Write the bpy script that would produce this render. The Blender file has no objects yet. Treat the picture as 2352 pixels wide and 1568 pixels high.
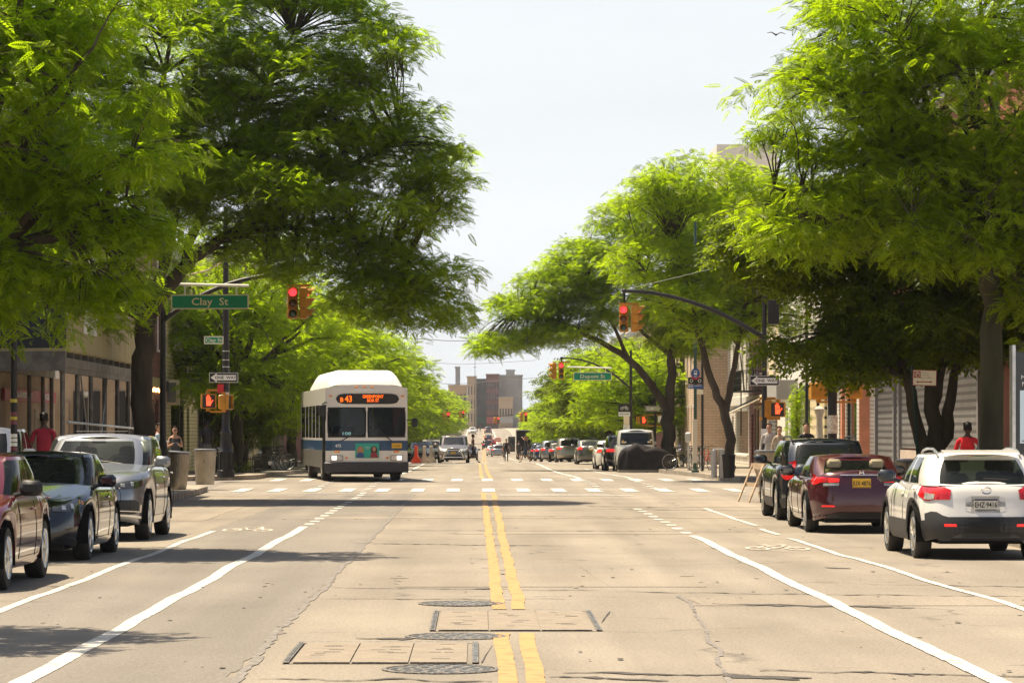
import bpy, math, random
import numpy as np
from mathutils import Vector, Matrix, Euler
from mathutils import noise as mnoise
S = bpy.context.scene
COL = S.collection
R = math.radians
# ------------------------------------------------------------------ camera
FPX, VX, VY, HCAM = 7000.0, 1096.0, 990.0, 1.7
cam = bpy.data.cameras.new('camera'); camo = bpy.data.objects.new('camera', cam); COL.objects.link(camo)
camo.location = (0, 0, HCAM); camo.rotation_euler = (R(90), 0, 0)
cam.sensor_width = 36; cam.sensor_fit = 'HORIZONTAL'; cam.lens = FPX / 2352 * 36
cam.shift_x = (1176 - VX) / 2352; cam.shift_y = (VY - 784) / 2352
cam.clip_start = 0.5; cam.clip_end = 20000
S.camera = camo
# ------------------------------------------------------------------ light
SUN_EL, SUN_AZ = 69.0, -58.0          # degrees; azimuth from the street axis (+Y), negative = to the left
az = R(SUN_AZ)
sun_dir = Vector((math.sin(az) * math.cos(R(SUN_EL)), math.cos(az) * math.cos(R(SUN_EL)), math.sin(R(SUN_EL))))
sl = bpy.data.lights.new('sun', 'SUN'); so = bpy.data.objects.new('sun', sl); COL.objects.link(so)
sl.energy = 5.0; sl.angle = R(0.53); sl.color = (1.0, 0.86, 0.63)
so.rotation_euler = sun_dir.to_track_quat('Z', 'Y').to_euler(); so.location = (0, 40, 60)
W = bpy.data.worlds.new('World'); S.world = W; W.use_nodes = True
nt = W.node_tree; bg = nt.nodes['Background']
sky = nt.nodes.new('ShaderNodeTexSky'); sky.sky_type = 'NISHITA'; sky.sun_disc = False
sky.sun_elevation = R(SUN_EL); sky.sun_rotation = az; sky.dust_density = 3.5; sky.air_density = 1.0; sky.ozone_density = 1.0
tc = nt.nodes.new('ShaderNodeTexCoord'); mp = nt.nodes.new('ShaderNodeMapping'); mp.inputs['Scale'].default_value = (1.2, 1.2, 9)
nz = nt.nodes.new('ShaderNodeTexNoise'); nz.inputs['Scale'].default_value = 2.6; nz.inputs['Detail'].default_value = 7; nz.inputs['Roughness'].default_value = .55
cr = nt.nodes.new('ShaderNodeValToRGB'); cr.color_ramp.elements[0].position = .30; cr.color_ramp.elements[0].color = (.84,)*3+(1,)
cr.color_ramp.elements[1].position = .70; cr.color_ramp.elements[1].color = (1.,)*3+(1,)
mx = nt.nodes.new('ShaderNodeMix'); mx.data_type = 'RGBA'; mx.inputs['B'].default_value = (7.9, 8.3, 8.6, 1)
sz = nt.nodes.new('ShaderNodeSeparateXYZ'); hr = nt.nodes.new('ShaderNodeMapRange'); hr.interpolation_type = 'SMOOTHSTEP'   # bright haze veil low over the horizon, thinning upwards
hr.inputs['From Min'].default_value = .14; hr.inputs['From Max'].default_value = .34; hr.inputs['To Min'].default_value = 1; hr.inputs['To Max'].default_value = .07
hm = nt.nodes.new('ShaderNodeMath'); hm.operation = 'MULTIPLY'
nt.links.new(tc.outputs['Generated'], mp.inputs[0]); nt.links.new(mp.outputs[0], nz.inputs['Vector'])
nt.links.new(nz.outputs[0], cr.inputs[0]); nt.links.new(tc.outputs['Generated'], sz.inputs[0]); nt.links.new(sz.outputs[2], hr.inputs[0])
nt.links.new(cr.outputs[0], hm.inputs[0]); nt.links.new(hr.outputs[0], hm.inputs[1]); nt.links.new(hm.outputs[0], mx.inputs['Factor'])
nt.links.new(sky.outputs[0], mx.inputs['A']); nt.links.new(mx.outputs['Result'], bg.inputs['Color'])
bg.inputs['Strength'].default_value = 0.06
vs = S.view_settings; vs.view_transform = 'Standard'; vs.look = 'None'; vs.gamma = 1; vs.exposure = 1.0
S.cycles.max_bounces = 8; S.cycles.transparent_max_bounces = 16; S.cycles.diffuse_bounces = 3; S.cycles.glossy_bounces = 3
S.cycles.transmission_bounces = 4
# ------------------------------------------------------------------ helpers
def PX(x, y, Y):
    return (x - VX) * Y / FPX, HCAM + (VY - y) * Y / FPX
_gY = [-60, 20, 80, 90, 97, 110, 135, 184, 230, 300, 400, 590, 720, 776, 900, 1000, 1400, 6000]
_gZ = [0, 0, 0, .06, .13, .06, -.13, -.2, -.62, -1.15, -1.75, -1.5, 1.1, 1.6, 2.3, 2.6, 2.6, 2.6]
def _u(y):
    y = np.asarray(y, float)
    a = np.exp(-((y - 45) / 45) ** 2)
    return a * (.0022 * np.sin(y * 1.9) + .005 * np.sin(y * .83 + 1)) + .005 * np.sin(y * .7)
GY = np.unique(np.concatenate([np.arange(-60, 15, 5), np.arange(15, 60, .4), np.arange(60, 120, 1.), np.arange(120, 400, 5.), np.arange(400, 1400, 20.), [1400, 2500, 6000]]))
def _sm(y):
    y = np.asarray(y, float); o = 0
    for d in (-6, -3, 0, 3, 6): o = o + np.interp(y + d * (1 + y / 150 * (y > 0)), _gY, _gZ)
    return o / 5
GZ = _sm(GY) + _u(GY)
def g(y): return float(np.interp(y, GY, GZ))
def ysamp(a, b):
    m = GY[(GY > a + 1e-4) & (GY < b - 1e-4)]
    return np.concatenate([[a], m, [b]])

MATS = {}
def M(name, col=(.5, .5, .5), rough=.6, metal=0., var=0., scale=4., bump=0., bscale=30., coat=0., emit=0., col2=None, spec=.5, thr=(.4, .62), stretch=(1, 1, 1), detail=5):
    if name in MATS: return MATS[name]
    m = bpy.data.materials.new(name); m.use_nodes = True; t = m.node_tree; b = t.nodes['Principled BSDF']
    b.inputs['Base Color'].default_value = (*col, 1); b.inputs['Roughness'].default_value = rough
    b.inputs['Metallic'].default_value = metal; b.inputs['Coat Weight'].default_value = coat; b.inputs['Coat Roughness'].default_value = .04
    b.inputs['Specular IOR Level'].default_value = spec
    if emit: b.inputs['Emission Color'].default_value = (*col, 1); b.inputs['Emission Strength'].default_value = emit
    if var or bump or col2:
        tc = t.nodes.new('ShaderNodeTexCoord'); mp = t.nodes.new('ShaderNodeMapping'); mp.inputs['Scale'].default_value = stretch
        t.links.new(tc.outputs['Object'], mp.inputs[0])
    if var or col2:
        n = t.nodes.new('ShaderNodeTexNoise'); n.inputs['Scale'].default_value = scale; n.inputs['Detail'].default_value = detail
        t.links.new(mp.outputs[0], n.inputs['Vector'])
        r = t.nodes.new('ShaderNodeValToRGB'); r.color_ramp.elements[0].position = thr[0]; r.color_ramp.elements[1].position = thr[1]
        c2 = col2 if col2 else tuple(min(1, c * (1 + var)) for c in col)
        c1 = col if col2 else tuple(c * (1 - var) for c in col)
        r.color_ramp.elements[0].color = (*c1, 1); r.color_ramp.elements[1].color = (*c2, 1)
        t.links.new(n.outputs[0], r.inputs[0]); t.links.new(r.outputs[0], b.inputs['Base Color'])
    if bump:
        n2 = t.nodes.new('ShaderNodeTexNoise'); n2.inputs['Scale'].default_value = bscale; n2.inputs['Detail'].default_value = 6
        t.links.new(mp.outputs[0], n2.inputs['Vector'])
        bp = t.nodes.new('ShaderNodeBump'); bp.inputs['Strength'].default_value = bump; bp.inputs['Distance'].default_value = .02
        t.links.new(n2.outputs[0], bp.inputs['Height']); t.links.new(bp.outputs[0], b.inputs['Normal'])
    MATS[name] = m; return m
def M_wave(name, col, col2, axis=2, period=.15, rough=.6, thr=.12, bump=.6, col_noise=None, metal=0, soft=.03):
    """horizontal boards / corrugation / courses: dark joint lines every `period` metres along an axis"""
    if name in MATS: return MATS[name]
    m = M(name, col, rough, metal, var=.12, scale=1.3) ; t = m.node_tree; b = t.nodes['Principled BSDF']
    src = b.inputs['Base Color'].links[0].from_socket
    tc = t.nodes.new('ShaderNodeTexCoord'); sp = t.nodes.new('ShaderNodeSeparateXYZ'); t.links.new(tc.outputs['Object'], sp.inputs[0])
    mt = t.nodes.new('ShaderNodeMath'); mt.operation = 'MULTIPLY'; mt.inputs[1].default_value = 1 / period; t.links.new(sp.outputs[axis], mt.inputs[0])
    fr = t.nodes.new('ShaderNodeMath'); fr.operation = 'FRACT'; t.links.new(mt.outputs[0], fr.inputs[0])
    r = t.nodes.new('ShaderNodeValToRGB'); r.color_ramp.elements[0].position = thr; r.color_ramp.elements[1].position = thr + soft
    r.color_ramp.elements[0].color = (1, 1, 1, 1); r.color_ramp.elements[1].color = (0, 0, 0, 1)
    t.links.new(fr.outputs[0], r.inputs[0])
    mxn = t.nodes.new('ShaderNodeMix'); mxn.data_type = 'RGBA'; mxn.inputs['B'].default_value = (*col2, 1)
    t.links.new(r.outputs[0], mxn.inputs['Factor']); t.links.new(src, mxn.inputs['A']); t.links.new(mxn.outputs['Result'], b.inputs['Base Color'])
    bp = t.nodes.new('ShaderNodeBump'); bp.inputs['Strength'].default_value = bump; bp.inputs['Distance'].default_value = .03
    t.links.new(fr.outputs[0], bp.inputs['Height']); t.links.new(bp.outputs[0], b.inputs['Normal'])
    return m
def M_brick(name, c1, c2, mortar, bw=.22, bh=.075, axes='YZ', ms=.012):
    if name in MATS: return MATS[name]
    m = M(name, c1, .8); t = m.node_tree; b = t.nodes['Principled BSDF']
    tc = t.nodes.new('ShaderNodeTexCoord'); sp = t.nodes.new('ShaderNodeSeparateXYZ'); t.links.new(tc.outputs['Object'], sp.inputs[0])
    ad = t.nodes.new('ShaderNodeMath'); ad.operation = 'ADD'; t.links.new(sp.outputs[0], ad.inputs[0]); t.links.new(sp.outputs[1], ad.inputs[1])
    cb = t.nodes.new('ShaderNodeCombineXYZ'); t.links.new(ad.outputs[0], cb.inputs[0]); t.links.new(sp.outputs[2], cb.inputs[1])
    k = t.nodes.new('ShaderNodeTexBrick'); k.inputs['Color1'].default_value = (*c1, 1); k.inputs['Color2'].default_value = (*c2, 1); k.inputs['Mortar'].default_value = (*mortar, 1)
    k.inputs['Scale'].default_value = 1; k.inputs['Brick Width'].default_value = bw; k.inputs['Row Height'].default_value = bh; k.inputs['Mortar Size'].default_value = ms
    t.links.new(cb.outputs[0], k.inputs['Vector'])
    n = t.nodes.new('ShaderNodeTexNoise'); n.inputs['Scale'].default_value = .9; n.inputs['Detail'].default_value = 6; t.links.new(tc.outputs['Object'], n.inputs['Vector'])
    h = t.nodes.new('ShaderNodeHueSaturation'); mr = t.nodes.new('ShaderNodeMapRange'); mr.inputs['To Min'].default_value = .75; mr.inputs['To Max'].default_value = 1.25
    t.links.new(n.outputs[0], mr.inputs[0]); t.links.new(mr.outputs[0], h.inputs['Value']); t.links.new(k.outputs[0], h.inputs['Color']); t.links.new(h.outputs[0], b.inputs['Base Color'])
    bp = t.nodes.new('ShaderNodeBump'); bp.inputs['Strength'].default_value = .3; bp.inputs['Distance'].default_value = .01; bp.invert = True
    t.links.new(k.outputs['Fac'], bp.inputs['Height']); t.links.new(bp.outputs[0], b.inputs['Normal'])
    return m
def M_glass(name, tint=(.35, .4, .38), amount=.5, body=(.015, .02, .02)):
    """window pane: part see-through tint, part glossy dark body"""
    if name in MATS: return MATS[name]
    m = bpy.data.materials.new(name); m.use_nodes = True; t = m.node_tree; b = t.nodes['Principled BSDF']; out = t.nodes['Material Output']
    b.inputs['Base Color'].default_value = (*body, 1); b.inputs['Roughness'].default_value = .03; b.inputs['Specular IOR Level'].default_value = .6
    tr = t.nodes.new('ShaderNodeBsdfTransparent'); tr.inputs[0].default_value = (*tint, 1)
    lw = t.nodes.new('ShaderNodeFresnel'); lw.inputs[0].default_value = 1.5
    mr = t.nodes.new('ShaderNodeMapRange'); mr.inputs['From Max'].default_value = .5; mr.inputs['To Min'].default_value = 1 - amount; mr.inputs['To Max'].default_value = 1
    mxs = t.nodes.new('ShaderNodeMixShader')
    t.links.new(lw.outputs[0], mr.inputs[0]); t.links.new(mr.outputs[0], mxs.inputs[0])
    t.links.new(tr.outputs[0], mxs.inputs[1]); t.links.new(b.outputs[0], mxs.inputs[2]); t.links.new(mxs.outputs[0], out.inputs[0])
    MATS[name] = m; return m

class MB:
    def __init__(s): s.v = []; s.f = []; s.mi = []; s.n = 0; s.ms = []
    def add(s, v, f, mat=0):
        v = np.asarray(v, float).reshape(-1, 3); s.v.append(v)
        for q in f: s.f.append([i + s.n for i in q]); s.mi.append(mat)
        s.n += len(v); return s
    def box(s, c, d, rot=None, mat=0, bev=0.):
        x, y, z = [k / 2 for k in d]
        if bev > 0:
            bz = min(bev, min(x, y, z) * .9); P = []
            for zz, k in ((-z, bz), (-z + bz, 0), (z - bz, 0), (z, bz)):
                ring = [(-x + bz, -y + k), (x - bz, -y + k), (x - k, -y + bz), (x - k, y - bz), (x - bz, y - k), (-x + bz, y - k), (-x + k, y - bz), (-x + k, -y + bz)]
                P += [(a, b_, zz) for a, b_ in ring]
            F = []
            for r_ in range(3):
                for i in range(8): F.append([r_ * 8 + i, r_ * 8 + (i + 1) % 8, (r_ + 1) * 8 + (i + 1) % 8, (r_ + 1) * 8 + i])
            F.append(list(range(7, -1, -1))); F.append([24 + i for i in range(8)])
            V = np.array(P)
        else:
            V = np.array([(-x, -y, -z), (x, -y, -z), (x, y, -z), (-x, y, -z), (-x, -y, z), (x, -y, z), (x, y, z), (-x, y, z)])
            F = [(0, 3, 2, 1), (4, 5, 6, 7), (0, 1, 5, 4), (1, 2, 6, 5), (2, 3, 7, 6), (3, 0, 4, 7)]
        if rot is not None: V = V @ np.array(Euler(rot).to_matrix()).T
        return s.add(V + np.array(c), F, mat)
    def b6(s, x0, x1, y0, y1, z0, z1, mat=0, bev=0.):
        return s.box(((x0 + x1) / 2, (y0 + y1) / 2, (z0 + z1) / 2), (abs(x1 - x0), abs(y1 - y0), abs(z1 - z0)), mat=mat, bev=bev)
    def tube(s, pts, rad, n=8, mat=0, cap=True):
        pts = [Vector(p) for p in pts]
        if not hasattr(rad, '__len__'): rad = [rad] * len(pts)
        V = []; up = Vector((0, 0, 1)); prev = None
        for i, p in enumerate(pts):
            d = (pts[min(i + 1, len(pts) - 1)] - pts[max(i - 1, 0)]).normalized()
            if prev is None:
                a = Vector((1, 0, 0)) if abs(d.z) > .9 else up
                u_ = d.cross(a).normalized()
            else: u_ = (prev - d * prev.dot(d)).normalized()
            prev = u_; w_ = d.cross(u_)
            for k in range(n):
                t = 2 * math.pi * k / n; V.append(p + (u_ * math.cos(t) + w_ * math.sin(t)) * rad[i])
        F = [[i * n + k, i * n + (k + 1) % n, (i + 1) * n + (k + 1) % n, (i + 1) * n + k] for i in range(len(pts) - 1) for k in range(n)]
        if cap: F.append(list(range(n - 1, -1, -1))); F.append([(len(pts) - 1) * n + k for k in range(n)])
        return s.add([tuple(v) for v in V], F, mat)
    def lathe(s, c, prof, n=20, axis='Z', mat=0, sx=1, sy=1):
        """prof: list of (r, h)"""
        V = []
        for r_, h in prof:
            for k in range(n):
                t = 2 * math.pi * k / n; a, b_ = r_ * math.cos(t) * sx, r_ * math.sin(t) * sy
                V.append({'Z': (a, b_, h), 'Y': (a, h, b_), 'X': (h, a, b_)}[axis])
        m_ = len(prof); F = [[i * n + k, i * n + (k + 1) % n, (i + 1) * n + (k + 1) % n, (i + 1) * n + k] for i in range(m_ - 1) for k in range(n)]
        F.append(list(range(n - 1, -1, -1))); F.append([(m_ - 1) * n + k for k in range(n)])
        if axis == 'Y': F = [q[::-1] for q in F]
        return s.add(np.array(V) + np.array(c), F, mat)
    def prism(s, poly, h0, h1, axis='Z', mat=0):
        n = len(poly); mk = {'Z': lambda a, b_, h: (a, b_, h), 'Y': lambda a, b_, h: (a, h, b_), 'X': lambda a, b_, h: (h, a, b_)}[axis]
        V = [mk(a, b_, h0) for a, b_ in poly] + [mk(a, b_, h1) for a, b_ in poly]
        F = [list(range(n - 1, -1, -1)), [n + i for i in range(n)]] + [[i, (i + 1) % n, n + (i + 1) % n, n + i] for i in range(n)]
        return s.add(V, F, mat)
    def grid(s, P, mat=0, close=False, flip=False):
        """P: rows x cols x 3"""
        P = np.asarray(P, float); r_, c_ = P.shape[:2]
        F = []
        for i in range(r_ - 1):
            for j in range(c_ if close else c_ - 1):
                q = [i * c_ + j, i * c_ + (j + 1) % c_, (i + 1) * c_ + (j + 1) % c_, (i + 1) * c_ + j]
                F.append(q[::-1] if flip else q)
        return s.add(P.reshape(-1, 3), F, mat)
    def sphere(s, c, r_, n=12, m_=8, mat=0):
        rr = r_ if hasattr(r_, '__len__') else (r_, r_, r_)
        P = [[(c[0] + rr[0] * math.sin(math.pi * i / m_) * math.cos(2 * math.pi * k / n), c[1] + rr[1] * math.sin(math.pi * i / m_) * math.sin(2 * math.pi * k / n), c[2] + rr[2] * math.cos(math.pi * i / m_)) for k in range(n)] for i in range(m_ + 1)]
        return s.grid(P, mat, close=True, flip=True)
    def obj(s, name, mats, parent=None, smooth=None, loc=None, **tg):
        me = bpy.data.meshes.new(name)
        V = np.concatenate(s.v) if s.v else np.zeros((0, 3))
        me.from_pydata(V.tolist(), [], s.f)
        if not isinstance(mats, (list, tuple)): mats = [mats]
        for m_ in mats: me.materials.append(m_)
        if len(mats) > 1: me.polygons.foreach_set('material_index', np.array(s.mi, 'i'))
        me.validate()
        if smooth is not None:
            me.polygons.foreach_set('use_smooth', np.ones(len(me.polygons), bool)); me.update()
            me.set_sharp_from_angle(angle=R(smooth))
        me.update()
        return link(name, me, parent, loc, **tg)
def link(name, me, parent=None, loc=None, **tg):
    o = bpy.data.objects.new(name, me); COL.objects.link(o)
    if parent is not None: o.parent = parent
    if loc is not None: o.location = loc
    return tag(o, **tg)
def tag(o, label=None, cat=None, group=None, kind=None):
    if label: o['label'] = label
    if cat: o['category'] = cat
    if group: o['group'] = group
    if kind: o['kind'] = kind
    return o
def thing(name, label, cat, loc=(0, 0, 0), rz=0., group=None):
    o = bpy.data.objects.new(name, None); COL.objects.link(o); o.location = loc; o.rotation_euler = (0, 0, rz); o.empty_display_size = .2
    return tag(o, label, cat, group)
def copy_tree(root, loc=None, rz=None, label=None, sc=None):
    c = root.copy(); COL.objects.link(c)
    if loc is not None: c.location = loc
    if rz is not None: c.rotation_euler = (0, 0, rz)
    if sc is not None: c.scale = sc if hasattr(sc, '__len__') else (sc,) * 3
    if label: c['label'] = label
    for a in list(root.children):
        b_ = a.copy(); COL.objects.link(b_); b_.parent = c
        for d in list(a.children):
            e = d.copy(); COL.objects.link(e); e.parent = b_
    return c
def text_mb(txt, size, depth=.004, mat=0, sx=1., weight=0.):
    """returns (verts, faces) of lettering in the XZ plane, facing -Y, centred"""
    cu = bpy.data.curves.new('t', 'FONT'); cu.body = txt; cu.size = size; cu.extrude = depth; cu.align_x = 'CENTER'; cu.align_y = 'CENTER'; cu.resolution_u = 2; cu.offset = weight
    o = bpy.data.objects.new('t', cu); COL.objects.link(o)
    dg = bpy.context.evaluated_depsgraph_get(); me = bpy.data.meshes.new_from_object(o.evaluated_get(dg))
    V = np.array([tuple(v.co) for v in me.vertices]); F = [list(p.vertices) for p in me.polygons]
    bpy.data.objects.remove(o); bpy.data.curves.remove(cu); bpy.data.meshes.remove(me)
    if len(V) == 0: return V.reshape(0, 3), []
    V[:, 0] *= sx
    return np.stack([V[:, 0], -V[:, 2], V[:, 1]], 1), F
def put_text(mb, txt, size, c, rz=0., sx=1., depth=.004, mat=0, weight=0.):
    V, F = text_mb(txt, size, depth, sx=sx, weight=weight)
    if len(V):
        a = math.cos(rz), math.sin(rz); X = V[:, 0] * a[0] - V[:, 1] * a[1]; Y = V[:, 0] * a[1] + V[:, 1] * a[0]
        mb.add(np.stack([X, Y, V[:, 2]], 1) + np.array(c), F, mat)
    return mb
# ------------------------------------------------------------------ common materials
BLACKM = M('black_metal', (.018, .018, .02), .45, .3, bump=.1)
CHROME = M('chrome', (.75, .75, .76), .12, 1.)
ALU = M('aluminium', (.55, .56, .57), .35, .9, var=.15)
RUBBER = M('rubber', (.022, .021, .02), .8, var=.4, scale=9)
PLASTIC = M('black_plastic', (.03, .03, .032), .55, bump=.1)
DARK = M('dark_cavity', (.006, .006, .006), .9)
WHITE = M('sign_white', (.8, .8, .77), .45)
BLACK = M('sign_black', (.012, .012, .013), .5)
GREEN = M('sign_green', (.0, .27, .15), .4, var=.05)
REDP = M('sign_red', (.55, .02, .04), .45)
SIGY = M('signal_yellow', (.50, .22, .012), .45, var=.12, scale=3)
# ------------------------------------------------------------------ ground, roads, kerbs
rng = np.random.RandomState(7)
KL, KR = -7.4, 7.9
def sheet(name, xs, y0, y1, dz, mat, kind='structure', extra=None):
    ys = ysamp(y0, y1)
    if extra is not None: ys = np.unique(np.concatenate([ys, extra]))
    P = [[(x, y, g(y) + dz) for x in xs] for y in ys]
    mb = MB(); mb.grid(P); return mb.obj(name, mat, kind=kind)
def road_mat(name, c1, c2, crack=True):
    m = M(name, c1, .85, col2=c2, scale=.55, thr=(.3, .72), bump=.5, bscale=45, stretch=(1, .45, 1), detail=7)
    t = m.node_tree; b = t.nodes['Principled BSDF']; src = b.inputs['Base Color'].links[0].from_socket
    tc = t.nodes.new('ShaderNodeTexCoord'); n = t.nodes.new('ShaderNodeTexNoise'); n.inputs['Scale'].default_value = 28; n.inputs['Detail'].default_value = 3
    t.links.new(tc.outputs['Object'], n.inputs['Vector'])
    mr = t.nodes.new('ShaderNodeMapRange'); mr.inputs['From Min'].default_value = .3; mr.inputs['From Max'].default_value = .7; mr.inputs['To Min'].default_value = .82; mr.inputs['To Max'].default_value = 1.18
    t.links.new(n.outputs[0], mr.inputs[0])
    h = t.nodes.new('ShaderNodeHueSaturation'); t.links.new(mr.outputs[0], h.inputs['Value']); t.links.new(src, h.inputs['Color'])
    last = h.outputs[0]
    mp2 = t.nodes.new('ShaderNodeMapping'); mp2.inputs['Scale'].default_value = (1.15, .035, 1); n4 = t.nodes.new('ShaderNodeTexNoise'); n4.inputs['Scale'].default_value = 1.0; n4.inputs['Detail'].default_value = 4
    t.links.new(tc.outputs['Object'], mp2.inputs[0]); t.links.new(mp2.outputs[0], n4.inputs['Vector'])
    m4 = t.nodes.new('ShaderNodeMapRange'); m4.inputs['From Min'].default_value = .35; m4.inputs['From Max'].default_value = .65; m4.inputs['To Min'].default_value = .86; m4.inputs['To Max'].default_value = 1.1
    t.links.new(n4.outputs[0], m4.inputs[0]); n5 = t.nodes.new('ShaderNodeTexNoise'); n5.inputs['Scale'].default_value = 110; n5.inputs['Detail'].default_value = 2; t.links.new(tc.outputs['Object'], n5.inputs['Vector'])
    m5 = t.nodes.new('ShaderNodeMapRange'); m5.inputs['From Min'].default_value = .3; m5.inputs['From Max'].default_value = .7; m5.inputs['To Min'].default_value = .8; m5.inputs['To Max'].default_value = 1.2; t.links.new(n5.outputs[0], m5.inputs[0])
    mu = t.nodes.new('ShaderNodeMath'); mu.operation = 'MULTIPLY'; t.links.new(m4.outputs[0], mu.inputs[0]); t.links.new(m5.outputs[0], mu.inputs[1])
    h2 = t.nodes.new('ShaderNodeHueSaturation'); t.links.new(mu.outputs[0], h2.inputs['Value']); t.links.new(last, h2.inputs['Color']); last = h2.outputs[0]
    if crack:
        mp = t.nodes.new('ShaderNodeMapping'); mp.inputs['Scale'].default_value = (.16, .30, 1); nn = t.nodes.new('ShaderNodeTexNoise'); nn.inputs['Scale'].default_value = 1.3; nn.inputs['Detail'].default_value = 6
        t.links.new(tc.outputs['Object'], nn.inputs['Vector'])
        vm = t.nodes.new('ShaderNodeVectorMath'); vm.operation = 'MULTIPLY_ADD'; vm.inputs[1].default_value = (1.1, 1.1, 0)
        t.links.new(nn.outputs['Color'], vm.inputs[0]); t.links.new(tc.outputs['Object'], vm.inputs[2]); t.links.new(vm.outputs[0], mp.inputs[0])
        v = t.nodes.new('ShaderNodeTexVoronoi'); v.feature = 'DISTANCE_TO_EDGE'; v.inputs['Scale'].default_value = 1.0; t.links.new(mp.outputs[0], v.inputs['Vector'])
        r = t.nodes.new('ShaderNodeValToRGB'); r.color_ramp.elements[0].position = .0; r.color_ramp.elements[0].color = (.55, .55, .55, 1); r.color_ramp.elements[1].position = .010; r.color_ramp.elements[1].color = (0, 0, 0, 1)
        t.links.new(v.outputs[0], r.inputs[0])
        n3 = t.nodes.new('ShaderNodeTexNoise'); n3.inputs['Scale'].default_value = .5; t.links.new(tc.outputs['Object'], n3.inputs['Vector'])
        r3 = t.nodes.new('ShaderNodeValToRGB'); r3.color_ramp.elements[0].position = .5; r3.color_ramp.elements[1].position = .56; t.links.new(n3.outputs[0], r3.inputs[0])
        mm = t.nodes.new('ShaderNodeMath'); mm.operation = 'MULTIPLY'; t.links.new(r.outputs[0], mm.inputs[0]); t.links.new(r3.outputs[0], mm.inputs[1])
        mx = t.nodes.new('ShaderNodeMix'); mx.data_type = 'RGBA'; mx.inputs['B'].default_value = (.05, .045, .04, 1)
        t.links.new(mm.outputs[0], mx.inputs['Factor']); t.links.new(last, mx.inputs['A']); last = mx.outputs['Result']
    t.links.new(last, b.inputs['Base Color']); return m
ROAD = road_mat('road_asphalt', (.178, .152, .122), (.250, .214, .172))
ROAD2 = road_mat('road_asphalt_grey', (.148, .130, .112), (.190, .167, .142), crack=False)
PATCH = road_mat('road_patch_pale', (.205, .172, .136), (.262, .222, .176), crack=False)
TAR = M('tar_crack', (.055, .048, .042), .8, var=.3)
TARG = M('tar_seal', (.17, .15, .135), .7, var=.25, scale=9)
LINEW = M('line_white', (.30, .275, .24), .7, col2=(.52, .50, .46), scale=7, thr=(.36, .50), detail=9)
LINEY = M('line_yellow', (.27, .165, .07), .7, col2=(.41, .235, .085), scale=6, thr=(.36, .50), detail=9)
LINEOLD = M('line_worn', (.36, .31, .25), .75, col2=(.66, .60, .52), scale=8, thr=(.47, .62), detail=9)
PAVE = M('pavement', (.26, .215, .165), .85, col2=(.35, .295, .23), scale=.7, thr=(.3, .7), bump=.3, bscale=30)
KERB = M('kerb_stone', (.26, .22, .175), .8, var=.3, scale=3, bump=.3)
GROUND = M('ground_soil', (.17, .15, .12), .95, var=.2, scale=.1)
DIRT = M('soil', (.07, .05, .03), 1, var=.4, scale=9)
sheet('ground', [-4000, -300, -60, 60, 300, 4000], -60, 6000, -.03, GROUND)
sheet('road', [KL - .3, -5, -2.5, 0, 2.5, 5, KR + .3], -60, 1400, 0, ROAD)
CROSS = [(88., 98.), (184., 196.), (285., 296.), (400., 411.), (520., 531.)]
for (a, b) in CROSS:
    for sx in (-1, 1):
        x0 = (KL - .3) if sx < 0 else (KR + .3)
        sheet('cross_street', sorted([x0, x0 + sx * 40, x0 + sx * 90]), a - 5, b + 5, -.001, ROAD2)
def block(name, side, y0, y1, rad0=4.5, rad1=4.5, width=None):
    """raised pavement with rounded corners; y0, y1 are the kerb lines of the cross streets"""
    kx = KL if side < 0 else KR; outer = kx + side * (width or 40)
    arc = []
    if rad0: arc += [y0 + rad0 * (1 - math.cos(k * math.pi / 16)) for k in range(0, 9)]
    if rad1: arc += [y1 - rad1 * (1 - math.cos(k * math.pi / 16)) for k in range(0, 9)]
    ys = np.unique(np.round(np.concatenate([ysamp(y0, y1), arc]) if arc else ysamp(y0, y1), 4))
    def off(y):
        d = 0
        if rad0 and y < y0 + rad0: d = rad0 - math.sqrt(max(0, rad0 ** 2 - (y0 + rad0 - y) ** 2))
        if rad1 and y > y1 - rad1: d = rad1 - math.sqrt(max(0, rad1 ** 2 - (y - y1 + rad1) ** 2))
        return d
    top = MB(); kb = MB(); h = .15
    inn = [(kx + side * (off(y) + .16), y, g(y) + h - .003) for y in ys]
    P = [[i, (i[0] + side * 2.2, i[1], i[2]), (outer, i[1], i[2])] for i in inn]
    top.grid(P, flip=side < 0)
    e0 = [(kx + side * off(y), y, g(y) - .02) for y in ys]; e1 = [(p[0], p[1], g(p[1]) + h) for p in e0]
    e2 = [(kx + side * (off(y) + .16), y, g(y) + h) for y in ys]; e3 = [(p[0], p[1], p[2] - .02) for p in e2]
    kb.grid([e0, e1, e2, e3], flip=side > 0)
    for (yy, i, s_) in ((y0, 0, -1), (y1, -1, 1)):
        r_ = rad0 if i == 0 else rad1
        xa = kx + side * (r_ or 0)
        kb.b6(xa, outer, yy - .08, yy + .08, g(yy) - .1, g(yy) + h + .001)
    top.obj('pavement', PAVE, kind='structure'); kb.obj('kerb', KERB, kind='structure')
for side in (-1, 1):
    st = 98. if side < 0 else 95.5
    block('b', side, -20, 88); block('b', side, st, 184); block('b', side, 196, 285); block('b', side, 296, 400); block('b', side, 411, 520); block('b', side, 531, 1300, rad1=0)
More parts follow.
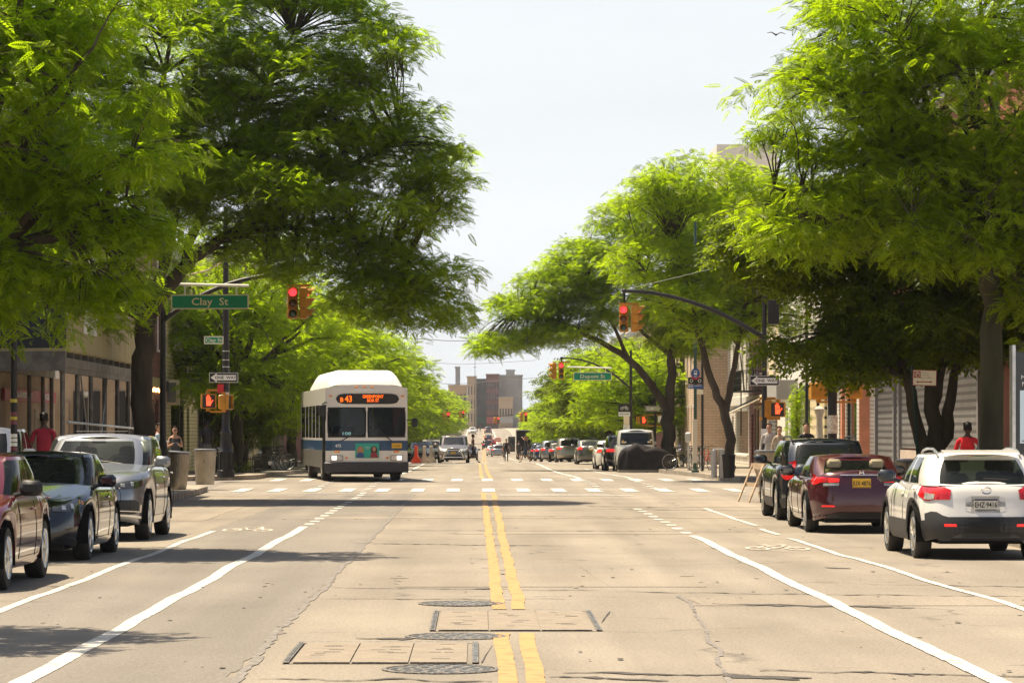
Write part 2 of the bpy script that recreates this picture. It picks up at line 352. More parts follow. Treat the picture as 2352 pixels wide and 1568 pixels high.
# pavement joints
for side in (-1, 1):
    kx = KL if side < 0 else KR; mb = MB()
    for (a, b) in ((20, 83), (104, 180)):
        for y in np.arange(a, b, 1.6):
            if y > 82.5 and y < 103: continue
            mb.b6(kx + side * .17, kx + side * 5, y, y + .025, g(y) + .149, g(y) + .152)
    mb.obj('pavement_joint', TARG, kind='structure')
def strip(name, xc, w, y0, y1, dz, mat, wob=.010, step=.5, seed=0, mb=None, wj=.035):
    r = np.random.RandomState(seed + 900 + int(y0 * 7)); ys = ysamp(y0, y1)
    if y1 < 130: ys = np.unique(np.concatenate([ys, np.arange(y0, y1, step)]))
    n = len(ys); j = np.convolve(r.randn(n + 16), np.hanning(11) / 5.5, 'same')[8:8 + n] * wob * 2; k1 = r.randn(n) * wj * w * .5; k2 = r.randn(n) * wj * w * .5
    f = xc if callable(xc) else (lambda y: xc)
    P = [[(f(y) + j[i] - w / 2 + k1[i], y, g(y) + dz), (f(y) + j[i] + w / 2 + k2[i], y, g(y) + dz)] for i, y in enumerate(ys)]
    if mb is not None: mb.grid(P); return mb
    q = MB(); q.grid(P); return q.obj(name, mat, kind='structure')
# repaving seams and patches
strip('asphalt_patch', -3.12, 2.9, 14, 82, .004, ROAD2, wob=.012, step=.5, seed=3, wj=.02)
strip('asphalt_patch', 4.3, 1.5, 84, 87.6, .004, PATCH, wob=.02, seed=5)
strip('asphalt_patch', 6.1, 3.0, 68.5, 73, .004, PATCH, wob=.03, seed=9)
strip('asphalt_patch', -6.2, 2.0, 58, 80, .004, PATCH, wob=.03, seed=19)
strip('asphalt_patch', 5.0, 5.6, 29.6, 31.3, .004, PATCH, wob=.0, seed=15)
strip('asphalt_patch', .8, 3.4, 33.4, 36.4, .0042, PATCH, wob=.0, seed=16)
strip('asphalt_patch', 2.0, 11.0, 59.6, 60.5, .0042, PATCH, wob=.0, seed=17)
strip('asphalt_patch', 1.6, 4.0, 50.6, 51.6, .0042, PATCH, wob=.0, seed=18)
strip('tar_seam', lambda y: np.interp(y, [20, 24.8, 33.5, 39.7, 74, 82], [-1.64, -1.66, -1.67, -1.67, -1.68, -1.7]), .06, 18, 82, .0055, TARG, wob=.025, wj=.35, seed=2)
strip('tar_seam', lambda y: 2.13 - (31 - y) * .04, .035, 18, 31.5, .0055, TARG, wob=.03, wj=.35, seed=22)
def crack(x0, y0, x1, y1, w, seed, mat=TAR, mb=None, lump=.7):
    r = np.random.RandomState(seed); n = max(8, int(abs(x1 - x0) / .05)); q = MB() if mb is None else mb
    t = np.linspace(0, 1, n); xs = x0 + (x1 - x0) * t; wig = np.convolve(r.randn(n + 8), np.ones(7) / 7, 'same')[4:4 + n] * .16
    ww = w * (lump * np.abs(np.convolve(r.randn(n + 8), np.ones(4) / 4, 'same')[4:4 + n]) * 1.6 + .25) * np.sin(np.pi * np.clip(t, .01, .99)) ** .4
    P = [[], []]
    for i in range(n):
        y = y0 + (y1 - y0) * t[i] + wig[i]
        P[0].append((xs[i], y - ww[i], g(y - ww[i]) + .0062)); P[1].append((xs[i], y + ww[i], g(y + ww[i]) + .0062))
    q.grid(P); return q
cm = MB()
for i, c in enumerate([(1.4, 32.3, 6.2, 31.0, .05), (2.3, 29.9, 4.2, 29.3, .10), (2.55, 29.7, 3.05, 29.6, .12), (-1.7, 33.2, 1.3, 32.6, .05), (-1.6, 30.8, .9, 30.6, .04), (.6, 21.5, 1.9, 21.2, .10),
                       (1.7, 21.1, 2.3, 20.9, .17), (1.8, 21.0, 2.2, 20.85, .14), (2.0, 21.6, 4.4, 20.9, .07), (.5, 21.0, 1.3, 20.7, .10), (-1.0, 25.1, -.5, 25.0, .14), (-1.5, 20.9, .1, 20.6, .05),
                       (1.1, 27, 1.25, 28.6, .12), (.03, 22.3, .12, 24.3, .12), (1.2, 40, 1.5, 32.5, .06), (-1.9, 46, 1.3, 45, .07), (2.6, 66.5, 6.9, 64.8, .10), (2.5, 69.2, 4.6, 67.5, .14), (4.4, 34, 7.5, 32.8, .05),
                       (4.3, 37.8, 4.6, 37.6, .2), (5.2, 27.5, 6.5, 26.8, .08), (-4.2, 30.2, -6.9, 30.6, .04), (-1.9, 52.5, 6.6, 51.5, .05), (.5, 60.8, 4.0, 60.2, .1)]):
    crack(*c, seed=40 + i, mb=cm)
cm.obj('road_crack', TAR, kind='structure')
# litter-sized dark specks and small stains on the carriageway
sm = MB(); rr = np.random.RandomState(5)
for i in range(260):
    y = 19 + 70 * rr.rand() ** 1.6; x = rr.uniform(-4.8, 6.5); r_ = rr.uniform(.006, .022) * (1 + y / 80)
    sm.add([(x + r_ * math.cos(a) * rr.uniform(.6, 1.3), y + r_ * 2.5 * math.sin(a), g(y) + .011) for a in np.arange(6) * math.pi / 3], [list(range(6))], mat=0 if rr.rand() < .6 else 1)
sm.obj('road_speck', [TAR, PATCH], kind='structure')
# ---- painted markings
LZ = .0085
def lane(xc, w, y0, y1, mat=LINEW, seed=0, wob=.008): return strip('lane_marking', xc, w, y0, y1, LZ, mat, wob=wob, seed=seed)
lane(-3.07, .15, 14, 54, seed=1); lane(3.52, .15, 14, 49.6, seed=2)
lane(-4.5, .105, 14, 52, seed=3); lane(lambda y: 5.2 if y < 30 else 5.2 - (y - 30) * .015, .10, 14, 48.2, seed=4); lane(4.95, .1, 50.2, 53, seed=6); lane(5.0, .1, 54.6, 67, LINEW, seed=5)
for off, sd in ((.205, 7), (.405, 8)):
    for (a, b) in ((14, 25.7), (29.0, 82.8)): lane(lambda y, o=off: o + (.0 if y < 50 else (o - .3) * (y - 50) * .012), .128, a, b, LINEY, seed=sd, wob=.012)
    lane(lambda y, o=off: o + (o - .3) * .5, .135, 104, 182, LINEY, seed=sd)
    lane(lambda y, o=off: o + .15 + (y - 196) * .0022 + (o - .3) * .4, .16, 198, 1000, LINEY, seed=sd)
for x in (-3.1, 3.5): lane(x, .15, 104, 182, seed=9); lane(x + .1, .17, 198, 284, seed=10); lane(x + .3, .2, 297, 399, seed=10); lane(x + .6, .25, 412, 900, seed=10)
lane(5.3, .12, 104, 150, seed=12); lane(5.6, .15, 200, 399, seed=12)
dm = MB()
for y in np.arange(55.2, 82, 1.9):
    strip('', -3.07, .17, y, y + .75, LZ, None, mb=dm, seed=31)
    if y < 72: strip('', 3.5, .17, y - 4.4, y - 3.7, LZ, None, mb=dm, seed=32)
for y in np.arange(84, 103, 1.9):
    for x in (-3.1, -4.6, 3.5, 5.1): strip('', x, .2, y, y + .6, LZ + .003, None, mb=dm, seed=33)
dm.obj('lane_marking', LINEW, kind='structure')
cw = MB()
for k in range(-8, 8):
    x = .31 + k * .985
    if KL + .2 < x < KR - .2:
        strip('', x, .36, 83.4, 87.6, LZ + .002, None, mb=cw, seed=k + 50, wob=.006); strip('', x + .02, .36, 98.3, 103.4, LZ + .002, None, mb=cw, seed=k + 90, wob=.006)
for k in range(-8, 8):
    x = .5 + k * .985
    if KL + .2 < x < KR - .2: strip('', x, .4, 179.5, 183, LZ + .002, None, mb=cw, seed=k); strip('', x, .4, 197, 200.5, LZ + .002, None, mb=cw, seed=k)
cw.obj('crosswalk', LINEW, kind='structure')
tl = MB()
for (x0, x1, y0, y1) in ((.6, 4.1, 79.6, 80.0), (.6, 3.5, 80.9, 81.15), (-7.0, -3.4, 82.1, 82.3), (-2.4, .2, 108.2, 109.0), (-3.0, .2, 176.5, 177.2), (1.0, 3.4, 202, 202.7)):
    tl.grid([[(x, y, g(y) + LZ + .001) for x in np.linspace(x0, x1, 6)] for y in np.unique(np.concatenate([[y0, y1], GY[(GY > y0) & (GY < y1)]]))])
tl.obj('stop_line', LINEW, kind='structure')
def bike_mark(x, y, s_=1.):
    q = MB()
    def ring(cx, cy, rx, ry, w):
        P = [[], []]
        for k in range(21):
            a = 2 * math.pi * k / 20
            for i, m_ in ((0, 1), (1, 1 - w)):
                yy = cy + ry * m_ * math.sin(a); P[i].append((cx + rx * m_ * math.cos(a), yy, g(yy) + LZ))
        q.grid(P)
    ring(x - .27 * s_, y, .17 * s_, .55, .3); ring(x + .27 * s_, y - .1, .17 * s_, .55, .3)
    for (a, b, c, d) in ((-.27, 0, -.1, .9), (-.1, .9, .18, .8), (.18, .8, 0, 0), (0, 0, -.1, .9), (.27, -.1, .16, 1.25), (-.27, 0, 0, 0), (-.16, 1.25, -.03, 1.25), (.1, 1.3, .24, 1.2)):
        p0 = np.array((x + a * s_, y + b)); p1 = np.array((x + c * s_, y + d)); dd = p1 - p0; nn = np.array((-dd[1], dd[0])) / (np.linalg.norm(dd) + 1e-9) * np.array((.022, .05))
        q.add([(p[0], p[1], g(p[1]) + LZ + .001) for p in (p0 - nn, p1 - nn, p1 + nn, p0 + nn)], [(0, 1, 2, 3)])
    q.obj('bike_lane_symbol', LINEOLD, kind='structure')
bike_mark(-3.95, 52.5); bike_mark(4.35, 44.2, 1.05)
# ---- iron covers
IRON = M('cast_iron', (.20, .18, .16), .5, .6, var=.5, scale=30, bump=.6, bscale=60)
IRONL = M('worn_steel', (.34, .33, .31), .35, .8, var=.3, scale=12)
COVC = M('cover_concrete', (.25, .205, .155), .8, col2=(.20, .165, .13), scale=5, thr=(.35, .65), bump=.5)
def manhole(x, y, label):
    z = g(y); t = thing('manhole_cover', label, 'manhole cover', (x, y, z + .006), group='round manhole covers in the carriageway')
    m = MB(); n = 40; m.lathe((0, 0, 0), [(.42, -.02), (.42, .004), (.385, .006), (.385, -.004)], n)
    m.obj('rim', IRON, t, smooth=30)
    c = MB(); c.lathe((0, 0, 0), [(.375, -.02), (.375, .002)], n)
    for r_ in (.07, .15, .23, .31):
        nn = int(r_ * 60)
        for k in range(nn):
            a = 2 * math.pi * k / nn; a2 = a + 1.1 * math.pi / nn
            c.add([(rr_ * math.cos(b), rr_ * math.sin(b), .006) for rr_, b in ((r_, a), (r_ + .05, a), (r_ + .05, a2), (r_, a2))], [(0, 1, 2, 3)], mat=1)
    c.obj('lid', [IRON, IRONL], t)
manhole(-.16, 29.9, 'round iron manhole cover farthest from camera, behind the rectangular hatch crossing the yellow lines')
manhole(-.18, 25.3, 'round iron manhole cover between the two rectangular hatches'); manhole(-.26, 21.7, 'nearest round iron manhole cover, in front of the left rectangular hatch')
def hatch(x0, x1, y0, y1, label):
    yc = (y0 + y1) / 2; t = thing('utility_hatch', label, 'utility cover', ((x0 + x1) / 2, yc, 0), group='rectangular utility hatches in the road')
    w = (x1 - x0) / 2; l = (y1 - y0) / 2; m = MB()
    Z = lambda yy: g(yc + yy) + .0105
    def slab(mb, a, b, c, d, dz, mat=0):
        ys = np.unique(np.concatenate([[c, d], GY[(GY > yc + c) & (GY < yc + d)] - yc])); mb.grid([[(x, y, Z(y) + dz) for x in (a, b)] for y in ys], mat)
    for (a, b, c, d) in ((-w, -w + .05, -l, l), (w - .05, w, -l, l), (-w + .05, w - .05, -l, -l + .05), (-w + .05, w - .05, l - .05, l)): slab(m, a, b, c, d, .004)
    for k in range(16):
        y = -l + .12 + k * (2 * l - .24) / 16
        for sx in (-1, 1): slab(m, sx * (w - .025) - .014, sx * (w - .025) + .014, y, y + .09, .008, 1)
    m.obj('frame', [IRON, IRONL], t)
    for k in range(3):
        p = MB(); a = -w + .075 + k * (2 * w - .15) / 3; b = a + (2 * w - .15) / 3 - .012; slab(p, a, b, -l + .065, l - .065, .0)
        rr2 = np.random.RandomState(k + 50 + int(x0 * 9))
        for q in range(6):
            cx = rr2.uniform(a + .08, b - .16); cy = rr2.uniform(-l + .3, l - .3); slab(p, cx, cx + rr2.uniform(.06, .16), cy, cy + .025, .003, 1)
        p.obj('panel', [COVC, TAR], t)
hatch(-.41, 1.07, 26.0, 28.8, 'rectangular steel-framed hatch lying across the yellow lines'); hatch(-1.43, .01, 22.25, 24.5, 'rectangular steel-framed hatch left of the yellow lines, nearest the camera')
# ------------------------------------------------------------------ trees
def leaf_mat(name, c1, c2, trans, ts=1.):
    m = bpy.data.materials.new(name); m.use_nodes = True; t = m.node_tree; b = t.nodes['Principled BSDF']; out = t.nodes['Material Output']
    gm = t.nodes.new('ShaderNodeNewGeometry'); r = t.nodes.new('ShaderNodeValToRGB'); r.color_ramp.elements[0].color = (*c1, 1); r.color_ramp.elements[1].color = (*c2, 1)
    t.links.new(gm.outputs['Random Per Island'], r.inputs[0]); t.links.new(r.outputs[0], b.inputs['Base Color']); b.inputs['Roughness'].default_value = .45; b.inputs['Specular IOR Level'].default_value = .2
    tl_ = t.nodes.new('ShaderNodeBsdfTranslucent'); h = t.nodes.new('ShaderNodeMix'); h.data_type = 'RGBA'; h.inputs['A'].default_value = (*[c * .75 for c in trans], 1); h.inputs['B'].default_value = (*trans, 1)
    t.links.new(gm.outputs['Random Per Island'], h.inputs['Factor']); t.links.new(h.outputs['Result'], tl_.inputs[0])
    mx = t.nodes.new('ShaderNodeMixShader'); mx.inputs[0].default_value = .6
    t.links.new(b.outputs[0], mx.inputs[1]); t.links.new(tl_.outputs[0], mx.inputs[2]); t.links.new(mx.outputs[0], out.inputs[0]); MATS[name] = m; return m
LEAF_LOCUST = leaf_mat('leaf_locust', (.095, .145, .003), (.165, .208, .005), (.47, .66, .008))
LEAF_DEEP = leaf_mat('leaf_deep', (.035, .065, .004), (.060, .095, .005), (.24, .33, .007))
LEAF_MID = leaf_mat('leaf_mid', (.075, .120, .003), (.138, .180, .005), (.46, .67, .008))
BARK = M('bark', (.045, .034, .022), .95, col2=(.085, .066, .045), scale=4, thr=(.35, .65), bump=1., bscale=9, stretch=(1, 1, .25))
BARK2 = M('bark_mossy', (.045, .038, .02), .95, col2=(.08, .072, .036), scale=3, thr=(.35, .65), bump=1., bscale=9, stretch=(1, 1, .25))
def sprig(kind):
    """one compound leaf, x along the rachis, unit length 1; returns verts (4k,3)"""
    V = []
    if kind == 'locust':
        ts = np.linspace(.12, .95, 8)
        for t in ts:
            L = .20 * math.sin(math.pi * (t * .8 + .15)) + .05; z = -.2 * t * t
            for sd in (-1, 1):
                d = np.array((.35, sd * .93, -.12)); d /= np.linalg.norm(d); w = .062; o = np.array((t, 0, z)); n_ = np.array((w, 0, 0))
                V += [o, o + d * L * .5 - n_, o + d * L, o + d * L * .5 + n_]
        L = .22; o = np.array((.95, 0, -.19)); V += [o, o + (.1, -.06, -.03), o + (.22, 0, -.08), o + (.1, .06, -.03)]
    else:   # broad serrate leaves along a twig
        ts = np.linspace(.05, 1, 6)
        for i, t in enumerate(ts):
            sd = 1 if i % 2 else -1; z = -.3 * t * t; d = np.array((.6, sd * .75, -.35)); d /= np.linalg.norm(d); L = .42; o = np.array((t, 0, z)); n_ = np.array((.09, -sd * .07, .0))
            V += [o, o + d * L * .45 - n_, o + d * L, o + d * L * .45 + n_]
    return np.array(V)
def crown_mesh(name, lobes, ncl, nsp, leaf, mat, seed, kind='locust', cr=(.45, .8), droop=.22, cut=None):
    """leaves in flat, drooping clusters scattered through ellipsoid lobes"""
    r = np.random.RandomState(seed); T = sprig(kind); K = len(T); cl = []
    vol = np.array([l[3] * l[4] + l[4] * l[5] + l[3] * l[5] for l in lobes]); vol = vol / vol.sum()
    for L, v in zip(lobes, vol):
        n = max(2, int(ncl * v)); d = r.randn(n, 3); d /= np.linalg.norm(d, axis=1)[:, None]; rad = r.uniform(.25, 1, n) ** .45
        cl.append(np.stack([L[0] + d[:, 0] * rad * L[3], L[1] + d[:, 1] * rad * L[4], L[2] + d[:, 2] * rad * L[5]], 1))
    cl = np.concatenate(cl)
    if cut is not None: cl = cl[np.array([cut(*c) for c in cl])]
    cen = np.array([[l[0], l[1], l[2]] for l in lobes]).mean(0)
    n = len(cl); R_ = r.uniform(cr[0], cr[1], n); C = np.repeat(cl, nsp, 0); RR = np.repeat(R_, nsp); N = len(C)
    a = r.uniform(0, 2 * np.pi, N); q = np.sqrt(r.rand(N)); outd = C - cen; oa = np.arctan2(outd[:, 1], outd[:, 0])
    P = C + np.stack([np.cos(a) * q * RR, np.sin(a) * q * RR, -droop * q * q * RR + r.randn(N) * .11], 1)
    yaw = np.where(r.rand(N) < .4, a + r.randn(N) * .6, r.uniform(0, 6.28, N)); pit = .12 - (.2 + droop) * q + r.randn(N) * .32; rol = r.randn(N) * .5
    sc = leaf * r.uniform(.7, 1.25, N)
    cy, sy, cp, sp_, cr_, sr = np.cos(yaw), np.sin(yaw), np.cos(pit), np.sin(pit), np.cos(rol), np.sin(rol)
    X = np.stack([cy * cp, sy * cp, sp_], 1); Yv0 = np.stack([-sy, cy, 0 * cy], 1); Z0 = np.cross(X, Yv0)
    Yv = Yv0 * cr_[:, None] + Z0 * sr[:, None]; Z = np.cross(X, Yv)
    V = P[:, None, :] + sc[:, None, None] * (T[None, :, 0:1] * X[:, None] + T[None, :, 1:2] * Yv[:, None] + T[None, :, 2:3] * Z[:, None])
    V = V.reshape(-1, 3); nf = len(V) // 4
    me = bpy.data.meshes.new(name); me.vertices.add(len(V)); me.vertices.foreach_set('co', V.astype('f').ravel()); me.loops.add(nf * 4); me.loops.foreach_set('vertex_index', np.arange(nf * 4, dtype='i'))
    me.polygons.add(nf); me.polygons.foreach_set('loop_start', np.arange(0, nf * 4, 4, dtype='i'))
    me.update(calc_edges=True); me.materials.append(mat); return me, cl
def curve_pts(p0, p1, sag, r, n=5, wob=.12):
    p0 = np.array(p0, float); p1 = np.array(p1, float); L = np.linalg.norm(p1 - p0); o = []
    for i in range(n + 1):
        t = i / n; q = p0 + (p1 - p0) * t; q[2] += sag * math.sin(math.pi * t) * L; q = q + r.randn(3) * wob * L * .15 * math.sin(math.pi * t); o.append(q)
    return o
def trunk_mesh(name, trunk, limbs, cl, seed, mat, twig=.5, r0=.05):
    """trunk: [(x,y,z,r)]; limbs: list of such lists; twigs run from the nearest limb point to leaf clusters"""
    r = np.random.RandomState(seed); m = MB(); allp = []
    for pa in [trunk] + limbs:
        P = np.array(pa, float); t = np.arange(len(P)); tt = np.linspace(0, len(P) - 1, (len(P) - 1) * 4 + 1)
        Q = np.stack([np.interp(tt, t, P[:, k]) for k in range(4)], 1); Q[1:-1, :3] += r.randn(len(Q) - 2, 3) * Q[1:-1, 3:4] * .18
        m.tube(Q[:, :3], Q[:, 3], n=10 if P[0, 3] > .12 else 7); allp.append(Q)
    for Q in allp[1:]: pass
    A = np.concatenate(allp[1:]) if len(allp) > 1 else allp[0]
    A = A[A[:, 3] < .2] if (A[:, 3] < .2).sum() > 3 else A
    sel = cl[r.rand(len(cl)) < twig]
    for c in sel:
        d = np.linalg.norm(A[:, :3] - c, axis=1) + (A[:, 2] > c[2]) * .8; k = np.argmin(d); a = A[k]
        pts = curve_pts(a[:3], c, .10, r); rs = np.linspace(min(a[3] * .7, r0), .009, len(pts)); m.tube(pts, rs, n=5, cap=False)
        for q in range(2):
            e = c + r.randn(3) * (.22, .22, .1); m.tube(curve_pts(pts[3], e, .08, r, 3), [.013, .01, .008, .005], n=4, cap=False)
    m2 = m; o = m2.obj(name, mat, smooth=60); return o
def tree(label, X, Y, trunk, limbs, lobes, ncl, nsp, leaf, lm, seed, kind='locust', bark=BARK, twig=.5, group='street trees along the avenue', **kw):
    t = thing('street_tree', label, 'tree', (X, Y, g(Y) + .14), group=group)
    me, cl = crown_mesh('crown', lobes, ncl, nsp, leaf, lm, seed, kind, **kw)
    tr = trunk_mesh('trunk', trunk, limbs, cl, seed, bark, twig); tr.parent = t; tr.name = 'trunk'
    link('crown', me, t); return t
def auto_limbs(top, lobes, r, rr=.13):
    o = []
    for L in lobes:
        p = curve_pts(top, (L[0], L[1], L[2]), .04, r, 4, .3); rs = np.linspace(rr, .035, len(p)); o.append([(*q, s_) for q, s_ in zip(p, rs)])
        for k in range(2):
            e = (L[0] + r.uniform(-.7, .7) * L[3], L[1] + r.uniform(-.7, .7) * L[4], L[2] + r.uniform(-.2, .6) * L[5])
            p2 = curve_pts(p[2], e, .05, r, 3, .3); o.append([(*q, s_) for q, s_ in zip(p2, np.linspace(rr * .55, .025, len(p2)))])
    return o
_r = np.random.RandomState(11)
Q = 1.0   # leaf quantity
# T1: the big tree at the corner of the first cross street, left
lobes = [(-.5, 0, 8.2, 3.0, 3.4, 1.7), (3.0, -.4, 7.4, 2.6, 2.8, 1.1), (5.7, -.3, 6.8, 1.9, 2.2, .8), (6.3, .3, 8.2, 1.5, 1.9, .8), (5.2, .2, 9.4, 1.8, 2.1, .9), (5.3, 0, 11.0, 1.5, 1.9, 1.0), (4.6, 0, 12.6, 1.5, 1.8, 1.0), (3.2, 0, 10.2, 2.2, 2.4, 1.2), (.8, .4, 10.8, 2.8, 3.0, 1.5),
         (-3.4, .2, 9.4, 3.0, 3.4, 2.2), (-3.8, -.4, 6.6, 2.6, 3.0, 1.6), (-3, 0, 12.5, 3, 3, 1.2), (2.0, .4, 12.8, 2.4, 2.4, 1.0), (6.7, .1, 5.4, 1.4, 1.8, .6), (6.9, .2, 4.5, 1.2, 1.6, .5), (5.7, .2, 4.9, 1.2, 1.6, .6), (4.0, 0, 8.6, 2.2, 2.4, .8), (1.6, 0, 9.0, 2, 2.4, 1.0), (3.2, .3, 6.0, 1.8, 1.8, .6), (2.2, 0, 7.4, 2.0, 2.2, .9), (5.8, 0, 5.8, 1.4, 1.8, .5), (7.4, .0, 7.4, .8, 1.2, .5), (-4.5, 0, 4.6, 2.2, 2.6, 1.3), (-.8, -1.4, 4.6, 1.2, 1.0, .8)]
T1L = [[(.08, 0, 4.2, .25), (.32, 0, 4.75, .21), (.85, 0, 5.35, .17), (1.35, 0, 5.85, .145), (2.0, 0, 6.3, .12), (3.4, 0, 7.0, .09), (5.0, 0, 8.0, .06), (6.2, 0, 8.6, .03)], [(.9, 0, 5.4, .13), (1.2, .2, 6.4, .12), (1.8, .3, 7.8, .1), (2.7, .3, 9.6, .06), (3.6, .3, 11.2, .03)],
       [(2.0, 0, 6.3, .10), (3.4, -.2, 6.5, .08), (5.0, -.3, 6.3, .055), (6.4, -.2, 5.7, .035), (7.1, 0, 5.0, .02)], [(0, 0, 4.1, .2), (-.3, 0, 5.3, .17), (-1.1, .1, 6.9, .13), (-2.3, .2, 8.9, .08), (-3.3, .3, 10.5, .05)],
       [(-.3, 0, 5.0, .12), (-1.9, -.3, 5.9, .1), (-3.6, -.4, 6.7, .05)], [(-.4, 0, 5.7, .12), (0, .3, 8.2, .1), (.6, .4, 11, .05)], [(.05, 0, 4.2, .15), (.5, .1, 5.6, .12), (.9, .2, 7.4, .09), (1.1, .3, 9.5, .05)]]
tree('largest street tree, dark trunk forking low beside the hoarding, crown over the left lane', -8.1, 74, [(0, 0, -.2, .36), (0, 0, .3, .30), (-.03, 0, 1.5, .27), (.0, 0, 2.9, .265), (.05, 0, 4.3, .25)], T1L, lobes, int(1900 * Q), 50, .26, LEAF_MID, 1, cr=(.35, .72), cut=lambda x, y, z: not (.2 < x < 4.6 and z < (5.75 if x < 3.0 else 5.3)) and not (x > 4.2 and z < 3.9))
# T0: nearer tree, trunk out of the frame on the left
lobes = [(0, 0, 6.4, 3.0, 3.0, 1.9), (2.4, -.2, 6.2, 1.9, 2.2, 1.5), (1.9, .2, 4.3, 2.0, 2.2, 1.1), (2.6, 0, 8.0, 1.7, 2.0, 1.0), (.6, .1, 8.2, 2.2, 2.2, 1.2), (-1.8, 0, 4.9, 2, 2.6, 1.6), (-1.8, 0, 7.2, 2, 2.6, 1.6), (3.1, -.2, 5.0, 1.2, 1.6, .9), (1.2, .4, 3.6, 1.4, 1.8, .7)]
tree('near street tree at the left edge, trunk outside the frame, long narrow leaflets', -8.2, 43, [(0, 0, -.2, .26), (0, 0, 1.5, .2), (0, 0, 3, .18)], auto_limbs((0, 0, 3), lobes, _r), lobes, int(620 * Q), 44, .25, LEAF_MID, 2, cr=(.28, .55), droop=.35)
lobes = [(0, 0, 6.2, 2.8, 2.8, 2.0), (2.2, .2, 5.4, 1.6, 1.8, 1.2), (-1.8, 0, 5, 2, 2.4, 1.6)]
tree('nearest tree, mostly out of view, casting the lowest shadow on the left lane', -8.2, 25.5, [(0, 0, -.2, .24), (0, 0, 1.5, .19), (0, 0, 3, .17)], auto_limbs((0, 0, 3), lobes, _r), lobes, int(300 * Q), 44, .25, LEAF_MID, 3, cr=(.28, .55), droop=.3)
# R1: near right, straight thick trunk
lobes = [(-.2, -1.0, 5.6, 1.5, 1.2, 1.0), (-1.0, -1.3, 4.9, 1.0, .8, .5), (2.4, -1.0, 5.0, 1.1, 1.2, .9), (1.0, -.9, 3.1, .45, .4, .2), (1.4, -.9, 4.3, .7, .8, .5), (0, 0, 7.6, 2.6, 2.8, 1.5), (-2.6, 0, 7.4, 1.9, 2.2, 1.0), (-3.1, .3, 5.5, 1.3, 1.8, .8), (2.2, 0, 6.6, 2, 2.4, 1.2), (-1.0, 0, 9.4, 2.4, 2.5, 1.0), (1.1, -.5, 4.1, .9, 1.0, .5), (.9, -.5, 5.2, 1.2, 1.2, .6), (2.6, 0, 9.2, 2, 2.4, 1.2), (-1.6, .3, 6.2, 1.8, 2.2, .9), (-2.2, 0, 8.6, 1.8, 2.0, .9)]
tree('tall honey locust with thick straight mossy trunk near the right edge, bright drooping foliage', 9.25, 55, [(0, 0, -.2, .32), (0, 0, .4, .24), (.02, 0, 3.4, .205), (.05, 0, 5.0, .18)], auto_limbs((.05, 0, 4.9), lobes, _r), lobes, int(950 * Q), 40, .25, LEAF_LOCUST, 4, bark=BARK2, cr=(.3, .58), droop=.35)
# R2: dark broad-leaved tree, forked low
lobes = [(0, 0, 4.3, 2.2, 2.6, 1.1), (-2.5, .2, 5.6, 1.6, 2.2, 1.1), (.9, 0, 4.6, 1.5, 2.2, 1.6), (-.3, 0, 6.0, 2.6, 3.0, 1.1), (-3.0, .4, 5.5, 1.4, 2.2, .8), (-1.4, 0, 3.3, 1.8, 1.8, .55)]
R2L = [[(0, 0, .7, .18), (-.35, 0, 1.6, .13), (-.55, 0, 2.6, .11), (-1.1, 0, 4, .07), (-2.2, 0, 5.4, .04)], [(0, 0, .8, .19), (-.02, 0, 2, .16), (-.1, 0, 3.2, .12), (-.2, 0, 5.4, .07), (-.4, 0, 7, .03)], [(0.05, 0, .8, .17), (.25, 0, 1.7, .13), (.4, 0, 2.7, .09), (.9, 0, 4, .06), (1.4, .1, 5.2, .03)],
       [(-.02, 0, 2, .09), (.25, .1, 3.2, .07), (.4, .1, 5, .04)]]
tree('dark broad-leaved tree forking low in front of the grey roller shutters', 9.3, 62, [(0, 0, -.2, .24), (0, 0, .3, .2), (0, 0, .8, .19)], R2L, lobes, int(560 * Q), 44, .30, LEAF_DEEP, 5, kind='broad', cr=(.4, .7), droop=.2)
# R3
lobes = [(-1.9, 0, 9.2, 1.8, 2.0, .9), (-.6, 0, 9.6, 2.3, 2.6, 1.0), (1.6, 0, 8.6, 2.0, 2.4, 1.2), (-2.4, 0, 7.2, 1.5, 2.0, .9), (.9, 0, 7.0, 1.7, 2.2, 1.1), (-1.4, 0, 6.0, 1.8, 2.2, .9), (1.6, 0, 5.4, 1.1, 1.6, .7), (-.2, 0, 4.9, 1.3, 1.6, .5)]
R3L = [[(-.05, 0, 2.1, .15), (-.45, 0, 3.1, .12), (-.9, 0, 4.6, .1), (-1.2, 0, 6.3, .07), (-1.7, 0, 7.6, .04)], [(-.02, 0, 2.1, .13), (.2, 0, 3.2, .1), (.45, 0, 4.6, .08), (.8, 0, 6.6, .05), (1, 0, 8, .03)], [(-.9, 0, 4.6, .07), (-2, 0, 5.8, .05), (-2.8, 0, 6.9, .03)]]
tree('slender honey locust with forked crooked trunk in front of the white row houses', 8.1, 99.2, [(.12, 0, -.2, .22), (.1, 0, .4, .17), (.12, 0, 1.2, .16), (-.05, 0, 2.1, .15)], R3L, lobes, int(560 * Q), 34, .27, LEAF_LOCUST, 6, cr=(.35, .65), droop=.25)
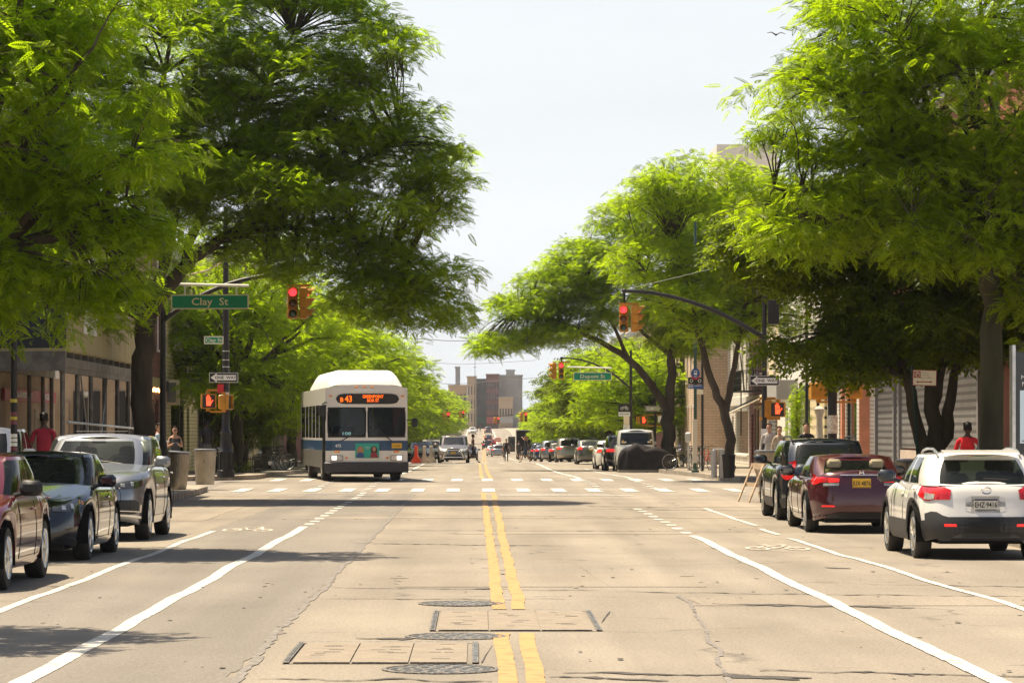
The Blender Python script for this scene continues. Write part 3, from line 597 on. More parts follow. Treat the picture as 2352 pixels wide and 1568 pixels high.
# R4
lobes = [(-.6, 0, 11.6, 3.2, 3.2, 1.3), (-3.6, 0, 9.6, 2.9, 2.8, 1.2), (-6.6, 0, 7.6, 2.3, 2.4, .7), (-7.8, 0, 5.9, 1.7, 2.0, .6), (2.4, 0, 10.8, 3.0, 3.0, 1.6), (2.0, 0, 8.8, 2.6, 3.0, 1.3), (-2.0, 0, 7.6, 3.0, 3.0, 1.0), (-5.0, 0, 8.6, 2.2, 2.6, .8), (-5.2, 0, 6.4, 2.2, 2.5, .6), (1.0, 0, 6.2, 2.0, 2.5, .9), (3.6, 0, 7.2, 1.8, 2.5, 1.2)]
R4L = [[(0, 0, 2.6, .22), (-.9, 0, 4.0, .18), (-1.9, 0, 5.1, .15), (-3.4, 0, 6.0, .12), (-5.2, 0, 6.9, .08), (-7, 0, 7.3, .04)], [(0, 0, 2.6, .24), (.1, 0, 5.0, .21), (.25, 0, 6.6, .17), (-.4, 0, 8.2, .1), (-1, 0, 9.9, .05)], [(.2, 0, 6.2, .15), (1.0, 0, 7.4, .1), (2.2, 0, 8.6, .06)],
       [(-1.9, 0, 5.1, .1), (-2.8, 0, 7, .07), (-4, 0, 8.7, .04)], [(.1, 0, 5.2, .12), (-1.2, 0, 6.3, .08), (-2.2, 0, 7.4, .05)]]
tree('wide honey locust reaching far out over the avenue, forked trunk beside the covered motorcycle', 9.0, 143, [(0, 0, -.2, .42), (0, 0, .5, .34), (0, 0, 1.6, .31), (0, 0, 2.7, .3)], R4L, lobes, int(1300 * Q), 38, .31, LEAF_LOCUST, 7, cr=(.42, .8), droop=.22)
# generic prototypes for the rows
def proto(seed, lm, R0=3.6, H=8.0, leaf=.34, n=150, kind='locust', nsp=40):
    r = np.random.RandomState(seed); lobes = [(0, 0, H - 2.0, R0 * .8, R0 * .8, 1.9)]
    for k in range(6):
        a = k * 1.05 + r.uniform(-.3, .3); d = R0 * .52; lobes.append((d * math.cos(a), d * math.sin(a), H - 3.2 + r.uniform(-.9, .9), R0 * .5, R0 * .5, 1.3))
    for k in range(5):
        a = k * 1.26 + r.uniform(-.3, .3); d = R0 * .55; lobes.append((d * math.cos(a), d * math.sin(a), H - 5.0 + r.uniform(-.5, .4), R0 * .42, R0 * .42, .9))
    return dict(lobes=lobes, trunk=[(0, 0, -.2, .24), (0, 0, .4, .19), (.05, 0, 1.5, .17), (.1, 0, 2.7, .15)], limbs=auto_limbs((.1, 0, 2.6), lobes, r), n=n, leaf=leaf, lm=lm, seed=seed, kind=kind, nsp=nsp)
def ptree(p, label, X, Y, rz=0, sc=1.):
    t = tree(label, X, Y, p['trunk'], p['limbs'], p['lobes'], int(p['n'] * Q), p['nsp'], p['leaf'], p['lm'], p['seed'], kind=p['kind'], twig=.4); t.rotation_euler = (0, 0, rz); t.scale = (sc,) * 3 if not hasattr(sc, '__len__') else sc; return t
PA = proto(21, LEAF_LOCUST, 3.9, 7.6, n=330, leaf=.3); PB = proto(22, LEAF_DEEP, 3.4, 8.0, kind='broad', n=260); PC = proto(23, LEAF_LOCUST, 3.9, 8.6, leaf=.38, n=260)
tA = ptree(PA, 'light green young tree behind the ornate lamp post at the far left corner', -8.9, 113, .4, (1.15, 1.15, 1.30))
tB = ptree(PB, 'dark compact tree low beside the bus, behind the young light tree', -9.6, 126, 0, .62)
tC = ptree(PC, 'tall mid green tree just behind and above the bus', -8.9, 146, 1, (1.4, 1.2, 1.1))
ordn = ['first', 'second', 'third', 'fourth', 'fifth', 'sixth', 'seventh', 'eighth', 'ninth', 'tenth', 'eleventh', 'twelfth', 'thirteenth', 'fourteenth', 'fifteenth', 'sixteenth', 'seventeenth', 'eighteenth', 'nineteenth', 'twentieth']
rl = [(-9.3, 134, 0, .95), (-8.6, 166, 2, .95), (-8.4, 180, 2, .95), (-8.6, 206, 0, .95), (-8.0, 222, 2, .98), (-8.4, 238, 1, .95), (-8.2, 256, 0, .95), (-8, 274, 2, 1.0), (-8, 304, 1, 1.0), (-8, 330, 2, 1.0), (-8, 360, 0, 1.05), (-8, 388, 2, 1.05), (-8, 425, 1, 1.1), (-7.5, 465, 2, 1.1), (-7.5, 505, 0, 1.1), (-7.5, 560, 2, 1.2), (-6.9, 620, 2, 1.15)]
src = [tA, tB, tC]
for i, (x, y, k, s_) in enumerate(rl): copy_tree(src[k], (x, y, g(y) + .14), (i % 4) * 3.1416 + i * .05, f'{ordn[i]} tree away from the camera in the left row behind the bus', (s_ * 1.4, s_ * 1.15, s_ * 1.08))
rr_ = [(10.6, 120, 0, .62), (9.5, 168, 0, .95), (8.7, 180, 2, .86), (8.8, 205, 1, 1.02), (9.2, 220, 0, .98), (8.8, 236, 1, 1.02), (9.2, 252, 1, .98), (8.9, 268, 0, .9), (9, 300, 0, .82), (9.2, 325, 2, .8), (9.5, 352, 0, .85), (9.6, 382, 0, .85), (10, 420, 2, .82), (10.4, 460, 0, .9), (10.8, 505, 2, .9), (12, 560, 0, 1.0), (13, 620, 2, 1.0), (14.5, 680, 0, 1.0)]
for i, (x, y, k, s_) in enumerate(rr_[1:]): copy_tree(src[k], (x, y, g(y) + .14), (i % 3) * 3.1416 + i * .06, f'{ordn[i]} tree in the right row behind the wide one over the covered motorcycle', (s_ * 1.25, s_ * 1.15, s_))
# ------------------------------------------------------------------ buildings
WINGLASS = M_glass('window_glass', amount=0.0, body=(.03, .04, .05))
SHOPGLASS = M_glass('shop_glass', tint=(.7, .75, .75), amount=.55)
def wall(mb, o, u, Wd, z0, z1, rects, nrm, depth=.14, mat=0):
    """wall from point o along unit u with real openings; rects: (a0,a1,b0,b1)"""
    o = np.array(o, float); u = np.array(u, float); nrm = np.array(nrm, float)
    A = sorted(set([0, Wd] + [r_[0] for r_ in rects] + [r_[1] for r_ in rects])); B = sorted(set([z0, z1] + [r_[2] for r_ in rects] + [r_[3] for r_ in rects]))
    P = lambda a, b, d=0: tuple(o + u * a - nrm * d + np.array((0, 0, b)))
    flip = np.cross(u, (0, 0, 1)).dot(nrm) < 0
    fq = (lambda q: q[::-1]) if flip else (lambda q: q)
    for i in range(len(A) - 1):
        for j in range(len(B) - 1):
            ca, cb = (A[i] + A[i + 1]) / 2, (B[j] + B[j + 1]) / 2
            if any(r_[0] < ca < r_[1] and r_[2] < cb < r_[3] for r_ in rects): continue
            mb.add([P(A[i], B[j]), P(A[i + 1], B[j]), P(A[i + 1], B[j + 1]), P(A[i], B[j + 1])], [fq([0, 1, 2, 3])], mat)
    for (a0, a1, b0, b1) in rects:
        for q in (((a0, b0), (a0, b1)), ((a0, b1), (a1, b1)), ((a1, b1), (a1, b0)), ((a1, b0), (a0, b0))):
            (x0, y0), (x1, y1) = q; mb.add([P(x0, y0), P(x1, y1), P(x1, y1, depth), P(x0, y0, depth)], [fq([0, 1, 2, 3])], mat)
def window(parent, o, u, nrm, rect, frame, glass=None, depth=.1, sash=True, sill=True, name='window'):
    a0, a1, b0, b1 = rect; o = np.array(o, float); u = np.array(u, float); nrm = np.array(nrm, float)
    ang = math.atan2(u[1], u[0]); rot = (0, 0, ang); m = MB(); w = .06
    def bx(a, b, c, d, d0, d1, mat=0):
        c0 = o + u * (a + b) / 2 - nrm * (d0 + d1) / 2 + np.array((0, 0, (c + d) / 2)); m.box(c0, (b - a, abs(d1 - d0), d - c), rot, mat)
    bx(a0, a0 + w, b0, b1, depth - .05, depth + .03); bx(a1 - w, a1, b0, b1, depth - .05, depth + .03); bx(a0 + w, a1 - w, b1 - w, b1, depth - .05, depth + .03); bx(a0 + w, a1 - w, b0, b0 + w, depth - .05, depth + .03)
    if sash: bx(a0 + w, a1 - w, (b0 + b1) / 2 - .03, (b0 + b1) / 2 + .03, depth - .04, depth + .02)
    if sill: bx(a0 - .06, a1 + .06, b0 - .08, b0 - .001, -.07, depth - .06); bx(a0 - .05, a1 + .05, b1 + .001, b1 + .13, -.05, -.001)
    f = m.obj(name, frame, parent)
    p = MB(); c0 = o + u * (a0 + a1) / 2 - nrm * (depth + .005) + np.array((0, 0, (b0 + b1) / 2)); p.box(c0, (a1 - a0 - w * 2, .012, b1 - b0 - w * 2), rot); p.obj('pane', glass or WINGLASS, f)
    return f
def building(name, label, side, xf, y0, y1, H, wmat, floors=3, depth=12, wcols=3, frame=None, g0=None, front_rects=None, end_rects=(), ground=None, trim=None, parapet=True, end=True, roofm=None, emat=None, nm='facade'):
    """row house: street front at x=xf facing the avenue; end wall at y0 facing the camera"""
    zb = (g((y0 + y1) / 2) if g0 is None else g0) + .13; t = thing(name, label, 'building', (xf, y0, zb)); Ln = y1 - y0; nrm = (-side, 0, 0); u = (0, 1, 0)
    fh = (H - 3.6) / max(1, floors - 1); rects = []
    for f_ in range(1, floors):
        for c in range(wcols):
            w = min(1.05, Ln / wcols * .5); cx = Ln * (c + .5) / wcols; z = 3.6 + (f_ - 1) * fh + .75; rects.append((cx - w / 2, cx + w / 2, z, z + min(1.75, fh - 1.1)))
    gr = front_rects if front_rects is not None else [(.5, Ln * .62, .6, 2.75), (Ln * .7, Ln * .7 + 1.05, .05, 2.5)]
    m = MB(); wall(m, (0, 0, 0), u, Ln, -.4, H, rects + list(gr), nrm)
    if end: wall(m, (0, 0, 0), (side, 0, 0), depth, -.4, H, list(end_rects), (0, -1, 0), mat=1 if emat else 0)
    m.b6(0, side * depth, Ln - .02, Ln, -.4, H); m.b6(side * (depth - .02), side * depth, 0, Ln - .03, -.4, H)
    m.b6(side * .15, side * (depth - .03), .01, Ln - .03, H - .25, H - .2)
    if not end: m.b6(side * .15, side * (depth - .03), 0, .02, -.4, H)
    m.b6(side * .16, side * 4, .03, Ln - .03, 3.1, 3.2); m.b6(side * 4, side * 4.05, .03, Ln - .03, -.3, H - .3)
    m.obj('wall', [wmat, emat or wmat], t)
    fr = frame or M('frame_white', (.62, .6, .55), .5)
    for r_ in rects: window(t, (0, 0, 0), u, nrm, r_, fr)
    for i, r_ in enumerate(gr):
        if r_[2] < .2:
            d = MB(); d.b6(side * .1, side * .14, r_[0], r_[1], r_[2], r_[3]); d.b6(side * .085, side * .1, r_[0] + .15, r_[1] - .15, 1.1, r_[3] - .15, 1); d.obj('door', [ground or M('door_dark', (.04, .035, .03), .5), WINGLASS], t)
        else: window(t, (0, 0, 0), u, nrm, r_, ground or fr, SHOPGLASS if r_[3] < 3.2 else None, sash=False, name='shop_window')
    for r_ in end_rects: window(t, (0, 0, 0), (side, 0, 0), (0, -1, 0), r_, fr)
    if parapet:
        c = MB(); tm = trim or fr
        c.b6(-side * .32, side * .05, -.02, Ln + .02, H - .02, H + .14); c.b6(-side * .2, -side * .002, 0, Ln, H - .38, H - .021)
        for k in range(int(Ln / .7)): c.b6(-side * .3, -side * .2, k * .7 + .2, k * .7 + .34, H - .3, H - .021)
        c.obj('cornice', tm, t)
        c = MB(); c.b6(-side * .12, -side * .002, .01, Ln - .01, 3.0, 3.35); c.obj('shop_fascia', ground or tm, t)
    return t
TAN = M('stucco_tan', (.36, .27, .18), .9, var=.2, scale=.8, bump=.15)
TERRA = M('stucco_terracotta', (.30, .085, .045), .85, var=.12, scale=.7, bump=.15)
YSIDE = M_wave('siding_yellow', (.58, .51, .27), (.12, .10, .05), period=.14)
WSIDE = M_wave('siding_white', (.74, .70, .62), (.22, .20, .17), period=.14)
RSIDE = M_wave('siding_red', (.28, .07, .055), (.07, .02, .02), period=.2)
MAROON = M_wave('shingle_maroon', (.10, .022, .018), (.03, .01, .01), period=.3)
BEIGEB = M_brick('brick_beige', (.55, .41, .30), (.48, .36, .26), (.33, .25, .19), bw=.4, bh=.14, ms=.012)
REDB = M_brick('brick_red', (.22, .07, .05), (.17, .055, .04), (.2, .17, .14))
BROWNB = M_brick('brick_brown', (.15, .09, .065), (.12, .075, .055), (.16, .14, .12))
SHUT = M_wave('roller_shutter', (.25, .25, .25), (.09, .09, .095), period=.17, rough=.5, metal=.3, thr=.35, soft=.15, bump=1.)
PLY = M('hoarding_plywood', (.34, .29, .14), .8, col2=(.46, .40, .22), scale=2.2, thr=(.3, .7), stretch=(1, 3.5, .3), bump=.2)
NAVY = M('hoarding_navy', (.012, .018, .03), .6)
STEELG = M('shed_steel', (.16, .15, .135), .6, .4, var=.25, bump=.1)
CREAM = M('stucco_cream', (.66, .55, .36), .85, var=.12, scale=1)
WHITEW = M('panel_white', (.66, .63, .57), .7, var=.06)
GREYW = M('panel_grey', (.3, .3, .3), .6, var=.1)
SALMON = M('pilaster_salmon', (.5, .2, .11), .8, var=.1)
DGREEN = M('wood_dark_green', (.02, .04, .025), .5)
# --- left near corner building with the pavement shed
LA = building('corner_building', 'dull tan corner building with graffiti behind the pavement shed at the left edge', -1, -11.5, 40, 83, 9, TAN, floors=3, wcols=9, depth=14, end=False,
              front_rects=[(8, 12, .6, 2.75), (14, 15.1, .05, 2.5), (17, 22, .6, 2.75), (26, 27.1, .05, 2.5)], parapet=True)
gm = MB()   # sprayed outline letters
for (a, b, c, d) in ((39.1, 2.1, 39.3, .9), (39.1, 2.1, 40.6, 1.75), (40.6, 1.75, 39.3, .95), (40.9, 2.0, 41.1, 2.35)):
    gm.tube([(.012, a, b), (.012, c, d)], .055, n=4)
gm.obj('graffiti', M('spray_white', (.55, .52, .47), .7), LA)
fs = MB(); fs.b6(.03, .10, 33.6, 42.5, 2.32, 2.62); put_text(fs, 'AMERICAN AND MEXICAN FOOD', .2, (.112, 36.4, 2.47), rz=R(90), sx=1.1, mat=1, weight=.004); put_text(fs, 'WE DELIVER', .22, (.112, 40.9, 2.47), rz=R(90), sx=1.2, mat=1, weight=.004)
o = fs.obj('shop_sign', [M('sign_maroon', (.35, .04, .06), .5), WHITE]); o.location = (-11.5, 40, g(70) + .13); tag(o, 'long maroon shop sign with white capitals under the pavement shed', 'sign')
sh = thing('sidewalk_shed', 'steel pavement shed with green plywood hoarding and navy end panel before the left corner building', 'scaffold', (-9.0, 66, g(70) + .15))
m = MB()
for y in (.15, 2.6, 5.0, 7.6, 10.2, 12.6, 14.2):
    for x in (0.0, -2.2): m = MB(); m.tube([(x, y, 0), (x, y, 2.95)], .055, n=8); m.obj('post', STEELG, sh)
m = MB()
for x in (0.02, -2.2): m.b6(x - .07, x + .07, -.1, 14.4, 2.95, 3.15)
for k in range(12): m.b6(-2.4, .1, k * 1.22, .1 + k * 1.22, 3.15, 3.28)
m.b6(-2.5, .1, -.14, -.02, 2.86, 3.28)
m.b6(-.06, .06, .0, 14.4, 2.83, 2.95)
m.obj('beam', STEELG, sh)
m = MB(); m.tube([(.06, .5, 1.75), (.06, 14.2, 1.62)], .03, n=6); m.tube([(.07, 4.9, .1), (.07, 2.7, 2.8)], .02, n=6); m.tube([(.07, 5.2, .1), (.07, 7.5, 2.8)], .02, n=6); m.obj('brace', ALU, sh)
m = MB(); m.b6(-2.45, .1, -.1, 14.4, 3.28, 3.34); m.obj('deck', PLY, sh)
m = MB()
for k in range(12): m.b6(.1, .14, 0.06 + k * 1.2, 1.24 + k * 1.2, 3.3, 5.9)
m.obj('hoarding', PLY, sh)
m = MB(); m.b6(-2.5, .1, -.06, -.01, 3.35, 5.6); m.obj('end_hoarding', NAVY, sh, label='dark navy end panel')
m = MB(); m.b6(.145, .155, 2.6, 4.9, 3.75, 5.6)
put_text(m, 'SPACE', .2, (.16, 3.75, 4.9), rz=R(90), mat=1); put_text(m, 'AVAILABLE', .17, (.16, 3.75, 4.5), rz=R(90), mat=1); put_text(m, 'FOR LEASE', .12, (.16, 3.75, 4.1), rz=R(90), mat=1)
o = m.obj('poster', [WHITE, GREYW]); o.location = (-9.0, 66, g(70) + .15); tag(o, 'white notice board fixed on the green plywood hoarding', 'poster')
# kiosk box on the far side of the crossing
nb = thing('news_box', 'green street box with yellow panel covered in stickers behind the shed posts', 'news box', (-9.7, 81.5, g(81.5) + .15))
m = MB(); m.box((0, 0, .62), (.62, .5, 1.25), bev=.03); m.obj('body', M('box_green', (.02, .09, .05), .5, col2=(.3, .32, .25), scale=9, thr=(.5, .56)), nb); m = MB(); m.b6(-.2, .3, -.262, -.254, .25, .85); m.obj('front_panel', M('box_yellow', (.6, .38, .02), .5, var=.2), nb)
m = MB(); m.box((0, 0, 1.3), (.66, .54, .1), bev=.03); m.obj('lid', M('box_green'), nb)
# --- left far corner and row
LB = building('corner_house', 'tan and maroon corner house with string lights over its door, beyond the first cross street', -1, -11.2, 103, 108.5, 8.5, MAROON, floors=3, wcols=2, depth=16, emat=TAN,
              front_rects=[(.5, 2.0, .7, 2.6), (2.9, 4.1, .05, 2.6)], end_rects=[(.5, 1.0, .8, 2.7), (1.9, 2.4, .8, 2.7), (4, 4.9, 3.9, 5.4), (8, 8.9, 3.9, 5.4)], ground=M('wood_olive', (.20, .17, .05), .6))
m = MB()
for x in (.12, .68, 1.55, 2.1): m.b6(x, x + .34, -.09, -.02, .7, 2.85)
for k in range(7): m.b6(1.0 + k * .55 + 1.6, 1.32 + k * .55 + 1.6, -.07, -.012, .1, 2.5, mat=1)
o = m.obj('shutters', [BLACK, M('panel_tan_pale', (.34, .26, .17), .8)], LB); o.scale = (-1, 1, 1)
m = MB()
for k in range(9): m.sphere((.14, .3 + k * .55, 2.95 - .06 * (k % 2)), .05, 8, 6)
m.obj('string_light', M('bulb_warm', (1, .45, .12), .4, emit=6), LB)
LC = building('siding_house', 'yellow clapboard house with black shopfront left of the corner lamp post', -1, -11.2, 108.5, 122, 8.2, YSIDE, floors=3, wcols=5, end=False, front_rects=[(3, 8, .5, 2.6), (9, 10.1, .05, 2.5)], ground=BLACK)
for y_ in (3.4, 8.9): m = MB(); m.b6(.0, .35, y_, y_ + .7, 4.5, 5.0, bev=.02); m.b6(.35, .37, y_ + .05, y_ + .65, 4.55, 4.95, mat=1); m.obj('air_conditioner', [WHITEW, M_wave('grille', (.2, .2, .2), (.02, .02, .02), period=.04)], LC)
m = MB(); m.b6(.0, .42, 1.1, 2.0, 2.5, 3.4); m.b6(.05, .37, 1.06, 1.1, 2.6, 3.3, mat=1); m.obj('condenser_cabinet', [CREAM, M('grille')], LC)
building('dark_shopfront', 'brown house with black ground floor hidden behind the light green tree', -1, -11.2, 122, 131, 9, BROWNB, floors=3, wcols=3, end=False, ground=BLACK)
building('brick_house', 'dark red brick house beyond the brown one on the left side', -1, -11.4, 131, 142, 9.5, REDB, floors=3, wcols=4, end=False)
building('plastered_house', 'pale house glimpsed behind the bus on the left side', -1, -11.2, 142, 156, 9, CREAM, floors=3, wcols=5, end=False)
building('brick_house', 'brown brick block at the left corner before the second cross street', -1, -11.4, 156, 180, 10.5, BROWNB, floors=4, wcols=8, end=False)
# --- left tall block glimpsed through the largest crown
TB = building('apartment_block', 'tall pale block with fire escape glimpsed through the largest tree crown', -1, -12.2, 114.1, 127, 14, CREAM, floors=5, wcols=4, depth=8, parapet=True) if False else None
def fire_escape(parent, x, y0, y1, zs, side, name='fire_escape'):
    m = MB(); s_ = -side
    for z in zs:
        m.b6(x, x + s_ * .95, y0, y1, z, z + .05)
        for k in range(3): m.b6(x + s_ * .93, x + s_ * .96, y0, y1, z + .3 + k * .32, z + .33 + k * .32)
        for k in range(int((y1 - y0) / .14) + 1): m.b6(x + s_ * .93, x + s_ * .95, y0 + k * .14, y0 + k * .14 + .02, z, z + .95)
        for yy in (y0, y1 - .03):
            for k in range(7): m.b6(x + s_ * k * .14, x + s_ * (k * .14 + .02), yy, yy + .03, z, z + .95)
            m.b6(x, x + s_ * .95, yy, yy + .03, z + .93, z + .97)
    for a, b in zip(zs[:-1], zs[1:]):
        for d in (.25, .75): m.tube([(x + s_ * d, y0 + .4, a), (x + s_ * d, y1 - .5, b)], .025, n=5)
    m.tube([(x + s_ * .9, y0 + .6, zs[0]), (x + s_ * .9, y0 + .6, zs[0] - 2.0)], .03, n=5)
    return m.obj(name, BLACKM, parent)
fire_escape(LC, .0, 5.4, 8.8, [3.5, 6.1], -1)
# --- right near corner
RA = building('corner_building', 'terracotta corner building with grey roller shutters at the right edge', 1, 10.9, 58, 82.5, 9.6, TERRA, floors=3, wcols=6, depth=13, ground=M('trim_grey', (.2, .2, .21), .5),
              front_rects=[(.6, 3.4, .6, 2.8), (20.9, 23.6, .9, 3.1)], end_rects=[(1, 4, .6, 2.8)])
m = MB()
for a, b in ((7.6, 19.6), (20.2, 20.6)): m.b6(-.09, -.01, a, b, 1.15 if b > 10 and a < 12 else .1, 3.0)
m.b6(-.09, -.01, 20.8, 24.2, .1, 3.0); m.obj('roller_shutter', SHUT, RA)
m = MB(); m.b6(-.12, -.005, 7.5, 19.8, -.1, 1.1); m.obj('low_wall', M('low_wall_pale', (.45, .36, .30), .85, var=.1), RA, label='pale pinkish low wall under the shutters')
m = MB()
for y in (7.4, 19.7, 20.65, 24.3): m.b6(-.16, -.005, y, y + .16, 0, 3.1)
m.b6(-.45, -.005, 7.3, 24.4, 3.1, 3.55); m.obj('shutter_frame', M('trim_grey'), RA)
# --- right far row
RB = building('corner_shop', 'corner shop with salmon pilasters and dark shop windows beyond the first cross street, right', 1, 12.9, 103, 112, 9.0, WSIDE, floors=3, wcols=3, depth=14, front_rects=[(.6, 3.6, .5, 2.9), (4.6, 5.7, .05, 2.7), (6.2, 8.4, .5, 2.9)], end_rects=[(.6, 2.6, .5, 2.9), (3.2, 5.4, .5, 2.9), (7, 8, 4.2, 6)], ground=BLACK)
m = MB()
for x, y in ((0, -.12), (2.85, -.12), (5.7, -.12)): m.b6(x, x + .35, y, y + .1, 0, 3.2)
m.b6(-.12, -.003, 3.8, 4.2, 0, 3.2); m.obj('pilaster', SALMON, RB)
m = MB(); m.b6(-.5, 6.2, -.4, -.13, 3.25, 3.9); m.obj('corner_fascia', M('fascia_cream', (.45, .38, .28), .7), RB)
DOTS = M('perforated_cream', (.58, .48, .28), .7); t_ = DOTS.node_tree; b_ = t_.nodes['Principled BSDF']
_tc = t_.nodes.new('ShaderNodeTexCoord'); _v = t_.nodes.new('ShaderNodeTexVoronoi'); _v.inputs['Scale'].default_value = 2.9; _v.inputs['Randomness'].default_value = 0
_r1 = t_.nodes.new('ShaderNodeValToRGB'); _r1.color_ramp.elements[0].position = .19; _r1.color_ramp.elements[0].color = (.02, .02, .02, 1); _r1.color_ramp.elements[1].position = .21; _r1.color_ramp.elements[1].color = (.58, .48, .28, 1)
_mp = t_.nodes.new('ShaderNodeMapping'); _mp.inputs['Scale'].default_value = (0, 1, 1); t_.links.new(_tc.outputs['Object'], _mp.inputs[0]); t_.links.new(_mp.outputs[0], _v.inputs['Vector']); t_.links.new(_v.outputs['Distance'], _r1.inputs[0]); t_.links.new(_r1.outputs[0], b_.inputs['Base Color'])
RC = building('white_house', 'white clapboard house with cream panel of round black holes at street level', 1, 12.9, 112, 121, 8.6, WSIDE, floors=3, wcols=3, end=False, front_rects=[(5.6, 8.4, .4, 2.8)], ground=BLACK)
m = MB(); m.b6(-.10, -.004, .3, 5.2, .1, 3.0); m.obj('perforated_panel', DOTS, RC)
RD = building('white_house', 'white panelled house with tall narrow windows and grey box awning, right side', 1, 12.9, 121, 130.5, 9.4, WHITEW, floors=3, wcols=6, end=False, front_rects=[(.8, 4.4, .4, 2.8), (5.5, 6.6, .05, 2.6)], ground=GREYW)
m = MB(); m.b6(-1.0, -.14, .3, 4.6, 2.9, 3.7, bev=.03); m.obj('box_awning', M('awning_grey', (.33, .32, .3), .6), RD)
RE = building('cream_house', 'narrow cream stucco house with grey roller shutter, right side', 1, 12.9, 130.5, 137, 9.0, CREAM, floors=3, wcols=2, end=False, front_rects=[(3.9, 5.0, .05, 2.6)], ground=CREAM)
m = MB(); m.b6(-.08, -.004, .5, 3.5, .1, 2.8); m.obj('roller_shutter', SHUT, RE)
RF = building('red_house', 'red clapboard house with black fire escape, right side', 1, 12.9, 137, 144.5, 9.2, RSIDE, floors=3, wcols=3, end=False, ground=CREAM); fire_escape(RF, 0, 1.0, 5.6, [3.5, 6.1, 8.4], 1)
m = MB(); m.add([(-.02, .4, 3.2), (-1.5, .4, 2.5), (-1.5, 4.4, 2.5), (-.02, 4.4, 3.2), (-.02, .4, 3.25), (-1.52, .4, 2.54), (-1.52, 4.4, 2.54), (-.02, 4.4, 3.25)], [(0, 1, 2, 3), (7, 6, 5, 4), (1, 5, 6, 2), (0, 4, 5, 1), (3, 2, 6, 7)]); m.obj('awning', M('canvas_cream', (.6, .52, .4), .8), RF)
RG = building('white_house', 'white clapboard house next to the beige brick building, right side', 1, 12.9, 144.5, 157, 9.2, WSIDE, floors=3, wcols=5, end=False)
RH = building('brick_building', 'beige brick corner building with blank end wall and small vent behind the bus stop', 1, 11.3, 157, 179, 14.0, BEIGEB, floors=5, wcols=8, depth=15, parapet=False, end_rects=[(4.3, 5.9, 1.3, 2.3)], front_rects=[(1.5, 2.2, .8, 3), (3.6, 4.1, .8, 3), (5.4, 5.9, .8, 3), (7.4, 7.9, .8, 3), (9.6, 10.6, .05, 2.5), (12, 17, .6, 2.7)])
m = MB(); m.b6(1.2, 4.4, 2, 8, 14.0, 16.7); m.b6(-.1, .1, -.05, 22, 14, 14.3); m.obj('roof_bulkhead', WHITEW, RH)
fire_escape(RH, 0, 9, 13, [3.6, 6.2, 8.8, 11.4], 1)
# rows farther down both sides
for i, (y0, y1, h_, mt) in enumerate([(198, 212, 9.5, REDB), (212, 230, 10.5, BROWNB), (230, 246, 9, TAN), (246, 283, 11, REDB), (298, 330, 10, CREAM), (330, 398, 11, BROWNB), (413, 518, 11, REDB), (533, 700, 12, TAN)]):
    building('row_building', f'{ordn[i]} building of the left side beyond the second cross street, mostly hidden by trees', -1, -11.3 if y0 < 400 else -10, y0, y1, h_, mt, floors=3, wcols=max(3, min(8, int((y1 - y0) / 3))), end=(i == 0))
for i, (y0, y1, h_, mt) in enumerate([(198, 214, 10, REDB), (214, 232, 9.5, CREAM), (232, 283, 10, BROWNB), (298, 345, 10.5, REDB), (345, 398, 9, TAN), (413, 518, 10, BROWNB), (533, 640, 10.5, REDB)]):
    building('row_building', f'{ordn[i]} building of the right side beyond the second cross street, mostly hidden by trees', 1, 11.6 if y0 < 400 else 14, y0, y1, h_, mt, floors=3, wcols=max(3, min(8, int((y1 - y0) / 3))), end=(i == 0))
# far end of the avenue
def far_block(name, label, xa, xb, ytop, mat, Y=1050., dep=30, wins=None, base=None, top=None):
    X0, _ = PX(xa, 0, Y); X1, zt = PX(xb, ytop, Y); z0 = 2.; t = thing(name, label, 'building', ((X0 + X1) / 2, Y, z0)); w = (X1 - X0) / 2; H = zt - z0
    rects = []
    if wins:
        n, rows, ww, zlo, zhi = wins
        for i in range(n):
            for j in range(rows): cx = 2 * w * (i + .5) / n; zz = zlo + (zhi - zlo) * j / rows; rects.append((cx - ww / 2, cx + ww / 2, zz, zz + (zhi - zlo) / rows * .62))
    m = MB(); wall(m, (-w, 0, 0), (1, 0, 0), 2 * w, -2, H, rects, (0, -1, 0), depth=.4); m.b6(-w, w, .5, dep, -2, H - .01); m.b6(-w, w, .41, .5, -2, H - .01)
    m.obj('wall', mat, t)
    for r_ in rects: window(t, (-w, 0, 0), (1, 0, 0), (0, -1, 0), r_, BLACKM, depth=.3, sill=False)
    c = MB(); c.b6(-w - .2, w + .2, -.5, .3, H, H + .7); c.obj('cornice', top or mat, t)
    if base: c = MB(); c.b6(-w, w, -1.4, -.02, 2.4, 4.6); c.obj('awning', base, t)
    return t
FT = M('far_tan', (.42, .32, .22), .85, var=.1); FG = M('far_grey', (.30, .30, .30), .85, var=.15, scale=.2); FS = M('far_slate', (.10, .11, .12), .8, var=.2, scale=.3)
FP = M('far_brownstone', (.16, .075, .07), .8, var=.1)
far_block('far_tower', 'narrow tan building with tall slit windows at the far end of the avenue', 1073, 1094, 868, FT, wins=(3, 3, .35, 3, 17))
far_block('far_block', 'low cream building behind the left trees at the far end of the avenue', 1030, 1072, 888, FT, Y=1060., wins=(5, 3, .8, 3, 14))
far_block('far_block', 'dark slate coloured building with graffiti at the far end of the avenue', 1094, 1117, 874, FS, Y=1054., base=M('awning_green', (.03, .12, .07), .7))
far_block('far_block', 'brownstone with bracketed cornice and rows of windows at the far end of the avenue', 1117, 1146, 863, FP, Y=1050., wins=(5, 4, .5, 3, 18), base=M('awning_red', (.3, .06, .05), .7))
far_block('far_block', 'broad blank grey building right of the brownstone at the far end of the avenue', 1146, 1200, 865, FG, Y=1062.)
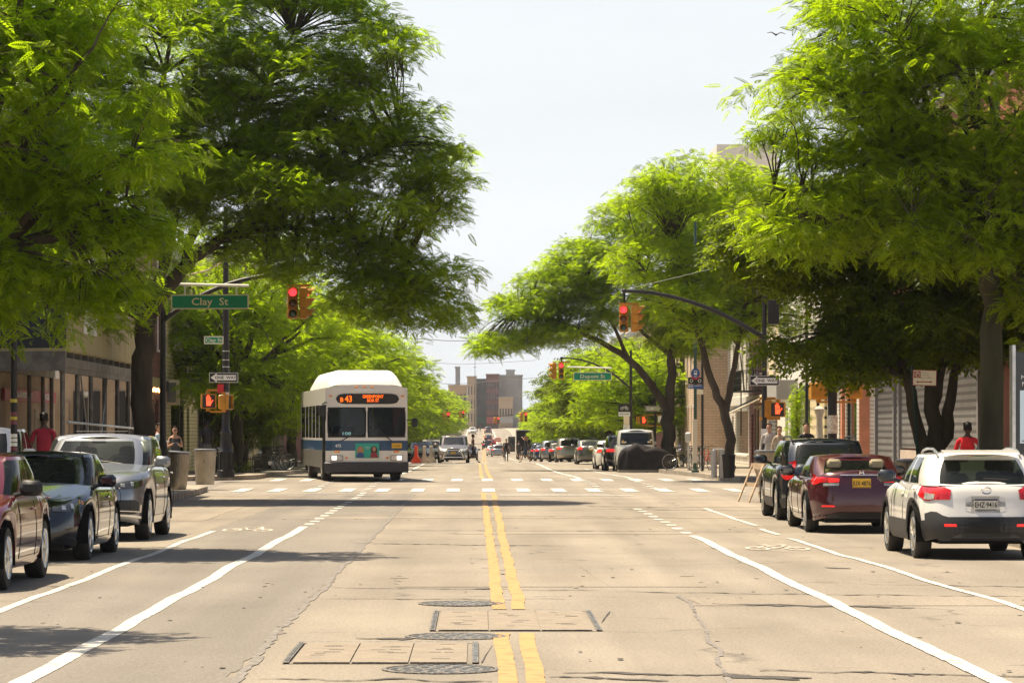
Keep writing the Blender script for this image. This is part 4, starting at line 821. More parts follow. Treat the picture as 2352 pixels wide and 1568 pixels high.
far_block('far_block', 'small cream shop building in front of the broad grey one, far end', 1146, 1178, 916, FT, Y=1040., wins=(5, 1, .5, 5, 9), base=M('awning_grey'))
far_block('far_tower', 'square grey stair tower rising above the broad grey building, far end', 1163, 1182, 853, FG, Y=1072.)
far_block('far_tower', 'dark square bell tower behind the left row of trees, far end', 1046, 1056, 846, FG, Y=1100.)
m = MB(); m.tube([(0, 0, 0), (0, 0, 36)], [.16, .05], n=6); m.b6(-.5, .5, -.1, .1, 21, 21.15); o = m.obj('mast', BLACKM, loc=(PX(1091, 0, 1040)[0], 1038, 2.4)); tag(o, 'tall thin mast rising above the tan building at the far end', 'mast')
# ------------------------------------------------------------------ street furniture
def lensmat(n, c, e): return M(n, c, .25, emit=e, coat=.5)
L_RED = lensmat('lens_red_lit', (1, .03, .04), 1.4); L_AMB = lensmat('lens_amber_dark', (.10, .04, .015), 0); L_GRN = lensmat('lens_green_dark', (.02, .07, .045), 0); L_HAND = lensmat('hand_red_lit', (1, .06, .015), 1.5)
def signal_head(parent, c, rz, s_=1., lit=True):
    """three-section head facing -Y before rotation; c = top centre"""
    m = MB(); ln = []; h = thing('signal_head', None, None, c, rz); h.parent = parent; h.scale = (s_,) * 3
    for k in range(3):
        z = -.14 - k * .27; m.box((0, .04, z), (.27, .2, .265), bev=.025); m.lathe((0, -.06, z), [(.115, -.02), (.115, .01)], 16, axis='Y')
        P = [[], [], [], []]
        for i in range(15):
            a = R(-25 + 230 * i / 14)
            for j, (rr, y) in enumerate(((.12, -.06), (.12, -.27 + .05 * (1 - math.sin(max(0, min(math.pi, a)))) * 2), (.112, -.27 + .05 * (1 - math.sin(max(0, min(math.pi, a)))) * 2), (.112, -.06))): P[j].append((rr * math.cos(a), y, z + rr * math.sin(a)))
        m.grid(P)
    m.box((0, .04, .02), (.16, .16, .06)); m.obj('housing', SIGY, h)
    for k, mt in enumerate((L_RED if lit else L_AMB, L_AMB, L_GRN)):
        q = MB(); q.sphere((0, -.085, -.14 - k * .27), (.1, .025, .1), 16, 8); q.obj('lens', mt, h, smooth=60)
    return h
def hand_poly(mb, c, s_, mat=0):
    """raised-hand symbol in the XZ plane"""
    for (x, z, w, h_) in ((0, -.2, .34, .36), (-.14, .16, .075, .34), (-.048, .22, .075, .42), (.045, .2, .075, .38), (.135, .1, .07, .28)): mb.box((c[0] + x * s_, c[1], c[2] + z * s_), (w * s_, .006, h_ * s_), bev=.001, mat=mat)
    mb.box((c[0] + .24 * s_, c[1], c[2] - .08 * s_), (.07 * s_, .006, .32 * s_), rot=(0, .6, 0), mat=mat)
def ped_head(parent, c, rz, lit=True, scribble=False):
    h = thing('pedestrian_signal', None, None, c, rz); h.parent = parent; m = MB(); m.box((0, 0, 0), (.46, .26, .46), bev=.03)
    for a, b, w, hh in ((0, .22, .46, .03), (0, -.22, .46, .03), (.22, 0, .03, .46), (-.22, 0, .03, .46)): m.box((a, -.17, b), (w, .1, hh))
    m.box((0, .02, .27), (.12, .12, .1)); m.box((0, .02, -.27), (.12, .12, .1))
    if scribble:
        for k in range(9): m.tube([(-.15 + .035 * k, .135, .1 - .05 * (k % 3)), (-.1 + .03 * k, .136, .02 - .04 * (k % 4))], .006, n=4, mat=1)
    m.obj('housing', [SIGY, BLACK], h); q = MB(); q.box((0, -.135, 0), (.40, .01, .40)); q.obj('screen', M('ped_screen', (.03, .028, .025), .35), h)
    if lit: q = MB(); hand_poly(q, (0, -.145, 0.02), .42); q.obj('hand_symbol', L_HAND, h)
    return h
def plate(mb, c, w, h_, rz=0, mat=0, t=.006, bev=0):
    a = rz; mb.box(c, (w, t, h_), (0, 0, a), mat)
def sign_board(name, label, loc, w, h_, bg, border, txts, rz=0, bw=.02, post=None, group=None, extra=None):
    m = MB(); m.box((0, 0, 0), (w, .012, h_), mat=1); m.box((0, -.0085, 0), (w - 2 * bw, .005, h_ - 2 * bw), mat=0)
    for (tx, sz, x, z, sx) in txts: put_text(m, tx, sz, (x, -.0135, z), sx=sx, mat=1, depth=.002, weight=sz * .012)
    if extra: extra(m)
    o = m.obj(name, [bg, border, BLACK, REDP], loc=loc); o.rotation_euler = (0, 0, rz); return tag(o, label, 'sign', group)
CREAMB = M('sign_cream', (.78, .70, .52), .45)
def one_way(label, loc, rz=0, right=False, w=.92, post=None):
    s_ = 1 if right else -1
    def ex(m):
        m.prism([(s_ * x, z) for x, z in ((.42, 0), (.22, .14), (.22, .085), (-.40, .085), (-.40, -.085), (.22, -.085), (.22, -.14))][::s_], -.016, -.011, axis='Y', mat=1)
        put_text(m, 'ONE  WAY', .125, (-.06 * s_, -.0185, 0), sx=1.1, mat=2, depth=.002, weight=.002)
    m = MB(); m.box((0, 0, 0), (w, .01, .31), mat=1); m.box((0, -.0075, 0), (w - .03, .005, .28), mat=0); ex(m)
    o = m.obj('one_way_sign', [BLACK, WHITE, BLACK], loc=loc); o.rotation_euler = (0, 0, rz); return tag(o, label, 'sign', 'one way signs on poles')
def pole_lathe(mb, x, y, z0, H, base=.17, r0=.085, r1=.06, mat=0):
    mb.lathe((x, y, z0), [(base * 1.25, 0), (base * 1.25, .28), (base, .34), (base, .8), (base * .8, .9), (base * .95, 1.0), (base * .72, 1.1), (r0, 1.35), (r0, 2.6), (r1, H)], 16, mat=mat)
# left near corner: mast arm pole mostly hidden behind the big trunk
def mast_pole(label, X, Y, xe, ze, z_attach, H, hx=None, s_=1.0, wire=True, arm_r=(.075, .05), curve=.9, heads=((0, 0), (.36, 88)), drop=.55, nm='traffic_signal', group='mast arm traffic signals'):
    z0 = g(Y) + .15; t = thing(nm, label, 'traffic signal', (X, Y, z0), group=group)
    m = MB(); pole_lathe(m, 0, 0, 0, H); m.obj('pole', BLACKM, t, smooth=40)
    sx = 1 if xe > X else -1; L = abs(xe - X); a = MB(); pts = []
    for k in range(11):
        u = k / 10; pts.append((sx * L * u, 0, z_attach - z0 + (ze - z_attach) * (1 - (1 - u) ** (1 + curve))))
    a.tube(pts, np.linspace(arm_r[0], arm_r[1], 11), n=10); a.sphere(pts[-1], .08, 10, 6)
    if wire: a.tube([(0, 0, H - .25), (sx * L * .97, 0, ze - z0 + .06)], .01, n=4)
    a.tube([(sx * L, 0, ze - z0), (sx * L, 0, ze - z0 - drop)], .035, n=8); a.obj('mast_arm', BLACKM, t, smooth=50)
    e = (sx * L, 0, ze - z0 - drop - .03); b = MB(); b.box((e[0] + .15 * (1 if len(heads) > 1 else 0), 0, e[2] + .02), (.62 if len(heads) > 1 else .2, .1, .06)); b.obj('bracket', SIGY, t)
    for (dx, an) in heads: signal_head(t, (e[0] + dx, 0, e[2] - .02), R(an), s_)
    return t
X, Z = PX(672, 630, 80); tl_ = mast_pole('traffic signal showing red over the left lane, its pole hidden behind the largest trunk', -8.25, 80, X, Z, 4.6, 6.6, s_=1.03, curve=1.2, drop=.28, heads=((0, 6), (.32, 95)))
X, Z = PX(1434, 668, 95.5); tr_ = mast_pole('traffic signal showing red over the right lane on a long curved black mast arm', 9.0, 95.5, X, Z, 4.62, 7.2, s_=1.03, curve=.95, drop=.4, heads=((-.02, -6), (.36, 95)), arm_r=(.08, .055))
m = MB(); m.box((.28, 0, 5.2), (.34, .3, .75), bev=.02); m.obj('control_box', BLACKM, tr_)
ped_head(tr_, (.42, -.1, 2.15), R(-12)); m = MB(); m.box((.1, 0, 2.5), (.5, .1, .08)); m.box((.1, 0, 1.87), (.5, .1, .08)); m.b6(.0, .22, -.12, -.02, 1.91, 2.45); m.obj('bracket', SIGY, tr_)
X, Z = PX(1756, 874, 95.3); one_way('one way sign on the curved mast arm pole beyond the first cross street, right', (X, 95.3, Z), R(-3))
m = MB(); m.b6(-.13, .13, -.22, -.20, 1.1, 1.55); m.obj('notice', WHITE, tr_)
# street name sign hung left
def name_sign(label, loc, w, h_, txt, sz, rz=0, bar=True, group=None, sx=1.15):
    m = MB(); m.box((0, 0, 0), (w, .02, h_), mat=1); m.box((0, -.0125, 0), (w - .07, .006, h_ - .07), mat=0); put_text(m, txt, sz, (0.0, -.0185, -.01 * h_), sx=sx, mat=1, depth=.002, weight=sz * .012)
    t = thing('street_name_sign', label, 'sign', loc, rz, group); m.obj('panel', [GREEN, CREAMB], t)
    if bar:
        b = MB(); b.tube([(-w / 2 - .3, 0, h_ / 2 + .28), (w / 2, 0, h_ / 2 + .22)], .035, n=8); b.obj('hanger_bar', WHITE, t); b = MB()
        for x in (-w * .32, w * .34): b.b6(x - .02, x + .02, -.01, .01, h_ / 2, h_ / 2 + .25)
        b.obj('strap', WHITE, t)
    return t
X, Z = PX(482, 693, 79.6); name_sign('large green Clay St sign hanging under a white bar beside the leaning trunk', (X, 79.6, Z), 2.05, .39, 'Clay  St', .27, R(-4))
# left far corner lamp post with ornate base
z0 = g(97) + .15; lp = thing('lamp_post', 'black lamp post with ornate cast base at the far left corner', 'lamp post', (-8.0, 97, z0), group='black street poles')
m = MB(); m.lathe((0, 0, 0), [(.28, 0), (.28, .22), (.24, .26), (.22, .75), (.26, .82), (.19, .9), (.16, 1.35), (.2, 1.42), (.13, 1.52), (.12, 2.0), (.105, 4.4), (.075, 8.6)], 16)
for k in range(8):
    a = k * math.pi / 4; m.box((.24 * math.cos(a), .24 * math.sin(a), .5), (.05, .05, .6), (0, 0, a))
m.obj('pole', BLACKM, lp, smooth=40)
m = MB()
for z in (3.5, 3.72, 2.05, 4.0): m.lathe((0, 0, z), [(.115, 0), (.115, .03)], 14)
m.obj('steel_band', ALU, lp)
m = MB(); m.tube([(0, 0, 6.9), (-.6, .2, 6.6), (-1.7, .6, 6.35)], .03, n=6); m.b6(-2.2, -1.6, .5, .72, 6.25, 6.36); m.obj('lamp_arm', M('lamp_arm_tan', (.4, .33, .2), .5), lp)
ped_head(lp, (-.56, -.05, 2.42), R(12)); ped_head(lp, (-.02, -.3, 2.39), R(75), lit=False)
m = MB(); m.box((-.25, 0, 2.77), (.7, .08, .07)); m.box((-.2, 0, 2.09), (.6, .08, .06)); m.b6(-.09, .11, -.30, -.14, 2.17, 2.7, mat=1); m.obj('bracket', [SIGY, WHITE], lp)
X, Z = PX(491, 781, 96.8); name_sign('small green Clay St blade sign on the ornate lamp post', (X, 96.8, Z), .62, .25, 'Clay St', .16, R(-5), bar=False)
X, Z = PX(514, 867, 96.75); one_way('one way sign on the ornate lamp post at the far left corner', (X, 96.72, Z), R(-4))
m = MB(); m.b6(-.1, .1, 0, .012, -.14, .14); o = m.obj('small_sign', REDP, loc=(-8.15, 96.78, 3.05)); tag(o, 'small red sign behind the one way sign on the ornate lamp post', 'sign')
# left near pole with stickers
z0 = g(52) + .15; t = thing('sign_pole', 'dark pole covered in stickers at the left edge in front of the shed', 'pole', (-7.95, 52.3, z0), group='black street poles')
m = MB(); m.tube([(0, 0, 0), (0, 0, 3.4)], .055, n=12); m.obj('pole', BLACKM, t, smooth=40); m = MB(); rr = np.random.RandomState(3)
for k in range(16): z = 1.0 + k * .075; m.lathe((0, 0, z), [(.0575, 0), (.0575, .06)], 12, mat=int(rr.randint(4)))
m.obj('stickers', [WHITE, BLACK, M('sticker_yellow', (.5, .4, .05), .5), M('sticker_maroon', (.2, .05, .08), .5)], t)
# bins
BINM = M('bin_steel', (.38, .34, .28), .4, .7, var=.15, scale=3, bump=.1)
def bin_(label, X, Y, h_=.98, r_=.31, lean=0):
    t = thing('litter_bin', label, 'litter bin', (X, Y, g(Y) + .152), group='slatted steel litter bins on the pavement'); t.rotation_euler = (0, lean, 0)
    m = MB(); n = 40; m.lathe((0, 0, 0), [(r_ * .82, 0), (r_ * .84, .05), (r_, h_ * .95)], n)
    for k in range(28):
        a = 2 * math.pi * k / 28; m.tube([(r_ * .83 * math.cos(a), r_ * .83 * math.sin(a), .05), (r_ * 1.01 * math.cos(a), r_ * 1.01 * math.sin(a), h_ * .93)], .008, n=4)
    m.obj('body', BINM, t, smooth=40); m = MB(); m.lathe((0, 0, h_ * .93), [(r_ * 1.04, 0), (r_ * 1.06, .03), (r_ * 1.04, .06), (r_ * .8, .085), (r_ * .8, .03)], n); m.obj('rim', M('bin_rim', (.2, .2, .2), .4, .8), t, smooth=40)
    m = MB()
    for k in range(3): m.b6(-.03, .02, -r_ * 1.02 - .01, -r_ * 1.0, .62 + k * .04, .64 + k * .04)
    m.obj('lettering', M('bin_mark', (.15, .14, .12), .6), t)
bin_('leaning slatted steel bin on the left pavement, the nearer of the pair', -7.95, 80.5, 1.0, .31, R(4)); bin_('upright slatted steel bin on the left pavement, the farther of the pair', -7.7, 86.2, 1.0, .31)
bin_('slatted steel bin on the right pavement behind the timber barricade', 8.0, 84.2, .98, .33); bin_('slatted steel bin beside the leaning parking sign, behind the white car', 9.1, 64, .95, .3)
# near right corner post
z0 = g(85) + .15; t = thing('lamp_post', 'black lamp post with paper notices and yellow pedestrian signals at the near right corner', 'lamp post', (9.85, 84.5, z0), group='black street poles')
m = MB(); pole_lathe(m, 0, 0, 0, 8.0, base=.2, r0=.13); m.obj('pole', BLACKM, t, smooth=40); m = MB()
m.lathe((0, 0, 1.45), [(.15, 0), (.15, .5)], 14); m.obj('notice', M('paper_notice', (.45, .41, .35), .8, col2=(.7, .66, .58), scale=14), t)
ped_head(t, (-.38, .05, 2.62), R(184)); ped_head(t, (.62, .1, 2.64), R(172), scribble=True); m = MB(); m.box((.1, 0, 3.0), (1.1, .08, .07)); m.box((.1, 0, 2.32), (1.1, .08, .06)); m.obj('bracket', SIGY, t)
X, Z = PX(1920, 858, 84.2); one_way('one way sign half hidden by the dark broad-leaved tree', (X, 84.2, Z), R(-2))
# thin black posts in front of the white houses
for i, (px, Y, zt, lb) in enumerate(((1853, 103.5, 6.2, 'thin black sign post in front of the white houses, the left of two'), (1879, 103, 5.0, 'thin black sign post in front of the white houses, the right of two'))):
    X, _ = PX(px, 0, Y); m = MB(); m.tube([(0, 0, 0), (0, 0, zt)], .05, n=8); m.b6(-.02, .6 + .3 * i, -.02, .02, zt - .6, zt - .55); o = m.obj('sign_post', BLACKM, loc=(X, Y, g(Y) + .15)); tag(o, lb, 'post', 'thin black posts')
X, _ = PX(1886, 0, 101); m = MB(); m.lathe((0, 0, 0), [(.2, 0), (.18, .9), (.12, 1.2), (.1, 1.9), (.16, 2.1), (.18, 2.2), (.05, 2.3)], 14); o = m.obj('standpipe', M('stone_pale', (.48, .42, .33), .8, var=.1), loc=(X, 101.5, g(101) + .15), smooth=50); tag(o, 'pale fluted bollard column by the salmon shopfront', 'column')
# parking sign
X, _ = PX(2109, 0, 60); t = thing('parking_sign', 'leaning green post with small white no parking sign beside the dark tree', 'sign', (X, 60, g(60) + .15))
m = MB(); m.tube([(.06, 0, 0), (-.12, 0, 2.85)], .033, n=4)
for k in range(30): m.box((.06 - .18 * k / 30 + .0, -.034, .1 + k * .09), (.015, .004, .03), mat=1)
m.obj('post', [M('post_green', (.01, .035, .025), .5), DARK], t)
m = MB(); m.box((.12, -.045, 2.60), (.47, .01, .31), (0, R(1.5), 0)); m.box((.12, -.052, 2.60), (.445, .006, .285), (0, R(1.5), 0), mat=1); m.box((-.025, -.058, 2.665), (.13, .004, .13), mat=0)
put_text(m, 'P', .1, (-.025, -.064, 2.665), mat=1, depth=.001); q = [[(.052 * k * math.cos(a) - .025, -.063, 2.665 + .052 * k * math.sin(a)) for a in np.linspace(0, 2 * math.pi, 17)] for k in (1, .82)]; m.grid(q, mat=1)
put_text(m, 'Monday', .04, (.125, -.057, 2.70), mat=2, depth=.001); put_text(m, 'Thursday', .04, (.13, -.057, 2.655), mat=2, depth=.001); put_text(m, '8am - 8:30am', .042, (.155, -.057, 2.60), mat=2, depth=.001)
m.box((.11, -.057, 2.52), (.24, .004, .018), mat=0); m.prism([(-.05, 2.52), (-.01, 2.545), (-.01, 2.495)], -.059, -.055, axis='Y', mat=0); m.prism([(.27, 2.52), (.23, 2.495), (.23, 2.545)], -.059, -.055, axis='Y', mat=0)
m.obj('sign_plate', [M('sign_crimson', (.33, .02, .04), .5), CREAMB, M('sign_ink', (.25, .2, .25), .5)], t)
# information kiosk at the right edge
X, _ = PX(2322, 0, 52); t = thing('information_kiosk', 'slim black digital kiosk with grey edge trim cut by the right edge', 'kiosk', (X, 52, g(52) + .15))
m = MB(); m.box((.5, 0, 1.48), (.92, .26, 2.86), bev=.02); m.obj('body', M('kiosk_black', (.012, .013, .015), .2, coat=.5), t)
m = MB(); m.b6(0, .055, -.15, .15, 0, 3.02); m.b6(.96, 1.01, -.15, .15, 0, 3.02); m.obj('trim', ALU, t)
m = MB(); m.b6(.13, .9, -.142, -.134, 1.35, 2.25); m.obj('map_panel', M('kiosk_panel', (.38, .46, .5), .3, emit=.25), t)
m = MB(); put_text(m, 'MANHATTAN', .1, (.46, -.136, 2.47), depth=.002); put_text(m, 'MAP', .1, (.26, -.136, 2.36), depth=.002); m.tube([(.2, -.137, 1.15), (.3, -.137, 1.15)], .03, n=4); m.obj('lettering', WHITE, t)
m = MB(); m.b6(.16, .87, -.146, -.143, 1.38, 1.4); m.b6(.2, .4, -.146, -.143, 2.05, 2.15, mat=1); m.obj('map_lines', [M('sign_ink'), REDP], t)
# bus stop
z0 = g(112) + .15; X, _ = PX(1597, 0, 112); t = thing('bus_stop', 'green bus stop pole with round blue bus symbol above route plates', 'bus stop', (X, 112, z0))
m = MB(); m.lathe((0, 0, 0), [(.14, 0), (.14, .08), (.06, .1), (.06, 4.9), (.085, 5.0), (.06, 5.1), (.05, 9.2)], 12); m.obj('pole', M('pole_green', (.02, .06, .045), .5), t, smooth=40)
m = MB(); m.lathe((0, -.1, 3.62), [(.16, -.012), (.16, .0)], 28, axis='Y', sy=1.3); m.obj('roundel', M('stop_blue', (.02, .08, .25), .4), t)
m = MB(); m.box((0, -.12, 3.66), (.11, .008, .15), bev=.002); m.box((0, -.12, 3.52), (.10, .008, .02)); m.box((0, -.126, 3.68), (.08, .006, .07), mat=2)
q = [[(.16 * k * math.cos(a), -.118, 3.62 + .208 * k * math.sin(a)) for a in np.linspace(R(200), R(340), 13)] for k in (1.03, .8)]; m.grid(q, mat=1); m.obj('bus_symbol', [WHITE, REDP, M('stop_blue')], t)
m = MB(); m.box((0, -.075, 3.36), (.54, .01, .25), mat=0)
for sx in (-1, 1): m.grid([[(sx * .15 + .06 * k * math.cos(a), -.085, 3.36 + .06 * k * math.sin(a)) for a in np.linspace(0, 2 * math.pi, 15)] for k in (1, .75)], mat=1)
m.obj('arrow_plate', [BLACK, WHITE], t)
m = MB(); m.box((0, -.075, 3.14), (.54, .01, .15)); put_text(m, 'B43', .12, (-.17, -.083, 3.14), depth=.002, mat=1); put_text(m, 'GREENPOINT', .045, (.1, -.083, 3.17), depth=.002, mat=1); m.obj('route_plate', [M('stop_blue'), WHITE], t)
m = MB(); m.box((.17, -.075, 2.95), (.24, .01, .18)); m.obj('notice', CREAMB, t)
m = MB(); m.box((-.02, -.12, 1.15), (.17, .12, 1.6)); m.obj('timetable_case', M('case_pale', (.55, .5, .42), .5), t)
m = MB(); m.add([(-.55, .1, 8.0), (-.1, .1, 8.35), (-.12, .1, 6.9), (-.6, .1, 6.5), (-.55, .13, 8.0), (-.1, .13, 8.35), (-.12, .13, 6.9), (-.6, .13, 6.5)], [(0, 1, 2, 3), (7, 6, 5, 4), (0, 4, 5, 1), (1, 5, 6, 2), (2, 6, 7, 3), (3, 7, 4, 0)]); o = m.obj('banner', M('banner_green', (.05, .3, .1), .6), loc=(X, 112, z0)); o.location.z = z0 - 1.0; tag(o, 'small green banner hanging on the bus stop pole under the mast arm', 'banner')
# street lamps with hanging globes on the right
for i, (px, py, Y, lb) in enumerate(((1560, 714, 118, 'white globe street lamp seen under the long mast arm'), (1602, 862, 170, 'white globe street lamp farther back behind the bus stop'))):
    X, Z = PX(px, py, Y); z0 = g(Y) + .15; t = thing('street_lamp', lb, 'street lamp', (X + .9, Y, z0), group='globe street lamps'); h_ = Z - z0
    m = MB(); m.tube([(0, 0, 0), (0, 0, h_ + .5), (-.2, 0, h_ + .8), (-.7, 0, h_ + .7), (-.9, 0, h_ + .35)], [.05, .045, .04, .03, .03], n=8); m.obj('pole', BLACKM, t, smooth=50); m = MB(); m.sphere((-.9, 0, h_), (.24, .24, .28)); m.lathe((-.9, 0, h_ + .2), [(.2, 0), (.1, .12), (.04, .2)], 12, mat=1); m.obj('globe', [M('globe_white', (.75, .74, .7), .3), BLACKM], t, smooth=50)
# second cross street, right corner
Y = 158.; z0 = g(Y) + .15; X, _ = PX(1449, 0, Y); Xe, Ze = PX(1290, 822, Y); t2 = mast_pole('traffic signal with two yellow heads and arm at the second cross street, right', X, Y, Xe, Ze, PX(0, 893, Y)[1], 5.9, s_=1.04, drop=.2, heads=((-.02, 0), (-.42, -85)), wire=True, arm_r=(.06, .04), curve=1.2)
X2, Z2 = PX(1361, 864, Y - .3); name_sign('green Dupont St sign hanging from the mast arm at the second cross street', (X2, Y - .3, Z2), 1.98, .42, 'Dupont St', .27, R(-2))
def bikeplate(label, px, py, Y, s_=1.):
    X, Z = PX(px, py, Y); m = MB(); m.box((0, 0, 0), (.6 * s_, .01, .42 * s_), mat=1)
    for cx in (-.13, .13): m.grid([[(cx * s_ + .075 * k * s_ * math.cos(a), -.012, -.04 * s_ + .075 * k * s_ * math.sin(a)) for a in np.linspace(0, 2 * math.pi, 15)] for k in (1, .75)], mat=0)
    for a, b in (((-.13, -.04), (-.05, .06)), ((-.05, .06), (.09, .06)), ((.09, .06), (0, -.04)), ((0, -.04), (-.05, .06)), ((.13, -.04), (.08, .11))): m.tube([(a[0] * s_, -.012, a[1] * s_), (b[0] * s_, -.012, b[1] * s_)], .008 * s_, n=4)
    m.box((0, 0, -.33 * s_), (.6 * s_, .01, .22 * s_), mat=0); put_text(m, 'BIKE LANE', .1 * s_, (0, -.012, -.33 * s_), mat=1, depth=.001)
    m.tube([(.32 * s_, .05, .4), (.32 * s_, .05, -(Z - g(Y)))], .03, n=6, mat=2)
    o = m.obj('bike_lane_sign', [WHITE, BLACK, BLACKM], loc=(X, Y, Z)); tag(o, label, 'sign', 'bike lane signs')
bikeplate('black and white bike lane sign near the second cross street mast pole', 1434, 936, 157, 1.0); bikeplate('small bike lane sign farther down among the right-hand trees', 1330, 983, 240, 1.0)
X, Z = PX(1439, 978, 157.4); m = MB(); m.box((0, 0, .3), (.3, .01, .45), mat=1); m.box((0, 0, -.12), (.34, .01, .36), mat=0); m.box((0, 0, -.45), (.34, .01, .26), mat=2); put_text(m, '11', .16, (-.05, -.01, -.1), mat=3, depth=.001); o = m.obj('sign_stack', [WHITE, CREAMB, M('stop_blue'), BLACK], loc=(X, 157.4, Z)); tag(o, 'narrow stack of white and blue plates beneath the bike lane sign', 'sign')
Y = 165.; X, Z = PX(1500, 938, Y); one_way('one way sign pointing right beside the forked trunk at the second cross street', (X, Y - .2, Z), 0, right=True)
t = thing('signal_post', 'post with yellow pedestrian signals at the second cross street', 'traffic signal', (X + .1, Y, g(Y) + .15)); m = MB(); m.tube([(0, 0, 0), (0, 0, 4.6)], .07, n=10); m.obj('pole', BLACKM, t, smooth=50)
zz = PX(0, 965, Y)[1] - g(Y) - .15; ped_head(t, (-.62, -.05, zz), 0); ped_head(t, (.6, .0, zz), R(175), lit=False); m = MB(); m.box((-.1, 0, zz + .3), (1.2, .08, .06)); m.box((-.1, 0, zz - .3), (1.2, .08, .06)); m.box((-.85, 0, zz), (.35, .2, .42), mat=0); m.box((.35, -.18, zz + .06), (.4, .01, .38), mat=1); m.obj('bracket', [SIGY, WHITE], t)
# far signals
for i, (px, py, Y, hx, lb) in enumerate(((1027, 953, 280, -8.2, 'small traffic signal with red light beside the left trees'), (1205, 953, 290, 8.4, 'small traffic signal with red light beside the right trees'), (1062, 948, 395, -8.2, 'tiny traffic signal hanging over the far left lane'), (1143, 962, 420, 8.2, 'tiny traffic signal near the far orange barriers'))):
    X, Z = PX(px, py, Y); t = mast_pole(lb, hx, Y, X, Z + .45, Z - g(Y) - .4, Z + .9 - g(Y), s_=1.1, drop=.15, wire=False, heads=((.12, 0), (-.3, 90)) if i % 2 == 0 else ((.12, 0), (-.3, -90)), group='distant traffic signals')
for i, (ya, yb, z1, z2) in enumerate(((300, 300, 11.0, 11.0), (410, 410, 8.4, 9.0), (520, 520, 13.5, 13.8))):
    m = MB(); m.tube([(-9, ya, z1), (-3, ya, z1 - .4), (3, ya, z2 - .45), (10, ya, z2)], .03, n=4); o = m.obj('overhead_cable', BLACK, ); tag(o, f'thin dark cable spanning the avenue in the distance, {ordn[i]} from the camera', 'cable', 'cables across the avenue')
# tree pit fences, planter, barricade
def pit_fence(label, X, Y, w=1.5, l=3.0, h_=.5):
    m = MB(); z = g(Y) + .15
    for sx in (-1, 1):
        m.b6(sx * w / 2 - .012, sx * w / 2 + .012, -l / 2, l / 2, h_ - .02, h_); m.b6(sx * w / 2 - .012, sx * w / 2 + .012, -l / 2, l / 2, .12, .14)
        for k in range(int(l / .15) + 1): m.tube([(sx * w / 2, -l / 2 + k * .15, 0), (sx * w / 2, -l / 2 + k * .15, h_ + .08)], .009, n=4)
    for sy in (-1, 1):
        m.b6(-w / 2, w / 2, sy * l / 2 - .012, sy * l / 2 + .012, h_ - .02, h_)
        for k in range(int(w / .15) + 1): m.tube([(-w / 2 + k * .15, sy * l / 2, 0), (-w / 2 + k * .15, sy * l / 2, h_ + .08)], .009, n=4)
    o = m.obj('tree_guard', BLACKM, loc=(X, Y, z)); tag(o, label, 'fence', 'low black tree pit fences')
    r = np.random.RandomState(int(Y)); me, _ = crown_mesh('plants', [(0, 0, .18, w * .42, l * .45, .2)], 60, 8, .12, LEAF_MID, int(Y), cr=(.1, .2)); tag(link('pit_plants', me, loc=(X, Y, z)), label='low green plants inside ' + label.split('around')[0].strip() + ' around ' + label.split('around')[-1].strip(), cat='plants')
    d = MB(); d.b6(X - w / 2, X + w / 2, Y - l / 2, Y + l / 2, z - .01, z + .006); d.obj('tree_pit', DIRT, kind='structure')
pit_fence('low black fence around the young light green tree', -8.9, 113); pit_fence('low black fence around the wide locust trunk', 9.1, 146.5)
t = thing('planter_barrel', 'dark round planter barrel with two steel posts at the right far corner', 'planter', (PX(1690, 0, 93)[0], 96.2, g(93) + .15)); m = MB(); m.lathe((0, 0, 0), [(.22, 0), (.26, .7), (.28, .72), (.24, .74), (.24, .6)], 18); m.obj('barrel', BLACKM, t, smooth=50)
m = MB()
for x in (-.42, -.18): m.tube([(x, -.1, 0), (x, -.1, .86)], .09, n=12); m.sphere((x, -.1, .86), (.09, .09, .03))
m.obj('bollard', M('galvanised', (.42, .42, .41), .45, .6, var=.1), t, smooth=50)
z0 = g(73); X, _ = PX(1742, 0, 73); t = thing('barricade', 'unpainted timber A-frame barricade standing in the gutter beside the dark estate car', 'barricade', (X, 73, z0), R(10)); WOODP = M('timber_raw', (.45, .33, .22), .8, var=.2, scale=5); m = MB()
for sy in (-.5, .5):
    for k in (-1, 1): m = MB(); m.box((k * .19, sy, .45), (.03, .09, 1.0), (0, R(-22 * k), 0)); m.obj('frame_leg', WOODP, t)
m = MB(); m.box((0, 0, .86), (.05, 1.2, .14)); m.box((-.16, 0, .42), (.03, 1.15, .1)); m.box((.16, 0, .2), (.03, 1.15, .1)); m.obj('rail', WOODP, t)
